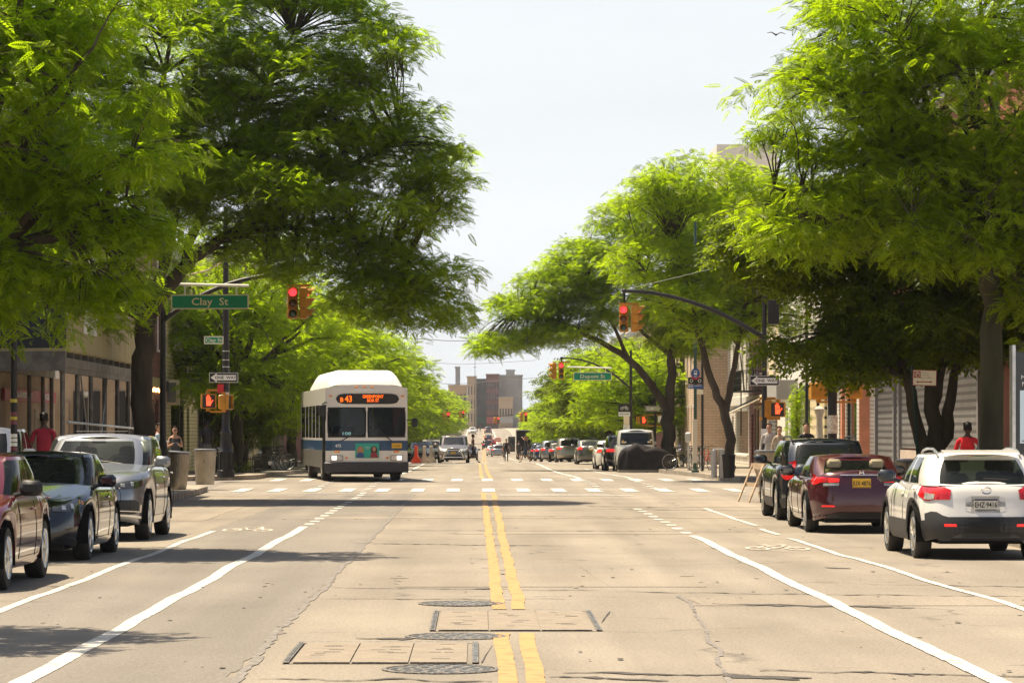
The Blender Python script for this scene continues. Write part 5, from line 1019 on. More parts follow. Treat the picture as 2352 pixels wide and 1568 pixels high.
# water-filled orange and white barriers
ORB = M('barrier_orange', (.75, .06, .02), .5); WHB = M('barrier_white', (.6, .52, .42), .6, var=.1)
for i, (px, Y, mt, lb) in enumerate(((956, 186, ORB, 'bright orange plastic barrier beside the bus'), (975, 187, WHB, 'pale concrete barrier next to the orange one'), (990, 189, WHB, 'pale concrete barrier left of the minivan'))):
    X, _ = PX(px, 0, Y); m = MB(); m.prism([(-.3, 0), (.3, 0), (.26, .2), (.1, .45), (.08, 1.0), (-.08, 1.0), (-.1, .45), (-.26, .2)], -.9, .9, axis='Y'); m.b6(-.09, .09, -.6, -.3, 1.0, 1.06); m.b6(-.09, .09, .3, .6, 1.0, 1.06); o = m.obj('road_barrier', mt, loc=(X, Y, g(Y))); tag(o, lb, 'barrier', 'road barriers at the left of the second cross street')
for i, (px, py, Y) in enumerate(((1140, 990, 640), (1146, 990, 642))):
    X, Z = PX(px, py, Y); m = MB(); m.prism([(-.5, 0), (.5, 0), (.3, .8), (-.3, .8)], -.3, .3, axis='Y'); m.b6(-.5, .5, -.32, -.30, .3, .5, mat=1); o = m.obj('road_barrier', [ORB, WHITE], loc=(X, Y, g(Y))); tag(o, ['orange barrier at the far roadworks, the left one', 'orange barrier at the far roadworks, the right one', 'orange barrier at the far roadworks, the hindmost one'][i], 'barrier')
# vine on the white house corner
me, _ = crown_mesh('leaves', [(0, 0, 1.9, .35, .6, 1.3)], 60, 30, .16, LEAF_LOCUST, 77, cr=(.15, .3)); X, _ = PX(1832, 0, 113); t = thing('climbing_vine', 'bright green climbing vine beside the perforated cream panel', 'plant', (X, 113, g(113) + .15)); link('leaves', me, t)
m = MB(); m.tube([(0, 0, 0), (.05, 0, 1), (-.05, 0, 2), (0, 0, 3)], .05, n=6); m.obj('stem', BARK, t)
# bird
m = MB(); m.grid([[(-.6, 0, .12), (-.3, .05, .2), (0, 0, .02), (.3, .05, .18), (.6, 0, .06)], [(-.6, .1, .12), (-.3, .25, .2), (0, .3, .02), (.3, .25, .18), (.6, .1, .06)], [(-.58, .1, .1), (-.3, .25, .17), (0, .3, -.05), (.3, .25, .15), (.6, .1, .04)]]); m.sphere((0, .1, 0), (.07, .25, .07)); X, Z = PX(1783, 80, 200); o = m.obj('bird', BLACK, loc=(X, 200, Z)); tag(o, 'small dark bird gliding in the open sky near the right trees', 'bird')
# ------------------------------------------------------------------ vehicles
CARGLASS = M_glass('car_glass', tint=(.55, .66, .52), amount=.62, body=(.012, .016, .014))
CARGLASS_D = M_glass('car_glass_dark', tint=(.25, .3, .28), amount=.35, body=(.012, .014, .016))
INT_B = M('interior_dark', (.10, .10, .10), .8); INT_T = M('interior_tan', (.35, .3, .18), .8)
TAIL = M('lamp_red', (.55, .012, .015), .12, coat=1.); TAILH = M('lamp_red_hot', (.95, .04, .03), .15, coat=1, emit=.25); CLEARL = M('lamp_clear', (.62, .62, .6), .1, .3, coat=1., var=.2, scale=20); AMBER = M('lamp_amber', (.8, .25, .02), .2, coat=1.)
PLY_Y = M('plate_yellow', (.72, .42, .03), .5); PLY_W = M('plate_white', (.62, .6, .52), .5); NAVYT = M('plate_navy', (.015, .02, .08), .5)
RIM = M('wheel_alloy', (.62, .61, .58), .25, .9, coat=.3)
def paint(name, c, metal=.35, rough=.28): return M('paint_' + name, c, rough, metal, coat=1.)
def _outline(n, N, a_f, a_r, b):
    """superellipse outline resampled by arc length; returns list of (x, y), start at front centre, going left(+y)"""
    th = np.linspace(0, 2 * np.pi, 1441)[:-1]; c, s_ = np.cos(th), np.sin(th)
    x = np.sign(c) * np.abs(c) ** (2 / n) * np.where(c > 0, a_f, a_r); y = np.sign(s_) * np.abs(s_) ** (2 / n) * b
    P = np.stack([x, y], 1); d = np.r_[0, np.cumsum(np.linalg.norm(np.diff(np.vstack([P, P[:1]]), axis=0), axis=1))]; L = d[-1]
    u = np.linspace(0, L, N + 1)[:-1]; PX_ = np.r_[x, x[0]]; PY_ = np.r_[y, y[0]]
    return np.stack([np.interp(u, d, PX_), np.interp(u, d, PY_)], 1)
class Car:
    def __init__(s, L=4.6, Wd=1.85, H=1.5, clear=.2, belt=.95, hood=.78, cowl=.98, trunk=1.02, wb=2.7, fo=.9, wr=.33, n=5.0, rows=None, N=260,
                 gf=.55, gr=-1.9, rf=.0, rr=-1.2, rw=.60, glw=.86, rake_n=4.5, roofc=.05, hoodx=None, trunkx=None):
        s.__dict__.update(locals()); s.xf = L / 2; s.xw = (L / 2 - fo, L / 2 - fo - wb); s.Ra = wr + .055
        # t, width scale, front inset, rear inset
        s.rows = rows or [(0, .93, .05, .05), (.12, .97, .0, .0), (.3, .99, .0, .0), (.45, 1.0, .01, .01), (.6, 1.0, .03, .03), (.75, .985, .06, .05), (.88, .965, .11, .08), (.96, .94, .17, .11), (1.0, .90, .24, .15)]
        s.O = _outline(n, N, L / 2, L / 2, Wd / 2)
    def zs(s, x):
        hx = s.hoodx if s.hoodx is not None else s.gf
        return np.interp(x, [-s.L / 2, -s.L / 2 + .25, s.gr - .05, hx, s.L / 2 - .35, s.L / 2], [s.trunk - .03, s.trunk, s.belt + .01, s.cowl, s.hood + .02, s.hood - .06])
    def zb(s, x, y):
        z = s.clear + .08 * max(0, (abs(x) - s.L / 2 + .5) / .5)
        if abs(y) > s.Wd * .36:
            for xw in s.xw:
                d = abs(x - xw)
                if d < s.Ra: z = max(z, s.wr + math.sqrt(s.Ra ** 2 - d * d) - .0)
        return z
    def pt(s, x, y, t, off=0.):
        """point on the body: outline position (x,y) at height fraction t"""
        T = [r[0] for r in s.rows]; w = np.interp(t, T, [r[1] for r in s.rows]); fi = np.interp(t, T, [r[2] for r in s.rows]); ri = np.interp(t, T, [r[3] for r in s.rows])
        k = (s.L / 2 - (fi if x > 0 else ri)) / (s.L / 2); b0 = s.zb(x, y); zz = s.zs(x * k)
        nx, ny = (abs(x) / (s.L / 2)) ** (s.n - 1) / (s.L / 2) * np.sign(x), (abs(y) / (s.Wd / 2)) ** (s.n - 1) / (s.Wd / 2) * np.sign(y); l = math.hypot(nx, ny) + 1e-9
        return (x * k + nx / l * off, y * w + ny / l * off, b0 + (zz - b0) * t)
    def at_end(s, q, end):
        """outline point on the end face at lateral fraction q (-1..1)"""
        y = q * s.Wd / 2; return end * (s.L / 2) * (1 - abs(q) ** s.n) ** (1 / s.n), y
    def patch(s, mb, qs, tl, th, end=1, off=.008, mat=0, m_=6, side=None):
        """skin patch. end patch: qs = lateral fractions; side patch: qs = x positions, side=+-1. tl/th lower and upper t per q (interpolated)"""
        n_ = max(8, int(abs(qs[-1] - qs[0]) * (14 if side is None else 10))); Q_ = np.linspace(qs[0], qs[-1], n_); tl_ = np.interp(Q_ if qs[-1] > qs[0] else -Q_, qs if qs[-1] > qs[0] else [-q for q in qs], tl); th_ = np.interp(Q_ if qs[-1] > qs[0] else -Q_, qs if qs[-1] > qs[0] else [-q for q in qs], th)
        P = []
        for j in range(m_ + 1):
            row = []
            for i, q in enumerate(Q_):
                x, y = s.at_end(max(-.9995, min(.9995, q)), end) if side is None else (q, side * s.Wd / 2 * (1 - min(1, abs(q) / (s.L / 2)) ** s.n) ** (1 / s.n))
                row.append(s.pt(x, y, tl_[i] + (th_[i] - tl_[i]) * j / m_, off))
            P.append(row)
        mb.grid(P, mat); mb.grid(P, mat, flip=True); return mb
    def patch_z(s, mb, qs, zl, zh, end=1, **k):
        f = lambda q, z: (z - s.zb(*s.at_end(q, end))) / (s.zs(s.at_end(q, end)[0]) - s.zb(*s.at_end(q, end)))
        return s.patch(mb, qs, [f(q, z) for q, z in zip(qs, zl)], [f(q, z) for q, z in zip(qs, zh)], end=end, **k)
    def corner(s, mb, a0, a1, zl, zh, off=.008, mat=0, end=-1, side=1, n_=14, m_=6):
        """patch wrapping the corner; param a: 0 = end centre .. 1 = far along the side"""
        O = s.O; P = []
        # quarter outline from end centre to side
        c = [s.at_end(side * q, end) for q in np.linspace(0, .97, 40)] ; xs0 = c[-1][0]
        c += [(xs0 * (1 - k * .03), side * s.Wd / 2 * (1 - (abs(xs0 * (1 - k * .03)) / (s.L / 2)) ** s.n) ** (1 / s.n)) for k in range(1, 16)]
        c = np.array(c); d = np.r_[0, np.cumsum(np.linalg.norm(np.diff(c, axis=0), axis=1))]
        A = np.linspace(a0, a1, n_)
        X_ = np.interp(A, d, c[:, 0]); Y_ = np.interp(A, d, c[:, 1]); tt = np.linspace(0, 1, len(zl)); Lo = np.interp(np.linspace(0, 1, n_), tt, zl); Hi = np.interp(np.linspace(0, 1, n_), tt, zh)
        for j in range(m_ + 1):
            row = []
            for i in range(n_):
                b0 = s.zb(X_[i], Y_[i]); z1 = s.zs(X_[i]); t = (Lo[i] + (Hi[i] - Lo[i]) * j / m_ - b0) / (z1 - b0); row.append(s.pt(X_[i], Y_[i], t, off))
            P.append(row)
        mb.grid(P, mat); mb.grid(P, mat, flip=True); return mb
    def wheel(s, root, x, side, rimm=RIM, spokes=5, trackoff=0):
        w = .21; y = side * (s.Wd / 2 - .03 - w / 2 - trackoff); t = MB(); r_ = s.wr; o = side
        prof = [(r_ * .68, -w / 2), (r_ * .93, -w / 2), (r_ * .99, -w / 2 + .03), (r_, -w / 4), (r_, w / 4), (r_ * .99, w / 2 - .03), (r_ * .93, w / 2), (r_ * .68, w / 2)]
        P = [[(r * math.cos(a), h, r * math.sin(a)) for a in np.linspace(0, 2 * math.pi, 33)[:-1]] for r, h in prof]; t.grid(P, close=True, flip=True)
        P2 = [P[-1], P[0]]; t.grid(P2, close=True)
        wh = t.obj('wheel', RUBBER, root, smooth=35, loc=(x, y, s.wr)); m = MB(); f = side * w / 2
        m.grid([[(r * math.cos(a), f + side * h, r * math.sin(a)) for a in np.linspace(0, 2 * math.pi, 33)[:-1]] for r, h in ((r_ * .70, -.005), (r_ * .66, .008), (r_ * .60, -.01), (r_ * .58, -.06))], close=True, flip=side > 0)
        m.lathe((0, f - side * .06, 0), [(r_ * .6, -.002), (r_ * .6, .002)], 24, axis='Y', mat=1)
        for k in range(spokes):
            a = 2 * math.pi * k / spokes + .3
            for da in (-.13, .13):
                p0 = (r_ * .12 * math.cos(a), f - side * .012, r_ * .12 * math.sin(a)); p1 = (r_ * .61 * math.cos(a + da), f - side * .012, r_ * .61 * math.sin(a + da)); m.tube([p0, p1], [.03, .02], n=5)
        m.lathe((0, f, 0), [(r_ * .17, -.04), (r_ * .17, -.005), (r_ * .08, .0)] if side > 0 else [(r_ * .08, 0), (r_ * .17, .005), (r_ * .17, .04)], 14, axis='Y')
        m.obj('rim', [rimm, DARK], wh, smooth=40); return wh
    def build(s, name, label, X, Y, facing, pm, group=None, glass=CARGLASS, rear_glass=None, interior=INT_B, cladding=None, z=None, wheels=True, spokes=5, seams=True, handles=True, mirrors=True, mirror_mat=None, rails=False, pill=None, windows=None, lod=0, cat='car', yaw=0, rimm=RIM, wheel_front_only=False, pillar_mat=None, cabin_f=None, arch_clad=False, simple_int=False):
        rz = R(-90 if facing == 'us' else 90) + R(yaw); dz = (g(Y + s.L * .3) - g(Y - s.L * .3)) / (s.L * .6)
        root = thing(name, label, cat, (X, Y, (g(Y) if z is None else z)), rz, group); root.rotation_euler = (0, (math.atan(dz) if facing == 'us' else -math.atan(dz)), rz); s.root = root
        O = s.O; m = MB(); N = len(O); P = [[s.pt(x, y, r[0]) for x, y in O] for r in s.rows]
        m.grid(P, close=True)
        # hood / boot cap
        top = P[-1]; half = N // 2; K = 8; cap = []
        ups = [top[i] for i in range(0, half + 1)]; dns = [top[(-i) % N] for i in range(0, half + 1)]
        for a, b in zip(ups, dns):
            w2 = abs(a[1] - b[1]) / 2; cr_ = .045 * min(1, w2 / .5); row = [(a[0] + (b[0] - a[0]) * k / K, a[1] + (b[1] - a[1]) * k / K, a[2] + (b[2] - a[2]) * k / K + cr_ * math.sin(math.pi * k / K) ** .7 * 1.0) for k in range(K + 1)]; cap.append(row)
        m.grid(cap)
        s.rimp = m.obj('body', pm, root, smooth=42)
        if cladding:
            c = MB(); cl = [k for k in range(0, 7)]; P = [[s.pt(x, y, t * cladding, .012) for x, y in O] for t in np.linspace(0, 1, 5)]; c.grid(P, close=True)
            c.obj('lower_cladding', PLASTIC, root, smooth=40)
        if arch_clad or not cladding:
            c = MB(); mt = PLASTIC if arch_clad else DARK; wd = .055 if arch_clad else .012
            for xw in s.xw:
                for sd in (-1, 1):
                    yo = sd * s.Wd / 2 * .988; Q_ = [[], []]
                    for k in range(19):
                        a = math.pi * k / 18; zz = s.wr + (s.Ra - .002) * math.sin(a); Q_[0].append((xw + (s.Ra - .002) * math.cos(a), yo + sd * .006, zz)); Q_[1].append((xw + (s.Ra + wd) * math.cos(a), yo + sd * (.012 if arch_clad else .010), s.wr + (s.Ra + wd) * math.sin(a)))
                    c.grid(Q_); c.grid(Q_, flip=True)
            if arch_clad: c.obj('arch_trim', mt, root, smooth=40)
        u = MB()   # underside, wheel wells
        u.b6(-s.L / 2 + .25, s.L / 2 - .25, -s.Wd / 2 + .30, s.Wd / 2 - .30, s.clear - .02, s.belt - .25)
        u.b6(s.xw[1] + s.Ra + .03, s.xw[0] - s.Ra - .03, -s.Wd / 2 + .1, s.Wd / 2 - .1, s.clear + .01, s.clear + .15)
        for xw in s.xw:
            for sd in (-1, 1):
                Q_ = [[(xw + s.Ra * 1.01 * math.cos(a), sd * yy, s.wr + s.Ra * 1.01 * math.sin(a)) for a in np.linspace(-.25, math.pi + .25, 17)] for yy in (s.Wd / 2 * .985, s.Wd / 2 - .32)]; u.grid(Q_); u.grid(Q_, flip=True)
        u.obj('underbody', DARK, root)
        if wheels:
            for xw in s.xw:
                for sd in (-1, 1): s.wheel(root, xw, sd, rimm, spokes)
        # cabin
        xf_b, xr_b, xf_t, xr_t = s.gf, s.gr, s.rf, s.rr
        cb, ct = (xf_b + xr_b) / 2, (xf_t + xr_t) / 2; Nc = 96; rn = s.rake_n
        th = np.linspace(0, 2 * np.pi, 1441)[:-1]
        def ring(fx, rx, w, n_):
            c, s__ = np.cos(th), np.sin(th); x = (fx + rx) / 2 + np.sign(c) * np.abs(c) ** (2 / n_) * (fx - rx) / 2; y = np.sign(s__) * np.abs(s__) ** (2 / n_) * w; return x, y
        xb_, yb_ = ring(xf_b, xr_b, s.glw * s.Wd / 2 * 1.02, rn); xt_, yt_ = ring(xf_t, xr_t, s.rw * s.Wd / 2 * 1.25, rn - .6)
        # choose angular stations: dense at corners and at given side fractions
        fr = lambda f: math.acos(np.sign(2 * f - 1) * abs(2 * f - 1) ** (rn / 2))   # side fraction front=1..rear=0
        side_cuts = windows or [.93, .90, .57, .54, .20, .17, .06]   # [front edge of first pane, ...] pairs of (pane start, pane end)
        A = sorted(set([round(k, 4) for k in list(np.linspace(0, .55, 7)) + [fr(f) for f in np.linspace(.985, .015, 27)] + list(np.linspace(math.pi - .55, math.pi, 7))]))
        def P3(a, t):
            i = a % (2 * math.pi) / (2 * math.pi) * 1440; i0 = int(i) % 1440; i1 = (i0 + 1) % 1440; f = i - int(i)
            xb = xb_[i0] * (1 - f) + xb_[i1] * f; yb = yb_[i0] * (1 - f) + yb_[i1] * f; xt = xt_[i0] * (1 - f) + xt_[i1] * f; yt = yt_[i0] * (1 - f) + yt_[i1] * f
            zb = s.zs(xb) - .015 + .03 * 0; zt = s.H - s.roofc - .035 * (1 if abs(xt - ct) > (xf_t - xr_t) * .42 else 0) - .03
            bul = .02 * math.sin(math.pi * t); k = t + .06 * math.sin(math.pi * t)
            return np.array((xb + (xt - xb) * t, yb + (yt - yb) * (t ** 1.15) + bul * np.sign(yb) * (abs(yb) > .3), zb + (zt - zb) * (1 - (1 - t) ** 1.08)))
        aF, aR = fr(.955), fr(.045)
        def zone(a):
            a = a % (2 * math.pi); a = min(a, 2 * math.pi - a)
            if a < aF * .80: return 'windshield'
            if a > math.pi - (math.pi - aR) * .80: return 'rear_window'
            if a < aF or a > aR: return None
            f = (1 + np.sign(math.cos(a)) * abs(math.cos(a)) ** (2 / rn)) / 2
            for p in s_pan:
                if p[1] < f < p[0]: return 'side_window'
            return None
        s_pan = windows or [(.93, .57), (.53, .20)]
        A = np.array(sorted(set([round(v, 4) for v in list(A) + [aF * .8, aF, math.pi - (math.pi - aR) * .8, aR] + [fr(f) for p in s_pan for f in p]])))
        A = np.r_[A, 2 * math.pi - A[::-1][1:-1]]; rows_t = [0, .05, .25, .5, .75, .90, 1.0]
        parts = {}
        for j in range(len(rows_t) - 1):
            for i in range(len(A)):
                a0, a1 = A[i], A[(i + 1) % len(A)]; a1 = a1 if a1 > a0 else a1 + 2 * math.pi; z_ = zone((a0 + a1) / 2) if 0 < j < 5 else None
                sd = 'L' if (a0 + a1) / 2 < math.pi else 'R'
                key = (z_, sd) if z_ == 'side_window' else (z_, '')
                mb = parts.setdefault(key, MB()); t0, t1 = rows_t[j], rows_t[j + 1]
                mb.add([P3(a0, t0), P3(a1, t0), P3(a1, t1), P3(a0, t1)], [(0, 1, 2, 3)])
        # roof
        rp = parts[(None, '')]; AA = [a for a in A if a <= math.pi + 1e-6]; cap = []
        for a in AA:
            p, q = P3(a, 1), P3(-a, 1); w2 = abs(p[1]) ; cap.append([tuple(p + (q - p) * k / 8 + np.array((0, 0, (s.roofc) * min(1, w2 / .4) * math.sin(math.pi * k / 8) ** .6))) for k in range(9)])
        rp.grid(cap)
        for (zn, sd), mb in parts.items():
            def weld(mb):
                V = np.concatenate(mb.v); key = {}; idx = []; nv = []
                for v in np.round(V, 4):
                    k = tuple(v); 
                    if k not in key: key[k] = len(nv); nv.append(k)
                    idx.append(key[k])
                mb.f = [[idx[i] for i in f] for f in mb.f]; mb.f = [f for f in mb.f if len(set(f)) > 2]; mb.mi = [0] * len(mb.f); mb.v = [np.array(nv)]; return mb
            weld(mb)
            if zn is None: mb.obj('roof', pillar_mat or pm, root, smooth=40)
            else: mb.obj(zn, (rear_glass or glass) if zn == 'rear_window' else glass, root, smooth=60)
        # interior
        it = MB(); it.b6(xr_b + .25, xf_b - .25, -s.glw * s.Wd / 2 + .1, s.glw * s.Wd / 2 - .1, s.belt - .02, s.belt + .012)
        it.obj('parcel_shelf', INT_B, root)
        xs_ = (xf_b + xr_b) / 2 + .15
        for x_, hh in ((xs_, .0), (xs_ - .95, -.02)):
            for yy in (-.36, .36):
                it = MB(); it.box((x_, yy, s.belt + .04 + hh), (.14, .46, .26), (0, R(-12), 0), bev=.04); it.box((x_ - .05, yy, s.belt + .26 + hh), (.10, .24, .17), bev=.04); it.tube([(x_ - .03, yy, s.belt + .1), (x_ - .05, yy, s.belt + .2)], .02, n=5); it.obj('seat', interior, root, smooth=40)
        if lod < 1: it = MB(); it.tube([(xf_b - .55 + .12 * math.sin(a), .36 + .18 * math.cos(a), s.belt + .07 + .14 * math.sin(a)) for a in np.linspace(0, 2 * math.pi, 17)], .016, n=5); it.box((xf_t + .02, 0, s.H - .16), (.03, .22, .06)); it.obj('steering_wheel', INT_B, root)
        if seams and lod < 1:
            q = MB()
            for sd in (-1, 1):
                for x in (s.gf - .08, (s.gf + s.gr) / 2 + .12, s.gr + .32):
                    pts = [s.pt(x, sd * s.Wd / 2 * .9999, t, .0015) for t in np.linspace(.12, 1, 9)]; q.tube(pts, .004, n=4)
            for sd in (-1, 1): q.tube([s.pt(x, sd * s.Wd / 2 * .9999, .14, .0015) for x in np.linspace(s.gr + .5, s.gf - .1, 9)], .004, n=4)
            q.obj('panel_gap', DARK, root)
        if handles and lod < 2:
            q = MB()
            for sd in (-1, 1):
                for x in ((s.gf + s.gr) / 2 + .27, s.gr + .48):
                    p = s.pt(x, sd * s.Wd / 2 * .9999, .80, .012); q.box(p, (.19, .03, .028), bev=.008)
            q.obj('door_handle', pm if handles is True else handles, root)
        if mirrors:
            for sd in (-1, 1):
                q = MB(); x = s.gf - .28; y = sd * (s.Wd / 2 * .93 + .15); q.box((x, y, s.belt + .10), (.13, .25, .17), bev=.045); q.tube([(x, sd * s.Wd / 2 * .88, s.belt + .02), (x, y - sd * .04, s.belt + .06)], .03, n=6); q.obj('mirror', mirror_mat or pm, root, smooth=40)
        if rails:
            for sd in (-1, 1):
                q = MB(); y = sd * s.rw * s.Wd / 2 * 1.04; q.tube([(xf_t - .1, y, s.H - .08), (xf_t - .25, y, s.H - .03), (xf_t - .6, y, s.H - .0), (xr_t + .5, y, s.H - .0), (xr_t + .2, y, s.H - .045), (xr_t + .1, y, s.H - .09)], .018, n=6)
                q.obj('roof_rail', rails, root, smooth=50)
        return root
    def plate_at(s, end, z, txt, yel=True, q=0, w=.305, h_=.155, name='number_plate', x=None, sz=.105):
        px = s.at_end(q, end); t = (z - s.zb(*px)) / (s.zs(px[0]) - s.zb(*px)); p = s.pt(*px, t, .02) if x is None else (x, 0, z)
        m = MB(); m.box((0, 0, 0), (w, .012, h_)); 
        if yel: put_text(m, txt, sz, (0, -.008, -.008), sx=.72, mat=1, depth=.002, weight=.0015)
        else: put_text(m, txt, sz, (0, -.008, -.008), sx=.72, mat=1, depth=.002, weight=.0015); m.box((0, -.007, .062), (w, .004, .022), mat=2)
        m.box((0, -.007, -h_ / 2 + .008), (w * .9, .003, .008), mat=1)
        o = m.obj(name, [PLY_Y if yel else PLY_W, BLACK, NAVYT], s.root, loc=(p[0], p[1], p[2])); o.rotation_euler = (0, 0, R(90) if end > 0 else R(-90)); return o
def near_c(px_left_or_c, Y): return PX(px_left_or_c, 0, Y)[0]
# ---- white crossover, near right
P_WHITE = paint('white', (.72, .70, .66), .0, .3); P_MAR = paint('maroon', (.065, .007, .012), .3, .25); P_BLK = paint('black', (.006, .008, .013), .1, .16)
P_SIL = paint('silver', (.30, .31, .33), .7, .3); P_NAVY = paint('navy', (.018, .024, .035), .5, .25); P_GREY = paint('grey', (.12, .12, .12), .6, .3); P_RED = paint('red', (.25, .015, .02), .3, .3); P_BLUE = paint('blue', (.02, .04, .12), .4, .3)
P_CHAMP = paint('champagne', (.42, .37, .30), .6, .3)
rowsSUV = [(0, .93, .06, .05), (.10, .975, .0, .0), (.25, .995, .0, .0), (.42, 1.0, .015, .03), (.58, .995, .03, .075), (.72, .985, .05, .095), (.86, .955, .10, .12), (.95, .92, .16, .15), (1.0, .88, .24, .19)]
c = Car(L=4.3, Wd=1.76, H=1.475, clear=.24, belt=.99, hood=.86, cowl=1.02, trunk=1.01, wb=2.62, fo=.84, wr=.335, n=4.6, rows=rowsSUV, gf=.72, gr=-1.98, rf=.05, rr=-1.60, rw=.60, glw=.88, rake_n=4.6)
Yk = 42.3
root = c.build('parked_car', 'white crossover with black lower body parked nearest on the right', PX(2098, 0, 39.9)[0] + 1.0, Yk, 'away', P_WHITE, group='cars parked along the kerbs', cladding=.36, arch_clad=True, rails=ALU, mirror_mat=P_NAVY, pillar_mat=P_WHITE, windows=[(.93, .56), (.53, .24)], spokes=5)
for sd in (-1, 1):
    m = MB(); c.corner(m, .47, 1.12, [.80, .80, .79, .86], [.92, 1.00, 1.03, .98], off=.012, side=sd); m.obj('tail_light', TAIL, root, smooth=60)
    m = MB(); c.corner(m, .70, .92, [.81, .81], [.88, .90], off=.018, side=sd); m.obj('tail_lens', CLEARL, root)
    m = MB(); c.patch_z(m, [.45 * sd, .62 * sd] if sd > 0 else [-.62, -.45], [.455] * 2, [.49] * 2, end=-1, off=.025); m.obj('reflector', TAILH, root)
m = MB(); c.patch_z(m, [-.86, -.74, -.6, .6, .74, .86], [.42, .26, .26, .26, .26, .42], [.62, .66, .58, .58, .66, .62], end=-1, off=.016); m.obj('bumper_cover', PLASTIC, root, smooth=40)
m = MB(); c.patch_z(m, [-.55, -.4, .4, .55], [.30] * 4, [.31, .37, .37, .31], end=-1, off=.022); m.obj('skid_plate', M('plastic_grey', (.09, .09, .09), .5), root)
m = MB(); c.patch_z(m, [-.30, -.27, .27, .30], [.66, .64, .64, .66], [.82, .845, .845, .82], end=-1, off=.004); m.obj('plate_recess', paint('white_recess_shaded', (.62, .60, .56), 0, .35), root)  # raised patch in darker body white, the recess shade put into its colour
c.plate_at(-1, .74, 'EHZ·9416', yel=False, sz=.10)
m = MB(); m.tube([(-2.145, .1 * math.cos(a) * .6, .93 + .04 * math.sin(a)) for a in np.linspace(0, 2 * math.pi, 13)], .012, n=5); m.box((-2.145, 0, .93), (.02, .13, .022)); m.obj('emblem', CHROME, root)
m = MB(); m.tube([(-2.06, -.28, 1.07), (-2.04, .02, 1.085)], .016, n=6); m.box((-2.045, -.12, 1.06), (.02, .42, .03)); m.obj('rear_wiper', BLACK, root)
m = MB(); m.tube([(-1.40, 0, 1.46), (-1.45, 0, 1.49), (-1.60, 0, 1.84)], [.03, .012, .003], n=6); m.obj('antenna', BLACKM, root)
m = MB(); m.tube([(-2.05, -.55, .27), (-1.7, -.55, .27)], .045, n=12); m.obj('exhaust_pipe', ALU, root)
m = MB(); m.prism([(-1.5, 1.462), (-1.76, 1.428), (-1.78, 1.405), (-1.5, 1.42)], -.50, .50, axis='Y'); m.obj('roof_spoiler', P_WHITE, root)
# ---- maroon saloon
c = Car(L=4.55, Wd=1.755, H=1.35, clear=.20, belt=.91, hood=.72, cowl=.93, trunk=1.02, wb=2.67, fo=.92, wr=.325, n=4.6, gf=.70, gr=-1.72, rf=-.02, rr=-1.12, rw=.60, glw=.86, trunkx=0)
Yc = 53.0; root = c.build('parked_car', 'maroon saloon with yellow rear plate parked between the white crossover and the dark estate', PX(1842, 0, 50.8)[0] + .99, Yc, 'away', P_MAR, group='cars parked along the kerbs', interior=INT_T, glass=M_glass('car_glass_light', (.9, .95, .68), .85), rear_glass=M_glass('car_glass_light'), mirror_mat=P_BLK)
for sd in (-1, 1):
    m = MB(); c.corner(m, .56, 1.15, [.86, .84, .82, .88], [.93, .95, 1.02, .99], off=.012, side=sd); m.obj('tail_light', TAIL, root, smooth=60)
    m = MB(); c.corner(m, .38, .56, [.86, .85], [.915, .925], off=.014, side=sd); m.obj('boot_light', TAILH, root); m = MB(); c.corner(m, .38, .66, [.80, .79], [.845, .835], off=.012, side=sd); m.obj('reverse_light', CLEARL, root)
    m = MB(); c.patch_z(m, [.52 * sd, .74 * sd] if sd > 0 else [-.74, -.52], [.45] * 2, [.475] * 2, end=-1, off=.018); m.obj('reflector', TAILH, root)
m = MB(); c.patch_z(m, [-.42, .42], [.955, .955], [.975, .975], end=-1, off=.014); m.obj('chrome_strip', CHROME, root); c.plate_at(-1, .84, 'JUX·4876', yel=True)
m = MB()
for y in (-.035, .035): m.tube([(-2.22, y * 1.1, .985), (-2.22, y * .75, 1.055)], .008, n=5)
m.tube([(-2.22, -.03, 1.02), (-2.22, .03, 1.02)], .008, n=5); m.obj('emblem', CHROME, root)
m = MB(); c.patch_z(m, [-.7, -.5, .5, .7], [.25] * 4, [.30, .36, .36, .30], end=-1, off=.012); m.obj('diffuser', PLASTIC, root)
m = MB(); c.patch_z(m, [-.96, .96], [.64, .64], [.648, .648], end=-1, off=.002); m.obj('bumper_gap', DARK, root)
# ---- dark estate
c = Car(L=4.75, Wd=1.82, H=1.60, clear=.24, belt=1.05, hood=.90, cowl=1.08, trunk=1.08, wb=2.75, fo=.95, wr=.35, n=4.8, rows=rowsSUV, gf=.85, gr=-2.2, rf=.2, rr=-1.80, rw=.64, glw=.87)
Ye = 60.0; root = c.build('parked_car', 'dark navy estate car with roof rails parked beyond the maroon saloon', PX(1772, 0, 57.6)[0] + 1.07, Ye, 'away', P_NAVY, group='cars parked along the kerbs', rails=BLACKM, cladding=.22, arch_clad=True, windows=[(.93, .60), (.57, .30), (.27, .08)])
for sd in (-1, 1): m = MB(); c.corner(m, .66, 1.1, [.80, .78, .86], [1.16, 1.12, 1.05], off=.014, side=sd); m.obj('tail_light', TAIL, root, smooth=60)
c.plate_at(-1, .80, 'GDR·2210', yel=True)
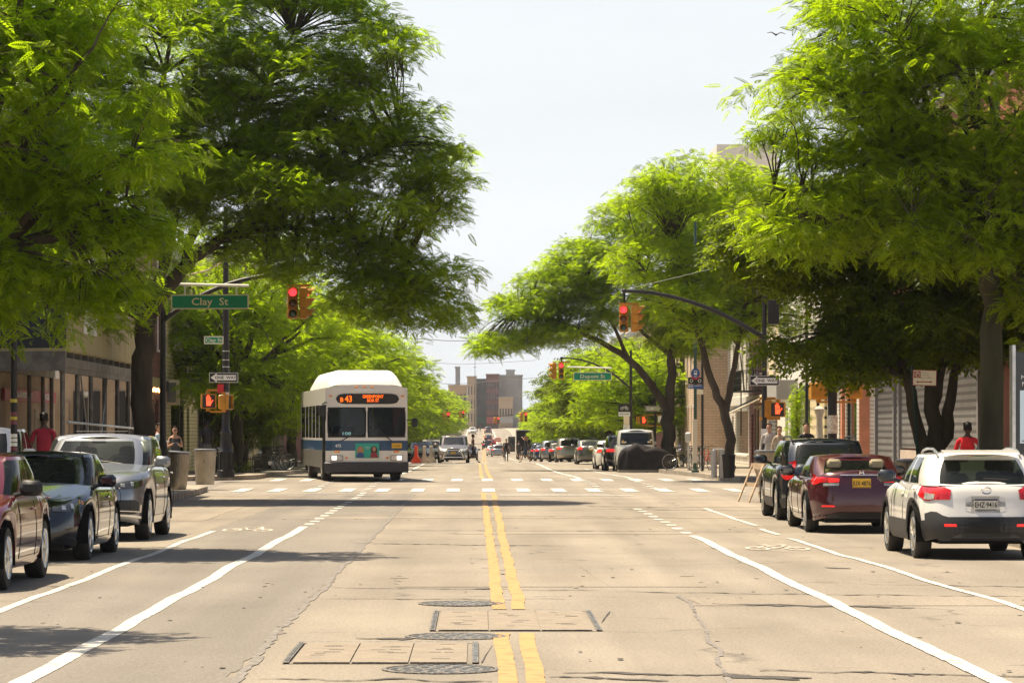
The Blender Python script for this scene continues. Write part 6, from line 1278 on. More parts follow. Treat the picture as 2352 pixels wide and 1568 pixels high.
# ---- left: maroon car at the edge
c = Car(L=4.8, Wd=1.85, H=1.50, clear=.21, belt=.98, hood=.84, cowl=1.0, trunk=1.03, wb=2.78, fo=.92, wr=.345, n=4.8, gf=.85, gr=-1.95, rf=.1, rr=-1.35, rw=.62, glw=.87)
root = c.build('parked_car', 'maroon car cut by the left edge, parked in front of the black saloon', -5.02 - .925, 34.3, 'us', paint('maroon_bright', (.11, .005, .010), .0, .25), group='cars parked along the kerbs', mirror_mat=BLACKM, spokes=7)
m = MB()
for sd in (-1, 1): c.patch(m, [-1.0, 1.0], [.3, .3], [.325, .325], side=sd, off=.008)
m.obj('side_strip', CHROME, root)
for sd in (-1, 1): m = MB(); c.corner(m, .6, 1.1, [.8, .8], [.95, .98], off=.012, side=sd); m.obj('tail_light', TAIL, root)
# ---- black saloon
def front_bits(c, root, hl=((.40, 1.12), [.66, .66, .70, .78], [.72, .76, .80, .82]), grille=((-.42, -.25, .25, .42), (.50, .42, .42, .50), (.62, .64, .64, .62)), bars=5, frame=CHROME, lower=((-.5, -.4, .4, .5), (.26,) * 4, (.30, .36, .36, .30)), amber=True, hlmat=None, wip=True):
    for sd in (-1, 1):
        m = MB(); c.corner(m, hl[0][0], hl[0][1], hl[1], hl[2], off=.010, side=sd, end=1); h = m.obj('headlight', hlmat or M('headlight_glass', (.10, .10, .095), .08, .5, coat=1), root, smooth=60)
        m = MB(); w_ = hl[0][1] - hl[0][0]
        for k, a in enumerate((.25, .5)):
            a_ = hl[0][0] + w_ * a; zl = np.interp(a, np.linspace(0, 1, len(hl[1])), hl[1]); zh = np.interp(a, np.linspace(0, 1, len(hl[2])), hl[2]); c.corner(m, a_ - .035, a_ + .035, [zl * .6 + zh * .4 - .01] * 2, [zh - .02] * 2, off=.018, side=sd, end=1, n_=5)
        m.obj('reflector_bowl', CLEARL, h)
        if amber: m = MB(); a_ = hl[0][1]; c.corner(m, a_ - .13, a_ - .02, [hl[1][-1] + .01] * 2, [hl[2][-1] - .01] * 2, off=.017, side=sd, end=1, n_=5); m.obj('turn_lens', AMBER, h)
    if grille:
        m = MB(); c.patch_z(m, list(grille[0]), list(grille[1]), list(grille[2]), end=1, off=.008); gr = m.obj('grille', DARK, root)
        m = MB()
        for k in range(bars): u_ = (k + .7) / (bars + .4); c.patch_z(m, list(grille[0]), [a + (b - a) * u_ - .006 for a, b in zip(grille[1], grille[2])], [a + (b - a) * u_ + .006 for a, b in zip(grille[1], grille[2])], end=1, off=.016)
        for (A_, B_) in ((grille[1], [z + .014 for z in grille[1]]), ([z - .014 for z in grille[2]], grille[2])): c.patch_z(m, list(grille[0]), list(A_), list(B_), end=1, off=.02)
        m.obj('chrome_bars', frame, gr)
    m = MB(); c.patch_z(m, list(lower[0]), list(lower[1]), list(lower[2]), end=1, off=.010); m.obj('air_intake', PLASTIC, root)
    if wip:
        m = MB(); z0_ = c.cowl + .06; m.tube([(c.gf - .03, -.1, z0_ - .03), (c.gf - .16, -.62, z0_ + .02)], .006, n=4); m.tube([(c.gf - .03, .45, z0_ - .03), (c.gf - .18, -.02, z0_ + .03)], .006, n=4); m.obj('wiper', BLACK, root)
c = Car(L=4.87, Wd=1.85, H=1.47, clear=.18, belt=.94, hood=.76, cowl=.98, trunk=1.04, wb=2.85, fo=.93, wr=.335, n=4.0, gf=.95, gr=-1.95, rf=.12, rr=-1.2, rw=.59, glw=.86)
root = c.build('parked_car', 'black saloon facing the camera between the maroon and the silver car, left', -5.08 - .925, 40.3 + c.L / 2 - .93, 'us', P_BLK, group='cars parked along the kerbs', glass=M_glass('car_glass_mid', (.85, .9, .84), .86, (.03, .035, .035)))
front_bits(c, root, hl=((.52, 1.18), [.645, .64, .66, .73], [.69, .74, .775, .79]), grille=((-.52, -.36, .36, .52), (.56, .44, .44, .56), (.57, .66, .66, .57)), bars=6, amber=True)
# ---- silver SUV
c = Car(L=4.95, Wd=1.96, H=1.70, clear=.25, belt=1.12, hood=.98, cowl=1.16, trunk=1.14, wb=2.82, fo=1.0, wr=.375, n=4.4, gf=.95, gr=-2.2, rf=.22, rr=-1.75, rw=.63, glw=.87)
root = c.build('parked_car', 'silver SUV facing the camera beyond the black saloon, left', -5.08 - .98, 47.6 + c.L / 2 - 1.0, 'us', P_SIL, group='cars parked along the kerbs', mirror_mat=P_SIL, windows=[(.93, .60), (.57, .30), (.27, .08)], glass=M_glass('car_glass_mid'))
front_bits(c, root, hl=((.46, 1.20), [.80, .80, .81, .86], [.86, .90, .93, .95]), grille=((-.45, -.36, .36, .45), (.70, .64, .64, .70), (.86, .90, .90, .86)), bars=3, lower=((-.85, -.78, -.62, -.55), (.44, .42, .42, .44), (.60, .64, .64, .60)), amber=False)
m = MB(); c.patch_z(m, [.50, .56, .80, .86], [.44, .42, .42, .44], [.60, .64, .64, .60], end=1, off=.010); m.obj('air_intake', PLASTIC, root)
m = MB()
for sd in (-1, 1): m.grid([[c.pt(*c.at_end(sd * q, 1), t_ , .022) for q in (.5, .6, .7, .8, .88)] for t_ in (.24, .265)]); m.grid([[c.pt(*c.at_end(sd * q, 1), t_ , .022) for q in (.87, .885)] for t_ in (.24, .4, .55)])
m.grid([[c.pt(*c.at_end(q, 1), t_, .02) for q in np.linspace(-.9, .9, 25)] for t_ in (.12, .17)]); m.obj('chrome_trim', CHROME, root)
m = MB(); m.b6(-.75, -.15, -.42, .42, 1.695, 1.708, bev=.005); m.obj('sunroof', BLACK, root)
# ---- white car in the cross street
c = Car(L=4.6, Wd=1.85, H=1.66, clear=.22, belt=1.02, gf=.8, gr=-2.1, rf=.1, rr=-1.6, N=140)
root = c.build('parked_car', 'white car pulled onto the left pavement, mostly hidden behind the black saloon', -9.75, 60, 'us', P_WHITE, lod=1, z=.16)
# ---- minivan
c = Car(L=5.08, Wd=1.98, H=1.75, clear=.2, belt=1.02, hood=.86, cowl=1.08, trunk=1.1, wb=3.03, fo=1.0, wr=.34, n=4.2, gf=1.45, gr=-2.3, rf=.45, rr=-1.9, rw=.64, glw=.86, N=160)
Ym = 186.; root = c.build('minivan', 'grey minivan with chrome bull bar driving towards the camera on the left', PX(1041, 0, 184)[0], Ym + 1.6, 'us', paint('grey_warm', (.20, .17, .14), .6, .3), cat='van', lod=1, glass=CARGLASS_D)
front_bits(c, root, hl=((.42, 1.25), [.70, .72, .76, .88], [.80, .88, .94, .98]), grille=((-.4, -.3, .3, .4), (.74, .66, .66, .74), (.80, .86, .86, .80)), bars=3, amber=False, hlmat=CLEARL, lower=((-.55, -.45, .45, .55), (.28,) * 4, (.32, .5, .5, .32)))
m = MB(); m.tube([(2.45, -.62, .25), (2.72, -.58, .45), (2.72, -.34, .92), (2.72, .34, .92), (2.72, .58, .45), (2.45, .62, .25)], .035, n=8); m.tube([(2.72, -.6, .36), (2.72, .6, .36)], .03, n=8); m.obj('bull_bar', CHROME, root, smooth=60); c.plate_at(1, .62, 'T7·4302C', yel=True)
m = MB(); m.b6(-.9, .2, -.5, .5, 1.75, 1.80, bev=.02); m.obj('roof_hatch', BLACK, root)
m = MB(); m.lathe((2.5, -.78, .42), [(.07, -.02), (.07, .02)], 10, axis='X'); m.lathe((2.5, .78, .42), [(.07, -.02), (.07, .02)], 10, axis='X'); m.obj('fog_lamp', CLEARL, root)
# ---- generic cars for the rows: prototypes at low detail
def lowcar(kind, label, X, Y, facing, pm, group='cars parked along the kerbs', rear=True, name='parked_car', plate=True, yaw=0, glass=CARGLASS_D, **kw):
    spec = dict(sedan=dict(L=4.7, Wd=1.82, H=1.45, belt=.95, hood=.78, cowl=.97, trunk=1.04, gf=.85, gr=-1.75, rf=.05, rr=-1.15), suv=dict(L=4.6, Wd=1.86, H=1.68, clear=.24, belt=1.06, hood=.92, cowl=1.1, trunk=1.08, gf=.85, gr=-2.12, rf=.2, rr=-1.7, wr=.36, rw=.63), hatch=dict(L=4.2, Wd=1.76, H=1.5, belt=.98, trunk=1.0, gf=.85, gr=-1.9, rf=.2, rr=-1.45))[kind]
    c = Car(N=120, **spec); root = c.build(name, label, X, Y + (c.L / 2 if True else 0), facing, pm, group=group, lod=1, seams=False, glass=glass, yaw=yaw, rear_glass=glass, **kw)
    for sd in (-1, 1):
        if facing == 'away': m = MB(); c.corner(m, .55, 1.05, [c.trunk - .2, c.trunk - .2], [c.trunk - .06, c.trunk - .03], off=.02, side=sd, n_=8, m_=3); m.obj('tail_light', TAILH, root)
        else: m = MB(); c.corner(m, .5, 1.1, [c.hood - .17, c.hood - .12], [c.hood - .07, c.hood], off=.012, side=sd, end=1, n_=8, m_=3); m.obj('headlight', CLEARL, root)
    if plate: c.plate_at(-1 if facing == 'away' else 1, c.trunk - .2 if facing == 'away' else .5, 'HBT·7301', yel=True)
    if facing == 'us': m = MB(); c.patch_z(m, [-.5, .5], [.5, .5], [c.hood - .16] * 2, end=1, off=.01); m.obj('grille', DARK, root)
    return root
lowcar('suv', 'black SUV close behind the pale van, its red light cluster showing', 7.0 - .25, 139.5, 'away', P_NAVY, rails=BLACKM)
lowcar('sedan', 'white car mostly hidden behind the black SUV next to the pale van', 6.6, 147, 'away', P_WHITE)
lowcar('sedan', 'dark grey saloon with white plate parked beyond the pale van', PX(1345, 0, 178)[0] + .2, 173.5, 'away', P_GREY)
# car with big dark roof box behind it
lowcar('suv', 'dark SUV with black roof rack showing above the grey saloon', PX(1358, 0, 200)[0], 203, 'away', P_BLK)
cols = [P_BLK, P_GREY, P_SIL, P_RED, P_WHITE, P_NAVY, P_GREY, P_BLK]
for i, (px, Y, kd, pm, lb) in enumerate(((1308, 205, 'suv', P_CHAMP, 'beige SUV'), (1287, 228, 'hatch', P_GREY, 'grey hatchback'), (1268, 236, 'suv', P_SIL, 'silver SUV'), (1251, 262, 'sedan', P_BLUE, 'blue saloon'), (1240, 285, 'suv', P_BLK, 'black SUV'), (1232, 330, 'sedan', P_SIL, 'light silver saloon'), (1222, 365, 'suv', P_BLK, 'black SUV farthest back'))):
    lowcar(kd, f'{lb} in the right-hand parked row beyond the grey saloon', PX(px, 0, Y)[0], Y, 'away', pm, plate=False)
for i, (px, Y, kd, pm, lb) in enumerate(((965, 205, 'sedan', P_BLK, 'black saloon behind the orange barrier'), (990, 222, 'suv', P_CHAMP, 'beige SUV behind the pale barriers'), (1003, 240, 'suv', P_WHITE, 'white SUV left of the minivan'), (975, 246, 'sedan', P_GREY, 'grey car under the left trees beyond the barriers'), (1030, 330, 'sedan', P_SIL, 'silver car under the left trees, above the minivan'), (1043, 420, 'suv', P_GREY, 'grey SUV far down the left kerb'), (1052, 500, 'sedan', P_WHITE, 'white car far down the left kerb'))):
    lowcar(kd, lb, PX(px, 0, Y)[0], Y, 'us', pm, plate=False)
TG = 'cars driving along the avenue'
lowcar('sedan', 'black car driving towards us just behind the grey minivan', PX(1077, 0, 300)[0], 300, 'us', P_BLK, group=TG, name='moving_car')
lowcar('suv', 'white SUV driving towards us at the far end of the left lane', PX(1085, 0, 720)[0], 720, 'us', P_WHITE, group=TG, name='moving_car', glass=CARGLASS_D)
for (px, Y, kd, pm, lb) in ((1144, 405, 'suv', P_SIL, 'silver SUV driving away, the nearest car in the right lane'), (1132, 425, 'sedan', P_WHITE, 'white saloon driving away just left of the silver SUV'), (1119, 540, 'suv', P_BLK, 'black van-like SUV driving away, ahead of the white saloon'), (1129, 590, 'sedan', P_RED, 'dark red car driving away, right of the black SUV'), (1122, 640, 'sedan', P_NAVY, 'dark car with bright tail lights, next to last in the queue'), (1121, 730, 'suv', P_GREY, 'grey SUV driving away, farthest of the queue')):
    lowcar(kd, lb, PX(px, 0, Y)[0], Y, 'away', pm, group=TG, name='moving_car', plate=False)
for (px, Y, pm, lb) in ((1222 - 2, 420, P_SIL, 'pale car at the far right kerb beyond the box truck'), (1196, 700, P_SIL, 'silver SUV at the far right kerb below the roadworks')):
    lowcar('suv', lb, PX(px, 0, Y)[0], Y, 'away', pm, plate=False)
# ---- dark delivery van and box truck far right
Y = 455.; t = thing('delivery_van', 'tall black delivery van parked far down on the right', 'van', (PX(1183, 0, Y)[0], Y, g(Y))); m = MB(); m.box((0, 2.4, 1.45), (2.0, 5, 2.3), bev=.12); m.obj('body', P_BLK, t); m = MB(); m.box((0, -.11, 1.9), (1.6, .03, .7)); m.obj('rear_window', CARGLASS_D, t)
for x in (-.85, .85):
    for y in (.8, 4): m = MB(); m.lathe((x, y, .35), [(.35, -.1), (.35, .1)], 14, axis='X'); m.obj('wheel', RUBBER, t)
Y = 330.; t = thing('box_truck', 'white box truck with its rear open, parked on the right', 'truck', (PX(1208, 0, Y)[0], Y, g(Y))); m = MB(); w = 1.1
for a in ((-w, -w + .08, 0, 5, .8, 3.2), (w - .08, w, 0, 5, .8, 3.2), (-w + .08, w - .08, 0, 5, 3.12, 3.2), (-w + .08, w - .08, 0, 5, .8, .88), (-w + .08, w - .08, 4.9, 5, .88, 3.12)): m.b6(*a)
m.obj('cargo_box', M('box_white', (.7, .66, .6), .6), t); m = MB(); m.b6(-w + .1, w - .1, .6, 4.85, .9, 3.1); m.obj('dark_fill', DARK, t); m = MB(); m.box((0, 6, 1.3), (2, 2, 1.9), bev=.15); m.obj('cab', P_WHITE, t)  # solid near-black block fills the open box behind its rear edge
for x in (-.85, .85):
    for y in (1.2, 6.2): m = MB(); m.lathe((x, y, .42), [(.42, -.12), (.42, .12)], 14, axis='X'); m.obj('wheel', RUBBER, t)
# ---- pale van with covered motorcycle
c = Car(L=4.8, Wd=1.84, H=1.94, clear=.25, belt=1.18, hood=.95, cowl=1.2, trunk=1.2, wb=2.9, fo=.9, wr=.33, n=6, gf=1.7, gr=-2.32, rf=.9, rr=-2.12, rw=.68, glw=.90, rake_n=7,
        rows=[(0, .93, .05, .03), (.1, .98, 0, 0), (.4, 1, .01, .01), (.7, .99, .04, .03), (.9, .97, .1, .05), (1, .93, .2, .08)], roofc=.07)
root = c.build('parked_van', 'pale boxy van with stickers on its rear window, behind the covered motorcycle', 7.13, 136.4 + 2.4, 'away', paint('pale_silver', (.60, .60, .58), .2, .35), cat='van', lod=1, glass=CARGLASS_D, handles=False)
m = MB(); rs = np.random.RandomState(2)
for (y, z) in ((.62, 1.32), (.55, 1.30), (.60, 1.38), (.5, 1.33), (-.55, 1.34), (-.62, 1.33), (-.66, 1.42)): m.box((-2.33 + (z - 1.2) * .26, y, z), (.012, .09, .06), mat=int(rs.randint(2)))
m.obj('sticker', [WHITE, PLY_Y], root); m = MB(); m.tube([(-2.34, -.02, 1.22), (-2.30, .28, 1.36)], .012, n=4); m.obj('wiper', BLACK, root)
Y = 133.2; z0 = g(Y); X0 = PX(1482, 0, Y)[0]; r = np.random.RandomState(4); nx, ny = 44, 30; P = []
for j in range(ny + 1):
    row = []
    v = j / ny   # 0 bottom .. 1 top ridge
    for i in range(nx):
        a = 2 * math.pi * i / nx; cx, sy = math.cos(a), math.sin(a)
        L_ = 1.2 * (1 - .16 * v - .5 * v ** 6); Wd_ = .50 * (1 - .2 * v - .7 * v ** 5); x = cx * (abs(cx) + 1e-6) ** -.15 * L_; fold = .06 * (1 - v) ** .3 * math.sin(a * 9 + 3 * math.sin(a * 2)) * (.3 + v * (1 - v) * 3) + .03 * math.sin(a * 17 + v * 5) * v * (1 - v) * 4
        y = sy * (abs(sy) + 1e-6) ** -.15 * Wd_; top = 1.10 + .20 * math.exp(-((x + .42) / .18) ** 2) - .10 * math.exp(-((x + .05) / .25) ** 2) - .25 * max(0, x - .5)
        row.append((x * (1 + fold), y * (1 + fold * 2.2), math.sin(v * math.pi / 2) ** .9 * top + .01))
    P.append(row)
m = MB(); m.grid(P, close=True); m.add([P[-1][i] for i in range(nx)], [list(range(nx))])
t = thing('covered_motorcycle', 'motorcycle under a dark grey fabric cover standing behind the pale van', 'motorcycle', (X0, Y, z0), R(4)); m.obj('cover', M('cover_fabric', (.017, .015, .017), .75, var=.25, scale=3, bump=.2, bscale=5, spec=.15), t, smooth=70)
m = MB(); m.grid([[(p[0] * 1.01, p[1] * 1.02, z) for p in P[1]] for z in (.005, .12)], close=True); m.obj('cover_hem', M('cover_hem', (.22, .20, .17), .6), t, smooth=60)
# ------------------------------------------------------------------ bus
BW = M('bus_white', (.74, .71, .65), .3, coat=.6); BBLUE = M('bus_blue', (.015, .065, .15), .3, coat=.5); BRUB = M('bus_bumper', (.035, .035, .045), .6); BSTEEL = M('bus_steel', (.45, .43, .40), .28, .8, var=.1)
LEDM = M('led_orange', (1, .13, .005), .5, emit=.8)
BGL = M_glass('bus_glass', (.6, .66, .68), .62, body=(.02, .03, .04))  # bluish body colour stands in for reflections on the glass
Yb = 97.2; Xb0, _ = PX(748, 0, Yb); Xb1, _ = PX(937, 0, Yb); w = (Xb1 - Xb0) / 2
bus = thing('city_bus', 'white and blue city bus with orange route display B43 coming towards the camera', 'bus', ((Xb0 + Xb1) / 2, Yb, g(Yb) + .02), R(7.0)); Lb = 12.2
def fy(x, z):   # front face plan curve
    return .10 * abs(x / w) ** 3 + .05 * max(0, (z - 1.15)) / 1.75
def fgrid(mb, x0, x1, z0, z1, off=0., mat=0, nx=14, nz=6, cr=0.):
    P = []
    for j in range(nz + 1):
        z = z0 + (z1 - z0) * j / nz; row = []
        for i in range(nx + 1):
            ins = 0
            if cr: dz = min(z - z0, z1 - z); ins = cr - math.sqrt(max(0, cr * cr - (cr - min(dz, cr)) ** 2))
            a, b = x0 + ins, x1 - ins; x = a + (b - a) * i / nx; row.append((x, fy(x, z) - off, z))
        P.append(row)
    mb.grid(P, mat)
    e = [P[0], [(p[0], p[1] + off + .0, p[2]) for p in P[0]]]; return mb
m = MB()
# front frame built round real window openings
zs_ = [.38, .98, 1.42, 2.32, 2.42, 2.78, 2.92]
fgrid(m, -w, w, .40, 1.40, nz=8); fgrid(m, -w, w, 2.36, 2.97, nz=6); fgrid(m, -w, -w + .07, 1.40, 2.36); fgrid(m, w - .07, w, 1.40, 2.36); fgrid(m, -.03, .03, 1.40, 2.36)
for sd in (-1, 1):   # sides
    x = sd * w; e = fy(w, 2)
    m.b6(x - sd * .02, x, e + .002, Lb, 2.45, 2.97) ; m.b6(x - sd * .02, x, e + 1.4, Lb, .42, 1.38)
    for y in (e + .0, 1.35, 3.0, 4.7, 6.4, 8.1, 9.8, 12.1): m.b6(x - sd * .02, x, y, y + .09, .42 if y < 1 else 1.38, 2.45)
m.b6(-w, w, Lb - .02, Lb, .4, 2.97); m.b6(-w + .02, w - .02, .14, Lb - .02, 2.93, 2.99)
m.obj('body', BW, bus, smooth=35)
m = MB()   # roof curve
P = [[(x * w, y, 2.97 + .12 * (1 - abs(x) ** 3)) for x in np.linspace(-1, 1, 13)] for y in (.15, .3, 6, Lb)]; m.grid(P); m.grid([[(x * w, .15, 2.9) for x in np.linspace(-1, 1, 13)], P[0]]); m.obj('roof', BW, bus, smooth=40)
m = MB()   # gas tank fairing
def pod(y, k, h_): return [(-w * .90 * k, y, 3.0), (-w * .90 * k, y, 3.0 + h_ * .32), (-w * .80 * k, y, 3.0 + h_ * .72), (-w * .72 * k, y, 3.0 + h_ * .94), (-w * .64 * k, y, 3.0 + h_), (w * .60 * k, y, 3.0 + h_), (w * .70 * k, y, 3.0 + h_ * .94), (w * .80 * k, y, 3.0 + h_ * .72), (w * .90 * k, y, 3.0 + h_ * .32), (w * .90 * k, y, 3.0)]
P = [pod(.42, .98, .08), pod(.5, .99, .22), pod(.72, .985, .42), pod(.95, .98, .52), pod(1.2, .98, .56), pod(8.5, .98, .56), pod(9.2, 1., .2)]
m.grid(P, flip=True); m.obj('roof_fairing', M('fairing_white', (.78, .74, .68), .4), bus, smooth=50)
for sd in (-1, 1):
    x0, x1 = (-w + .075, -.035) if sd < 0 else (.035, w - .075)
    m = MB(); fgrid(m, x0, x1, 1.43, 2.35, off=-.01, cr=.10); m.obj('windshield', BGL, bus, smooth=60)
    m = MB()
    for k in range(2):
        pass
    P = [[], []]; cxm, czm, hx, hz = (x0 + x1) / 2, 1.89, (x1 - x0) / 2, .46
    for i in range(49):
        a = 2 * math.pi * i / 48; c_, s_ = math.cos(a), math.sin(a)
        for j, k in enumerate((1.03, .955)): px, pz = cxm + hx * k * np.sign(c_) * abs(c_) ** .28, czm + hz * k * np.sign(s_) * abs(s_) ** .28; P[j].append((px, fy(px, pz) - .008, pz))
    m.grid(P); m.grid(P, flip=True); m.obj('window_seal', BLACK, bus)
    m = MB(); xb = cxm + .05 if sd < 0 else cxm - .05; m.tube([(xb - .25 * 1 if sd < 0 else xb + .22, -.02, 1.28), (xb + .05 if sd < 0 else xb, -.03, 1.45), (xb + .32 if sd < 0 else xb - .35, -.02, 1.80)], .016, n=5); m.obj('wiper', BLACK, bus)
# side glass
for sd in (-1, 1):
    x = sd * w
    for i, (y0, y1) in enumerate(((fy(w, 2) + .09, 1.35), (1.44, 3.0), (3.09, 4.7), (4.79, 6.4), (6.49, 8.1), (8.19, 9.8), (9.89, 12.1))):
        m = MB(); lo = 1.38 if (sd > 0 or i > 0) else .45; m.b6(x - sd * .014, x - sd * .006, y0, y1, lo, 2.45); m.obj('door_glass' if (sd < 0 and i == 0) else 'side_window', CARGLASS_D if sd < 0 else BGL, bus)
m = MB(); m.b6(-w - .012, -w + .02, .78, .83, .42, 2.45); m.b6(-w - .010, -w + .02, .12, .16, .42, 2.45); m.b6(-w - .010, -w + .02, 1.32, 1.37, .42, 2.45); m.obj('door_frame', BLACKM, bus)
# blue band
m = MB(); fgrid(m, -w, w, .98, 1.30, off=.006, nz=3)
for sd in (-1, 1): m.b6(sd * w, sd * (w + .006), fy(w, 1) + (1.45 if sd < 0 else 0), Lb, .98, 1.30)
m.obj('blue_band', BBLUE, bus, smooth=35)
m = MB(); m.b6(-w - .006, -w, 1.5, Lb, .42, .97); m.obj('lower_side_panel', BSTEEL, bus)
# display
P = [[], []]; m = MB(); Q_ = []
for i in range(48):
    a = 2 * math.pi * i / 48; c_, s_ = math.cos(a), math.sin(a); px, pz = .03 + (w * .775) * np.sign(c_) * abs(c_) ** .35, 2.63 + .165 * np.sign(s_) * abs(s_) ** .45; Q_.append((px, fy(px, pz) - .012, pz))
PP = [[], []]
for i in range(33):
    c_ = -1 + 2 * i / 32; px = .03 + w * .775 * c_; hh = .165 * (1 - abs(c_) ** 9) ** .5
    for j, k in enumerate((-1, 1)): pz = 2.63 + k * hh; PP[j].append((px, fy(px, 2.63) - .018, pz))
m.grid(PP); disp = m.obj('route_display', BLACK, bus)
m = MB(); fr0 = -.04
put_text(m, 'B', .19, (-.80, fy(.8, 2.6) - .03, 2.595), mat=0, depth=.003, weight=.006); put_text(m, '43', .28, (-.58, fy(.58, 2.6) - .03, 2.62), sx=.85, mat=0, depth=.003, weight=.006)
put_text(m, 'GREENPOINT', .135, (.20, fy(.5, 2.6) - .03, 2.70), sx=.82, mat=0, depth=.003, weight=.003); put_text(m, 'BOX ST', .135, (.20, fy(.5, 2.6) - .03, 2.575), sx=.82, mat=0, depth=.003, weight=.003); m.obj('route_text', LEDM, disp)
# plate, ad, numbers, lights
m = MB(); m.box((w - .35, fy(.9, 1.1) - .02, 1.14), (.32, .012, .16)); put_text(m, 'A12345', .09, (w - .35, fy(.9, 1.1) - .03, 1.13), sx=.8, mat=1, depth=.001); m.obj('number_plate', [PLY_Y, BLACK], bus)
ADX = .02 - .01; m = MB(); m.box((ADX, -.022, .98), (.76, .012, .47)); ad = m.obj('poster', M('ad_teal', (.02, .36, .28), .5), bus)
SKIN = M('skin', (.42, .22, .14), .6); m = MB()
for sx_, hair, shirt, dz in ((-1, 1, 2, 0), (1, 3, 4, .01)):
    cx = ADX + sx_ * .22; m.prism([(cx + .11 * math.cos(a), .98 + dz + .14 * math.sin(a)) for a in np.linspace(-1.0, math.pi + 1.0, 16)], -.032, -.029, axis='Y', mat=hair); m.prism([(cx + .055 * math.cos(a), 1.02 + dz + .078 * math.sin(a)) for a in np.linspace(0, 2 * math.pi, 16)[:-1]], -.037, -.033, axis='Y', mat=0)
    m.prism([(cx - .13, .76), (cx + .13, .76), (cx + .10, .88), (cx + .03, .93), (cx - .03, .93), (cx - .10, .88)], -.037, -.0331, axis='Y', mat=shirt)
put_text(m, 'morning', .05, (ADX, -.032, 1.10), mat=5, depth=.001); put_text(m, 'news', .05, (ADX, -.032, 1.05), mat=5, depth=.001)
m.obj('poster_figures', [SKIN, M('hair_blond', (.4, .22, .08), .6), M('shirt_blue', (.04, .09, .25), .6), M('hair_brown', (.05, .025, .015), .6), M('shirt_red', (.3, .03, .05), .6), WHITE], ad)
m = MB(); put_text(m, '475', .13, (-w + .40, fy(.9, 1.1) - .012, 1.13), mat=0, depth=.002, weight=.002); m.box((-w + .10, fy(w, 1.1) + .0, 1.14), (.13, .012, .2), (0, 0, R(-8))); m.tube([(-w + .10, fy(w, 1.1) - .02, 1.2), (-w + .10, fy(w, 1.1) - .02, 1.13), (-w + .14, fy(w, 1.1) - .02, 1.10)], .012, n=4, mat=1); m.tube([(-w + .1 + .04 * math.cos(a), fy(w, 1.1) - .02, 1.10 + .04 * math.sin(a)) for a in np.linspace(2.4, 6, 9)], .007, n=4, mat=1); m.obj('fleet_marks', [WHITE, BBLUE], bus)
for sd in (-1, 1):
    x = sd * (w - .36); m = MB(); y0 = fy(x, .7); m.box((x, y0 - .01, .75), (.40, .03, .18), (0, 0, sd * .12), bev=.01); h = m.obj('headlight', M('lamp_housing', (.35, .33, .3), .4, .4), bus)
    m = MB(); m.box((x - .09 if sd < 0 else x + .09, y0 - .03, .75), (.15, .02, .13), (0, 0, sd * .12)); m.obj('lit_lamp', M('lamp_lit', (1, .92, .8), .3, emit=1.0), h); m = MB(); m.box((x + .09 if sd < 0 else x - .09, y0 - .03, .75), (.15, .02, .13), (0, 0, sd * .12)); m.obj('unlit_lamp', CLEARL, h)
    for (dx, z, ww, hh) in ((0.0, .955, .18, .07), (-sd * .30, .75, .10, .045), (sd * .20, 2.72, .11, .05)): m = MB(); m.box((x + dx, fy(x + dx, z) - .015, z), (ww, .03, hh), bev=.01); m.obj('marker_light', AMBER, bus)
m = MB()
for x in (-.32, -.07, .18): m.box((x, .12, 3.0), (.1, .06, .05), bev=.01)
m.obj('roof_marker', AMBER, bus)
m = MB()
for x in (-.7, .75): m.sphere((x, .5, 3.1), (.06, .06, .06), 8, 6)
m.obj('roof_beacon', WHITE, bus)
# bumper
m = MB(); P = []
for z, o_ in ((.28, .02), (.30, .10), (.58, .12), (.62, .06), (.62, -.02)): P.append([(x, fy(min(w, abs(x)) , .5) - o_ + (.05 if abs(x) > w else 0), z) for x in np.linspace(-w - .03, w + .03, 17)])
m.grid(P); m.grid([[(sd_x, yy, z) for yy in (.05, 1.0)] for sd_x, z in ((w + .03, .62), (w + .03, .28))]); m.grid([[(-w - .03, yy, z) for yy in (.05, .1)] for z in (.28, .62)]); m.obj('bumper', BRUB, bus, smooth=35)
m = MB(); m.b6(-w + .15, w - .15, .3, Lb - .2, .22, .5); m.obj('underbody', DARK, bus)
for y in (2.3, 8.6):
    for sd in (-1, 1): m = MB(); x = sd * (w - .18); m.lathe((x, y, .48), [(.30, -.15), (.44, -.15), (.48, -.12), (.48, .12), (.44, .15), (.30, .15)], 26, axis='X'); wh = m.obj('wheel', RUBBER, bus, smooth=40); m = MB(); m.lathe((x + sd * .13, y, .48), [(.28, -.02), (.28, .02), (.1, .05)] if sd > 0 else [(.1, -.05), (.28, -.02), (.28, .02)], 20, axis='X'); m.obj('rim', ALU, wh, smooth=40)
for sd in (-1, 1):
    m = MB()
    if sd < 0: m.tube([(-w + .03, .05, 2.50), (-w - .02, -.12, 2.52), (-w - .12, -.2, 2.46)], .022, n=6); m.box((-w - .13, -.2, 2.26), (.22, .1, .36), bev=.03)
    else: m.tube([(w - .03, .15, 1.95), (w + .1, .0, 1.95), (w + .18, 0, 1.9)], .02, n=6); m.box((w + .22, -.02, 1.88), (.18, .1, .28), bev=.03)
    m.obj('mirror', BLACKM, bus, smooth=40)
m = MB(); m.box((-w * .5, .06, 1.52), (.5, .02, .14)); put_text(m, '108', .14, (-w * .5, -.03 + .04, 1.52), sx=1.5, mat=1, depth=.003); m.obj('run_number', [BLACK, M('run_digits', (.25, .5, .5), .5, emit=.3)], bus)
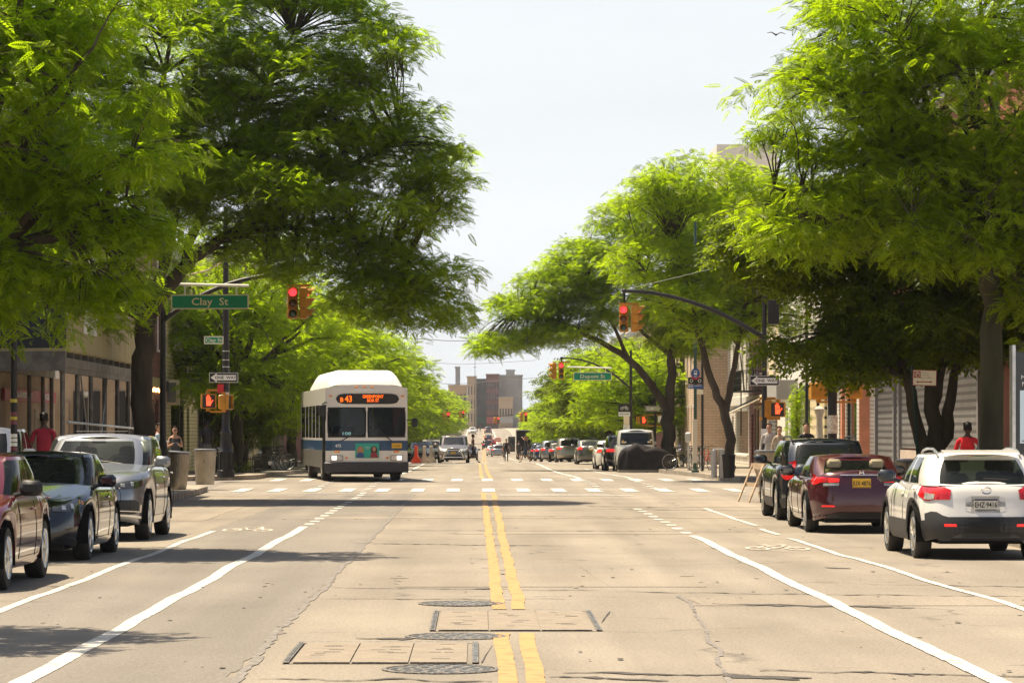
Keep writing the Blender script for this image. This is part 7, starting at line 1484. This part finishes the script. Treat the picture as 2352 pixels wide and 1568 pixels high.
m = MB(); m.b6(-w + .1, w - .1, .35, 1.1, .5, 1.5); m.b6(.45, 1.0, 1.2, 1.5, .8, 1.9); m.b6(-w + .1, w - .1, 3.0, 3.1, .5, 1.3); m.b6(-w + .05, w - .05, .6, Lb - .3, 2.42, 2.48); m.b6(-w + .05, w - .05, .6, Lb - .3, .42, .5); m.obj('interior', M('bus_interior', (.09, .09, .10), .7), bus)
m = MB(); m.tube([(-.5, 1.3, .5), (-.5, 1.3, 2.4)], .02, n=6); m.tube([(.3, 1.2, .5), (.3, 1.2, 2.4)], .02, n=6); m.tube([(-.8, 2.4, 2.1), (-.8, 11, 2.1)], .02, n=6); m.obj('grab_rail', M('rail_yellow', (.6, .4, .05), .4), bus)
for y in (1.7, 3.2, 4.9): m = MB(); m.b6(-w * .60, w * .57, y, y + .02, 3.5, 3.566); m.obj('fairing_seam', M('seam_grey', (.25, .24, .22), .7), bus)
for (x, y) in ((.62, 1.5), (-.7, 3.6), (.6, 3.9), (-.2, 5.2)): m = MB(); m.b6(x - .22, x + .22, y, y + .1, 1.0, 1.75, bev=.04); m.obj('seat', M('seat_blue', (.03, .06, .14), .7), bus)
# ------------------------------------------------------------------ people and bicycles
def skin_body(name, joints, edges, mats, zones, parent=None):
    """joints: {name:(x,y,z,r)}; one continuous skinned body. zones: function(co)->material index"""
    names = list(joints); idx = {n_: i for i, n_ in enumerate(names)}
    me = bpy.data.meshes.new('sk'); me.from_pydata([joints[n_][:3] for n_ in names], [(idx[a], idx[b]) for a, b in edges], []); o = bpy.data.objects.new('sk', me); COL.objects.link(o)
    md = o.modifiers.new('Skin', 'SKIN'); 
    for n_ in names:
        r_ = joints[n_][3]; r_ = r_ if hasattr(r_, '__len__') else (r_, r_); me.skin_vertices[0].data[idx[n_]].radius = r_
    me.skin_vertices[0].data[idx['pelvis']].use_root = True
    sb = o.modifiers.new('Sub', 'SUBSURF'); sb.levels = 2; sb.render_levels = 2
    dg = bpy.context.evaluated_depsgraph_get(); r = bpy.data.meshes.new_from_object(o.evaluated_get(dg)); bpy.data.objects.remove(o); bpy.data.meshes.remove(me)
    V = [tuple(v.co) for v in r.vertices]; F = [list(p.vertices) for p in r.polygons]; bpy.data.meshes.remove(r); return V, F
HAIRC = {'black': (.012, .009, .007), 'brown': (.05, .025, .012), 'fair': (.3, .17, .07)}
def person(label, X, Y, face=0, H=1.75, top=(.3, .3, .3), legs=(.05, .05, .06), skin=(.42, .24, .16), hair='black', pose='stand', long_hair=False, shorts=False, sleeve='short', arms=None, z=None, shoes=(.03, .03, .03), tilt=0., bag=None, glasses=False, female=False, cat='person', hat=None, dress=False, lean=0., group=None, on_bike=False):
    """face: heading in degrees, 0 = facing the camera"""
    k = H / 1.75; z0 = (g(Y) + (.15 if z is None else z)); root = thing('person', label, cat, (X, Y, z0), R(face), group)
    w = .17 if female else .195; st = {'stand': (.0, .0), 'walk': (.30, -.28), 'ride': (.2, .2)}[pose]
    hz, kz = .93, .50
    def leg(sd, dy):
        x = sd * .095
        if pose == 'ride': up = sd > 0; return {f'hip{sd}': (x, 0, hz - .06, (.085, .095)), f'knee{sd}': (x * 1.2, -.36, .78 if up else .62, .058), f'calf{sd}': (x * 1.1, -.25, .55 if up else .40, .055), f'ankle{sd}': (x, -.15, .36 if up else .2, .036), f'toe{sd}': (x, -.30, .32 if up else .16, (.04, .03))}
        ky = -abs(dy) * .55 - .02 if dy < 0 else -.08 if dy > 0 else -.015
        kz_ = kz; ay = dy * 1.15; az = .08 if dy <= 0 else .13
        return {f'hip{sd}': (x, 0, hz - .06, (.082, .095)), f'thigh{sd}': (x, ky * .5, .72, (.075, .082)), f'knee{sd}': (x, ky + (dy * .35 if dy > 0 else 0), kz_, .053), f'calf{sd}': (x, (ky + ay) / 2, .34, (.052, .056)), f'ankle{sd}': (x, ay, az, .036), f'toe{sd}': (x * 1.15, ay - .15, az - .05, (.042, .028))}
    J = {'pelvis': (0, 0, hz, (.135, .105)), 'waist': (0, -lean * .25, 1.08, (.115 if female else .135, .095)), 'chest': (0, -lean * .6, 1.28, (.15 if female else .17, .115)), 'neckb': (0, -lean * .9, 1.44, (.075, .065)), 'neck': (0, -lean, 1.50, .052), 'headb': (0, -lean - .01, 1.56, .06)}
    E = [('pelvis', 'waist'), ('waist', 'chest'), ('chest', 'neckb'), ('neckb', 'neck'), ('neck', 'headb')]
    for sd, dy in ((1, st[0]), (-1, st[1])):
        d = leg(sd, dy); J.update(d); n_ = list(d); E.append(('pelvis', n_[0])); E += [(a, b) for a, b in zip(n_[:-1], n_[1:])]
    arms = arms or {1: 'down', -1: 'down'}; hands = []
    for sd in (1, -1):
        a = arms[sd]; sh = (sd * (w - .02), -lean * .8, 1.40)
        if a == 'down': el, wr_ = (sd * (w + .06), .02, 1.12), (sd * (w + .07), -.06, .87)
        elif a == 'fwd': el, wr_ = (sd * (w + .05), -.02, 1.13), (sd * (w - .06), -.24, 1.16)
        elif a == 'phone': el, wr_ = (sd * (w + .05), -.04, 1.14), (sd * .08, -.25, 1.22)
        elif a == 'hip': el, wr_ = (sd * (w + .16), .05, 1.16), (sd * (w - .0), -.08, 1.03)
        elif a == 'back': el, wr_ = (sd * (w + .05), .14, 1.15), (sd * (w + .05), .16, .90)
        elif a == 'swing': el, wr_ = (sd * (w + .04), -.10, 1.14), (sd * (w + .02), -.30, 1.0)
        elif a == 'bars': el, wr_ = (sd * (w + .05), -.32, 1.15), (sd * (w + .02), -.52, 1.06)
        else: el, wr_ = (sd * (w + .12), -.12, 1.5), (sd * (w - .03), -.22, 1.62)
        J.update({f'sh{sd}': (*sh, .055), f'el{sd}': (*el, .040), f'wr{sd}': (*wr_, .027)}); E += [('chest' if False else 'neckb', f'sh{sd}'), (f'sh{sd}', f'el{sd}'), (f'el{sd}', f'wr{sd}')]; hands.append((sd, np.array(el), np.array(wr_)))
    V, F = skin_body('b', J, E, None, None); V = np.array(V); mb = MB(); mb.add(V, F)
    for sd, el, wr_ in hands:   # palm, four fingers, thumb grown from the wrist
        d = (wr_ - el); d /= np.linalg.norm(d); s_ = np.cross(d, (0, 0, 1)) if abs(d[2]) < .9 else np.array((0, 1., 0)); s_ = s_ / (np.linalg.norm(s_) + 1e-9); up = np.cross(s_, d); cu = -up * .3 if abs(d[2]) < .9 else np.array((-sd * .35, 0, 0))
        mb.tube([wr_ - d * .01, wr_ + d * .04, wr_ + d * .085], [.026, .034, .030], n=8)
        for q, (o_, l) in enumerate(((-.027, .062), (-.009, .074), (.009, .070), (.026, .055))): b = wr_ + d * .08 + s_ * o_; mb.tube([b, b + d * l * .5 + cu * l * .2, b + d * l * .85 + cu * l * .75], [.0095, .0088, .007], n=6)
        b = wr_ + d * .03 + s_ * -.03; mb.tube([b, b + d * .03 - s_ * .022, b + d * .058 - s_ * .026 + cu * .01], [.012, .0105, .008], n=6)
    hx, hy, hz_ = 0, -lean - .02, 1.635; hv = []   # head: egg with brow, nose, chin
    for i in range(13):
        ph = math.pi * i / 12; row = []
        for j in range(20):
            a = 2 * math.pi * j / 20; x = .074 * math.sin(ph) * math.cos(a); y = .094 * math.sin(ph) * math.sin(a); z = .118 * math.cos(ph)
            if z < -.03: x *= 1 - (-.03 - z) * 3.6; y = y * (1 - (-.03 - z) * 2.2) - (.012 if y < 0 else 0)
            row.append((hx + x, hy + y, hz_ + z))
        hv.append(row)
    mb.grid(hv, close=True, flip=True)
    mb.add([(hx - .014, hy - .088, hz_ - .03), (hx + .014, hy - .088, hz_ - .03), (hx, hy - .120, hz_ - .028), (hx, hy - .088, hz_ + .02), (hx, hy - .09, hz_ - .042)], [(0, 2, 3), (2, 1, 3), (0, 4, 2), (4, 1, 2)])
    for sd in (-1, 1): mb.sphere((hx + sd * .076, hy + .005, hz_ - .005), (.012, .02, .032), 8, 6); mb.sphere((hx + sd * .030, hy - .083, hz_ + .008), (.013, .008, .007), 8, 4, mat=5)
    mb.box((hx, hy - .089, hz_ - .062), (.045, .008, .009), mat=6)
    for sd in (-1, 1): mb.box((hx + sd * .03, hy - .088, hz_ + .026), (.032, .006, .006), mat=4)
    if long_hair is None: pass
    # clothing zones by height and distance from the arm line
    vv = np.concatenate(mb.v)
    nm = 'person%d' % len(MATS); mats = [M(nm + '_skin', skin, .55), M(nm + '_top', top, .85, var=.15, scale=6, bump=.2, bscale=8), M(nm + '_legs', legs, .85, var=.15, scale=5), M(nm + '_shoes', shoes, .6), M('hair_' + hair, HAIRC[hair], .5), M('eye_dark', (.02, .015, .01), .3), M('lips', (.3, .1, .08), .6)]
    for fi, f in enumerate(mb.f):
        if mb.mi[fi]: continue
        c = vv[f].mean(0); x, y, z = c; arm = abs(x) > w + (.012 if z > 1.3 else -.005) and z > .75
        if z > 1.465 and abs(x) < .12: mt = 0
        elif arm or (abs(x) > w - .1 and y < -.16 and z > .95): mt = (1 if (sleeve == 'long' and np.min([np.linalg.norm(c - h[2]) for h in hands]) > .03) or (sleeve == 'short' and z > 1.22 and np.min([np.linalg.norm(c - h[2]) for h in hands]) > .26) else 0)
        elif z > (.60 if dress else .97): mt = 1 if not (sleeve == 'none' and z > 1.40) else 0
        elif pose != 'ride' and z > (.50 if shorts else .10): mt = 2 if not (dress and z < .6) else 0
        elif pose == 'ride' and z > .25: mt = 2 if (z > .55 or not shorts) else 0
        elif z > .105 and shorts: mt = 0
        else: mt = 3
        mb.mi[fi] = mt
    body = mb.obj('body', mats, root, smooth=70)
    hb = MB(); P = []
    for i in range(9):
        ph = math.pi * .62 * i / 8; P.append([(hx + .083 * math.sin(ph) * math.cos(a), hy + .012 + .102 * math.sin(ph) * math.sin(a) * (1 if math.sin(a) > 0 else 1.02) + (0 if math.sin(a) > -.3 else (.03 * max(0, i - 4.5))), hz_ + .016 + .122 * math.cos(ph) + (0 if math.sin(a) > -.25 else .026 * max(0, i - 2.8))) for a in np.linspace(0, 2 * math.pi, 21)[:-1]])
    hb.grid(P, close=True, flip=True); hb.grid(P, close=True)
    if long_hair: hb.tube([(hx, hy + .07, hz_ + .02), (hx, hy + .10, hz_ - .10), (hx, hy + .10, hz_ - .24)], [.07, .07, .03], n=8)
    hb.obj('hair' if not hat else 'hat', mats[4] if not hat else M('hat_cloth', hat, .7), root, smooth=60)
    if glasses: q = MB(); [q.sphere((hx + sd * .031, hy - .097, hz_ + .006), (.024, .008, .018), 10, 6) for sd in (-1, 1)]; q.box((hx, hy - .1, hz_ + .012), (.14, .008, .007)); q.obj('sunglasses', BLACK, root)
    if bag: q = MB(); q.box((-.22, .08, .95), (.12, .3, .32), bev=.05); q.tube([(-.2, .05, 1.1), (-.05, -.13, 1.35), (.1, 0, 1.47), (.0, .12, 1.3), (-.2, .1, 1.1)], .012, n=4); q.obj('bag', M('bag_cloth', bag, .7), root)
    if shorts and not dress and pose != 'ride': q = MB(); [q.tube([(sd * .095, J[f'thigh{sd}'][1] * .4, .84), (sd * .1, J[f'thigh{sd}'][1], .70), (sd * .1, (J[f'thigh{sd}'][1] + J[f'knee{sd}'][1]) / 2, .56)], [.105, .102, .098], n=12) for sd in (-1, 1)]; q.obj('shorts', mats[2], root, smooth=60)
    if dress: q = MB(); q.lathe((0, 0, 0), [(.21, .56), (.185, .75), (.155, .93), (.13, 1.06)], 18); q.obj('skirt', mats[1], root, smooth=60)
    root.scale = (k, k, k); return root
PX_ = lambda px, Y: PX(px, 0, Y)[0]
person('man in dark red T-shirt walking away under the pavement shed', PX_(101, 62), 62, 180, 1.92, top=(.30, .01, .03), skin=(.06, .035, .025), sleeve='short', legs=(.02, .02, .03), arms={1: 'down', -1: 'down'})
person('dark-haired woman seen in profile between the shed and the largest trunk', PX_(298, 84), 85, 90, 1.68, top=(.05, .05, .05), skin=(.4, .24, .16), female=True, long_hair=True)
person('young man in red T-shirt standing behind the man in the pale blue shirt', PX_(362, 90), 90.3, -20, 1.72, top=(.4, .015, .03), hair='black', arms={1: 'fwd', -1: 'down'})
person('man in pale blue short-sleeved shirt and dark trousers, hand on hip by the bins', PX_(366, 86), 86, 55, 1.72, top=(.42, .52, .62), hair='black', arms={1: 'hip', -1: 'phone'}, legs=(.015, .02, .04))
person('woman with sunglasses and dark sleeveless dress looking at her phone by the bins', PX_(397, 87), 87.6, 8, 1.63, top=(.05, .06, .08), hair='brown', arms={1: 'phone', -1: 'phone'}, sleeve='none', female=True, glasses=True, dress=True, long_hair=True, bag=(.1, .08, .07))
person('dark-skinned man in black T-shirt and grey shorts walking in the shade, left pavement', PX_(474, 104), 104, 200, 1.84, top=(.012, .012, .014), legs=(.10, .10, .10), skin=(.035, .02, .014), shorts=True, pose='walk', arms={1: 'back', -1: 'swing'}, shoes=(.5, .5, .5))
person('man in grey sweatshirt standing at the right corner, left of his companion', PX_(1767, 88), 88, -15, 1.72, top=(.38, .36, .34), sleeve='long', hair='brown')
person('person in striped beige jumper standing at the right corner behind the bin', PX_(1787, 87), 86.6, 10, 1.64, top=(.36, .30, .22), sleeve='long', hair='brown', female=True, legs=(.02, .02, .03))
person('young man in black looking down, behind the dark estate car', PX_(1852, 82), 82, 5, 1.74, top=(.015, .015, .02), hair='black', arms={1: 'phone', -1: 'phone'})
person('person in red polo shirt half hidden behind the straight locust trunk', PX_(2236, 57.5), 58.2, 160, 1.72, top=(.62, .01, .02), skin=(.05, .03, .02), sleeve='short', arms={1: 'down', -1: 'hip'})
person('woman in dark top striding across the avenue at the second crosswalk', PX_(1208, 196), 196, -90, 1.72, top=(.03, .03, .04), legs=(.02, .03, .06), skin=(.3, .15, .08), shorts=True, pose='walk', long_hair=True, hair='fair', female=True, arms={1: 'up', -1: 'back'}, z=0, shoes=(.3, .2, .12), bag=(.25, .18, .1))
person('man in dark clothes standing in the road right of the silver SUV', PX_(1163, 235), 235, 0, 1.75, top=(.02, .02, .025), z=0)
person('thin pedestrian crossing just right of the grey minivan', PX_(1086, 188), 189, 85, 1.78, top=(.12, .05, .04), skin=(.12, .06, .04), pose='walk', shorts=True, legs=(.02, .02, .03), z=0)
for i, (px, Y, tp) in enumerate(((1028, 640, (.3, .3, .3)), (1096, 760, (.02, .02, .05)), (1103, 765, (.03, .03, .03)), (1121, 745, (.3, .1, .08)))):
    if i: person(['', 'tiny figure in dark blue at the far end, left of two', 'tiny figure in black at the far end, right of two', 'tiny figure in red at the far roadworks'][i], PX_(px, Y), Y, 0, 1.75, top=tp, z=0)
def bicycle(label, X, Y, rz, col=(.02, .02, .02), z=None, sc=1., basket=False, group='bicycles locked to the rack', lean=0.):
    t = thing('bicycle', label, 'bicycle', (X, Y, g(Y) + (.15 if z is None else z)), R(rz), group); t.rotation_euler = (R(lean), 0, R(rz)); t.scale = (sc,) * 3; r = .34
    for cx in (-.52, .52):
        m = MB(); m.tube([(cx + r * math.cos(a), 0, r + .0 + r * math.sin(a)) for a in np.linspace(0, 2 * math.pi, 29)], .018, n=6, cap=False)
        wh = m.obj('wheel', RUBBER, t); m = MB()
        for k in range(14): a = k * math.pi / 7; m.tube([(cx, 0, r), (cx + (r - .02) * math.cos(a), 0, r + (r - .02) * math.sin(a))], .0025, n=3)
        m.tube([(cx + (r - .028) * math.cos(a), 0, r + (r - .028) * math.sin(a)) for a in np.linspace(0, 2 * math.pi, 25)], .008, n=4, cap=False); m.obj('rim', ALU, wh)
    m = MB(); bb = (-.05, 0, .30); st = (-.17, 0, .78); hd = (.36, 0, .84); hd2 = (.39, 0, .70)
    for a, b in ((bb, st), (bb, hd2), (st, hd), (st, (-.52, 0, r)), (bb, (-.52, 0, r)), (hd, (.52, 0, r))): m.tube([a, b], .017, n=7)
    m.obj('frame', M('bike_%.2f_%.2f' % (col[0], col[1]), col, .35, .2, coat=.6), t, smooth=50)
    m = MB(); m.tube([st, (-.20, 0, .92)], .014, n=6); m.box((-.21, 0, .94), (.26, .14, .05), bev=.02); m.obj('saddle', BLACK, t)
    m = MB(); m.tube([hd, (.33, 0, .98)], .014, n=6); m.tube([(.40, -.28, 1.0), (.33, -.05, .98), (.33, .05, .98), (.40, .28, 1.0)], .012, n=6); m.obj('handlebar', BLACKM, t)
    m = MB(); m.lathe((bb[0], 0, bb[2]), [(.09, -.03), (.09, -.02)], 16, axis='Y'); m.tube([(bb[0], -.06, bb[2]), (bb[0] + .12, -.06, bb[2] - .12), (bb[0] + .12, -.12, bb[2] - .12)], .009, n=5); m.tube([(bb[0], .06, bb[2]), (bb[0] - .12, .06, bb[2] + .12), (bb[0] - .12, .12, bb[2] + .12)], .009, n=5); m.obj('crank', ALU, t)
    if basket: m = MB(); m.box((.56, 0, .86), (.26, .32, .2)); m.obj('basket', BLACKM, t)
    return t
Yb_ = 126.
bicycle('dark bicycle standing side-on at the rack, leftmost of the four', PX_(1568, Yb_), Yb_ + .6, 12, (.02, .02, .02), sc=1.0)
bicycle('black bicycle end-on between the side-on bicycle and the red one', PX_(1590, Yb_), Yb_, 76, (.04, .04, .04)); bicycle('grey bicycle with basket end-on at the rack beside the bus stop', PX_(1604, Yb_), Yb_ - .2, 98, (.15, .15, .15), basket=True)
bicycle('red bicycle at the right end of the rack', PX_(1622, Yb_), Yb_ + .3, 68, (.4, .02, .03))
m = MB()
for x in (0, .9): m.tube([(x, 0, 0), (x, 0, .75), (x + .1, 0, .88), (x + .5, 0, .88), (x + .6, 0, .75), (x + .6, 0, 0)], .025, n=6)
o = m.obj('bicycle_rack', ALU, loc=(PX_(1585, 126.5), 126.8, g(126) + .15)); tag(o, 'steel hoop rack holding the bicycles at the right kerb', 'rack')
t = thing('parking_meter', 'grey parking meter and box cluster above the bicycles', 'meter', (PX_(1583, 124), 124.6, g(124) + .15)); m = MB(); m.tube([(0, 0, 0), (0, 0, 1.15)], .03, n=8); m.obj('post', ALU, t); m = MB(); m.box((0, 0, 1.35), (.26, .18, .42), bev=.06); m.obj('head', M('galvanised'), t)
for i, (px, Y, rz) in enumerate(((632, 128, 5), (645, 131, 60), (622, 126, 30))): bicycle(['bicycle in the shade behind the bus corner, middle of three', 'bicycle in the shade behind the bus corner, right of three', 'bicycle in the shade behind the bus corner, left of three'][i], PX_(px, Y), Y, rz, (.03, .03, .03), group='bicycles in the shade left of the bus')
for i, (px, Y, tp, lb) in enumerate(((1157, 330, (.02, .02, .02), 'cyclist riding away in the right bicycle lane, the nearer'), (1151, 420, (.05, .05, .06), 'cyclist riding away in the right bicycle lane, the farther'), (1196 - 4, 262, (.03, .03, .04), 'cyclist in dark clothes beside the dark parked cars'))):
    bicycle(lb.replace('cyclist riding', 'bicycle ridden').replace('cyclist', 'bicycle under the rider'), PX_(px, Y), Y, 90, (.03, .03, .03), z=0, group='bicycles ridden in the lane'); person(lb, PX_(px, Y), Y - .12, 180, 1.75, top=tp, pose='ride', arms={1: 'bars', -1: 'bars'}, z=0, lean=.12, shorts=True, group='cyclists')
# ------------------------------------------------------------------ air
m = MB(); m.b6(-700, 700, -65, 2000, -6, 80); hz = m.obj('haze', None if False else [], kind='stuff'); hm_ = bpy.data.materials.new('haze_air'); hm_.use_nodes = True; t = hm_.node_tree
for n_ in list(t.nodes): t.nodes.remove(n_)
pv = t.nodes.new('ShaderNodeVolumePrincipled'); ou = t.nodes.new('ShaderNodeOutputMaterial'); t.links.new(pv.outputs[0], ou.inputs['Volume']); pv.inputs['Color'].default_value = (.93, .95, 1, 1); pv.inputs['Density'].default_value = .00010; pv.inputs['Anisotropy'].default_value = .3
hz.data.materials.clear(); hz.data.materials.append(hm_); S.cycles.volume_bounces = 0; S.cycles.volume_max_steps = 64
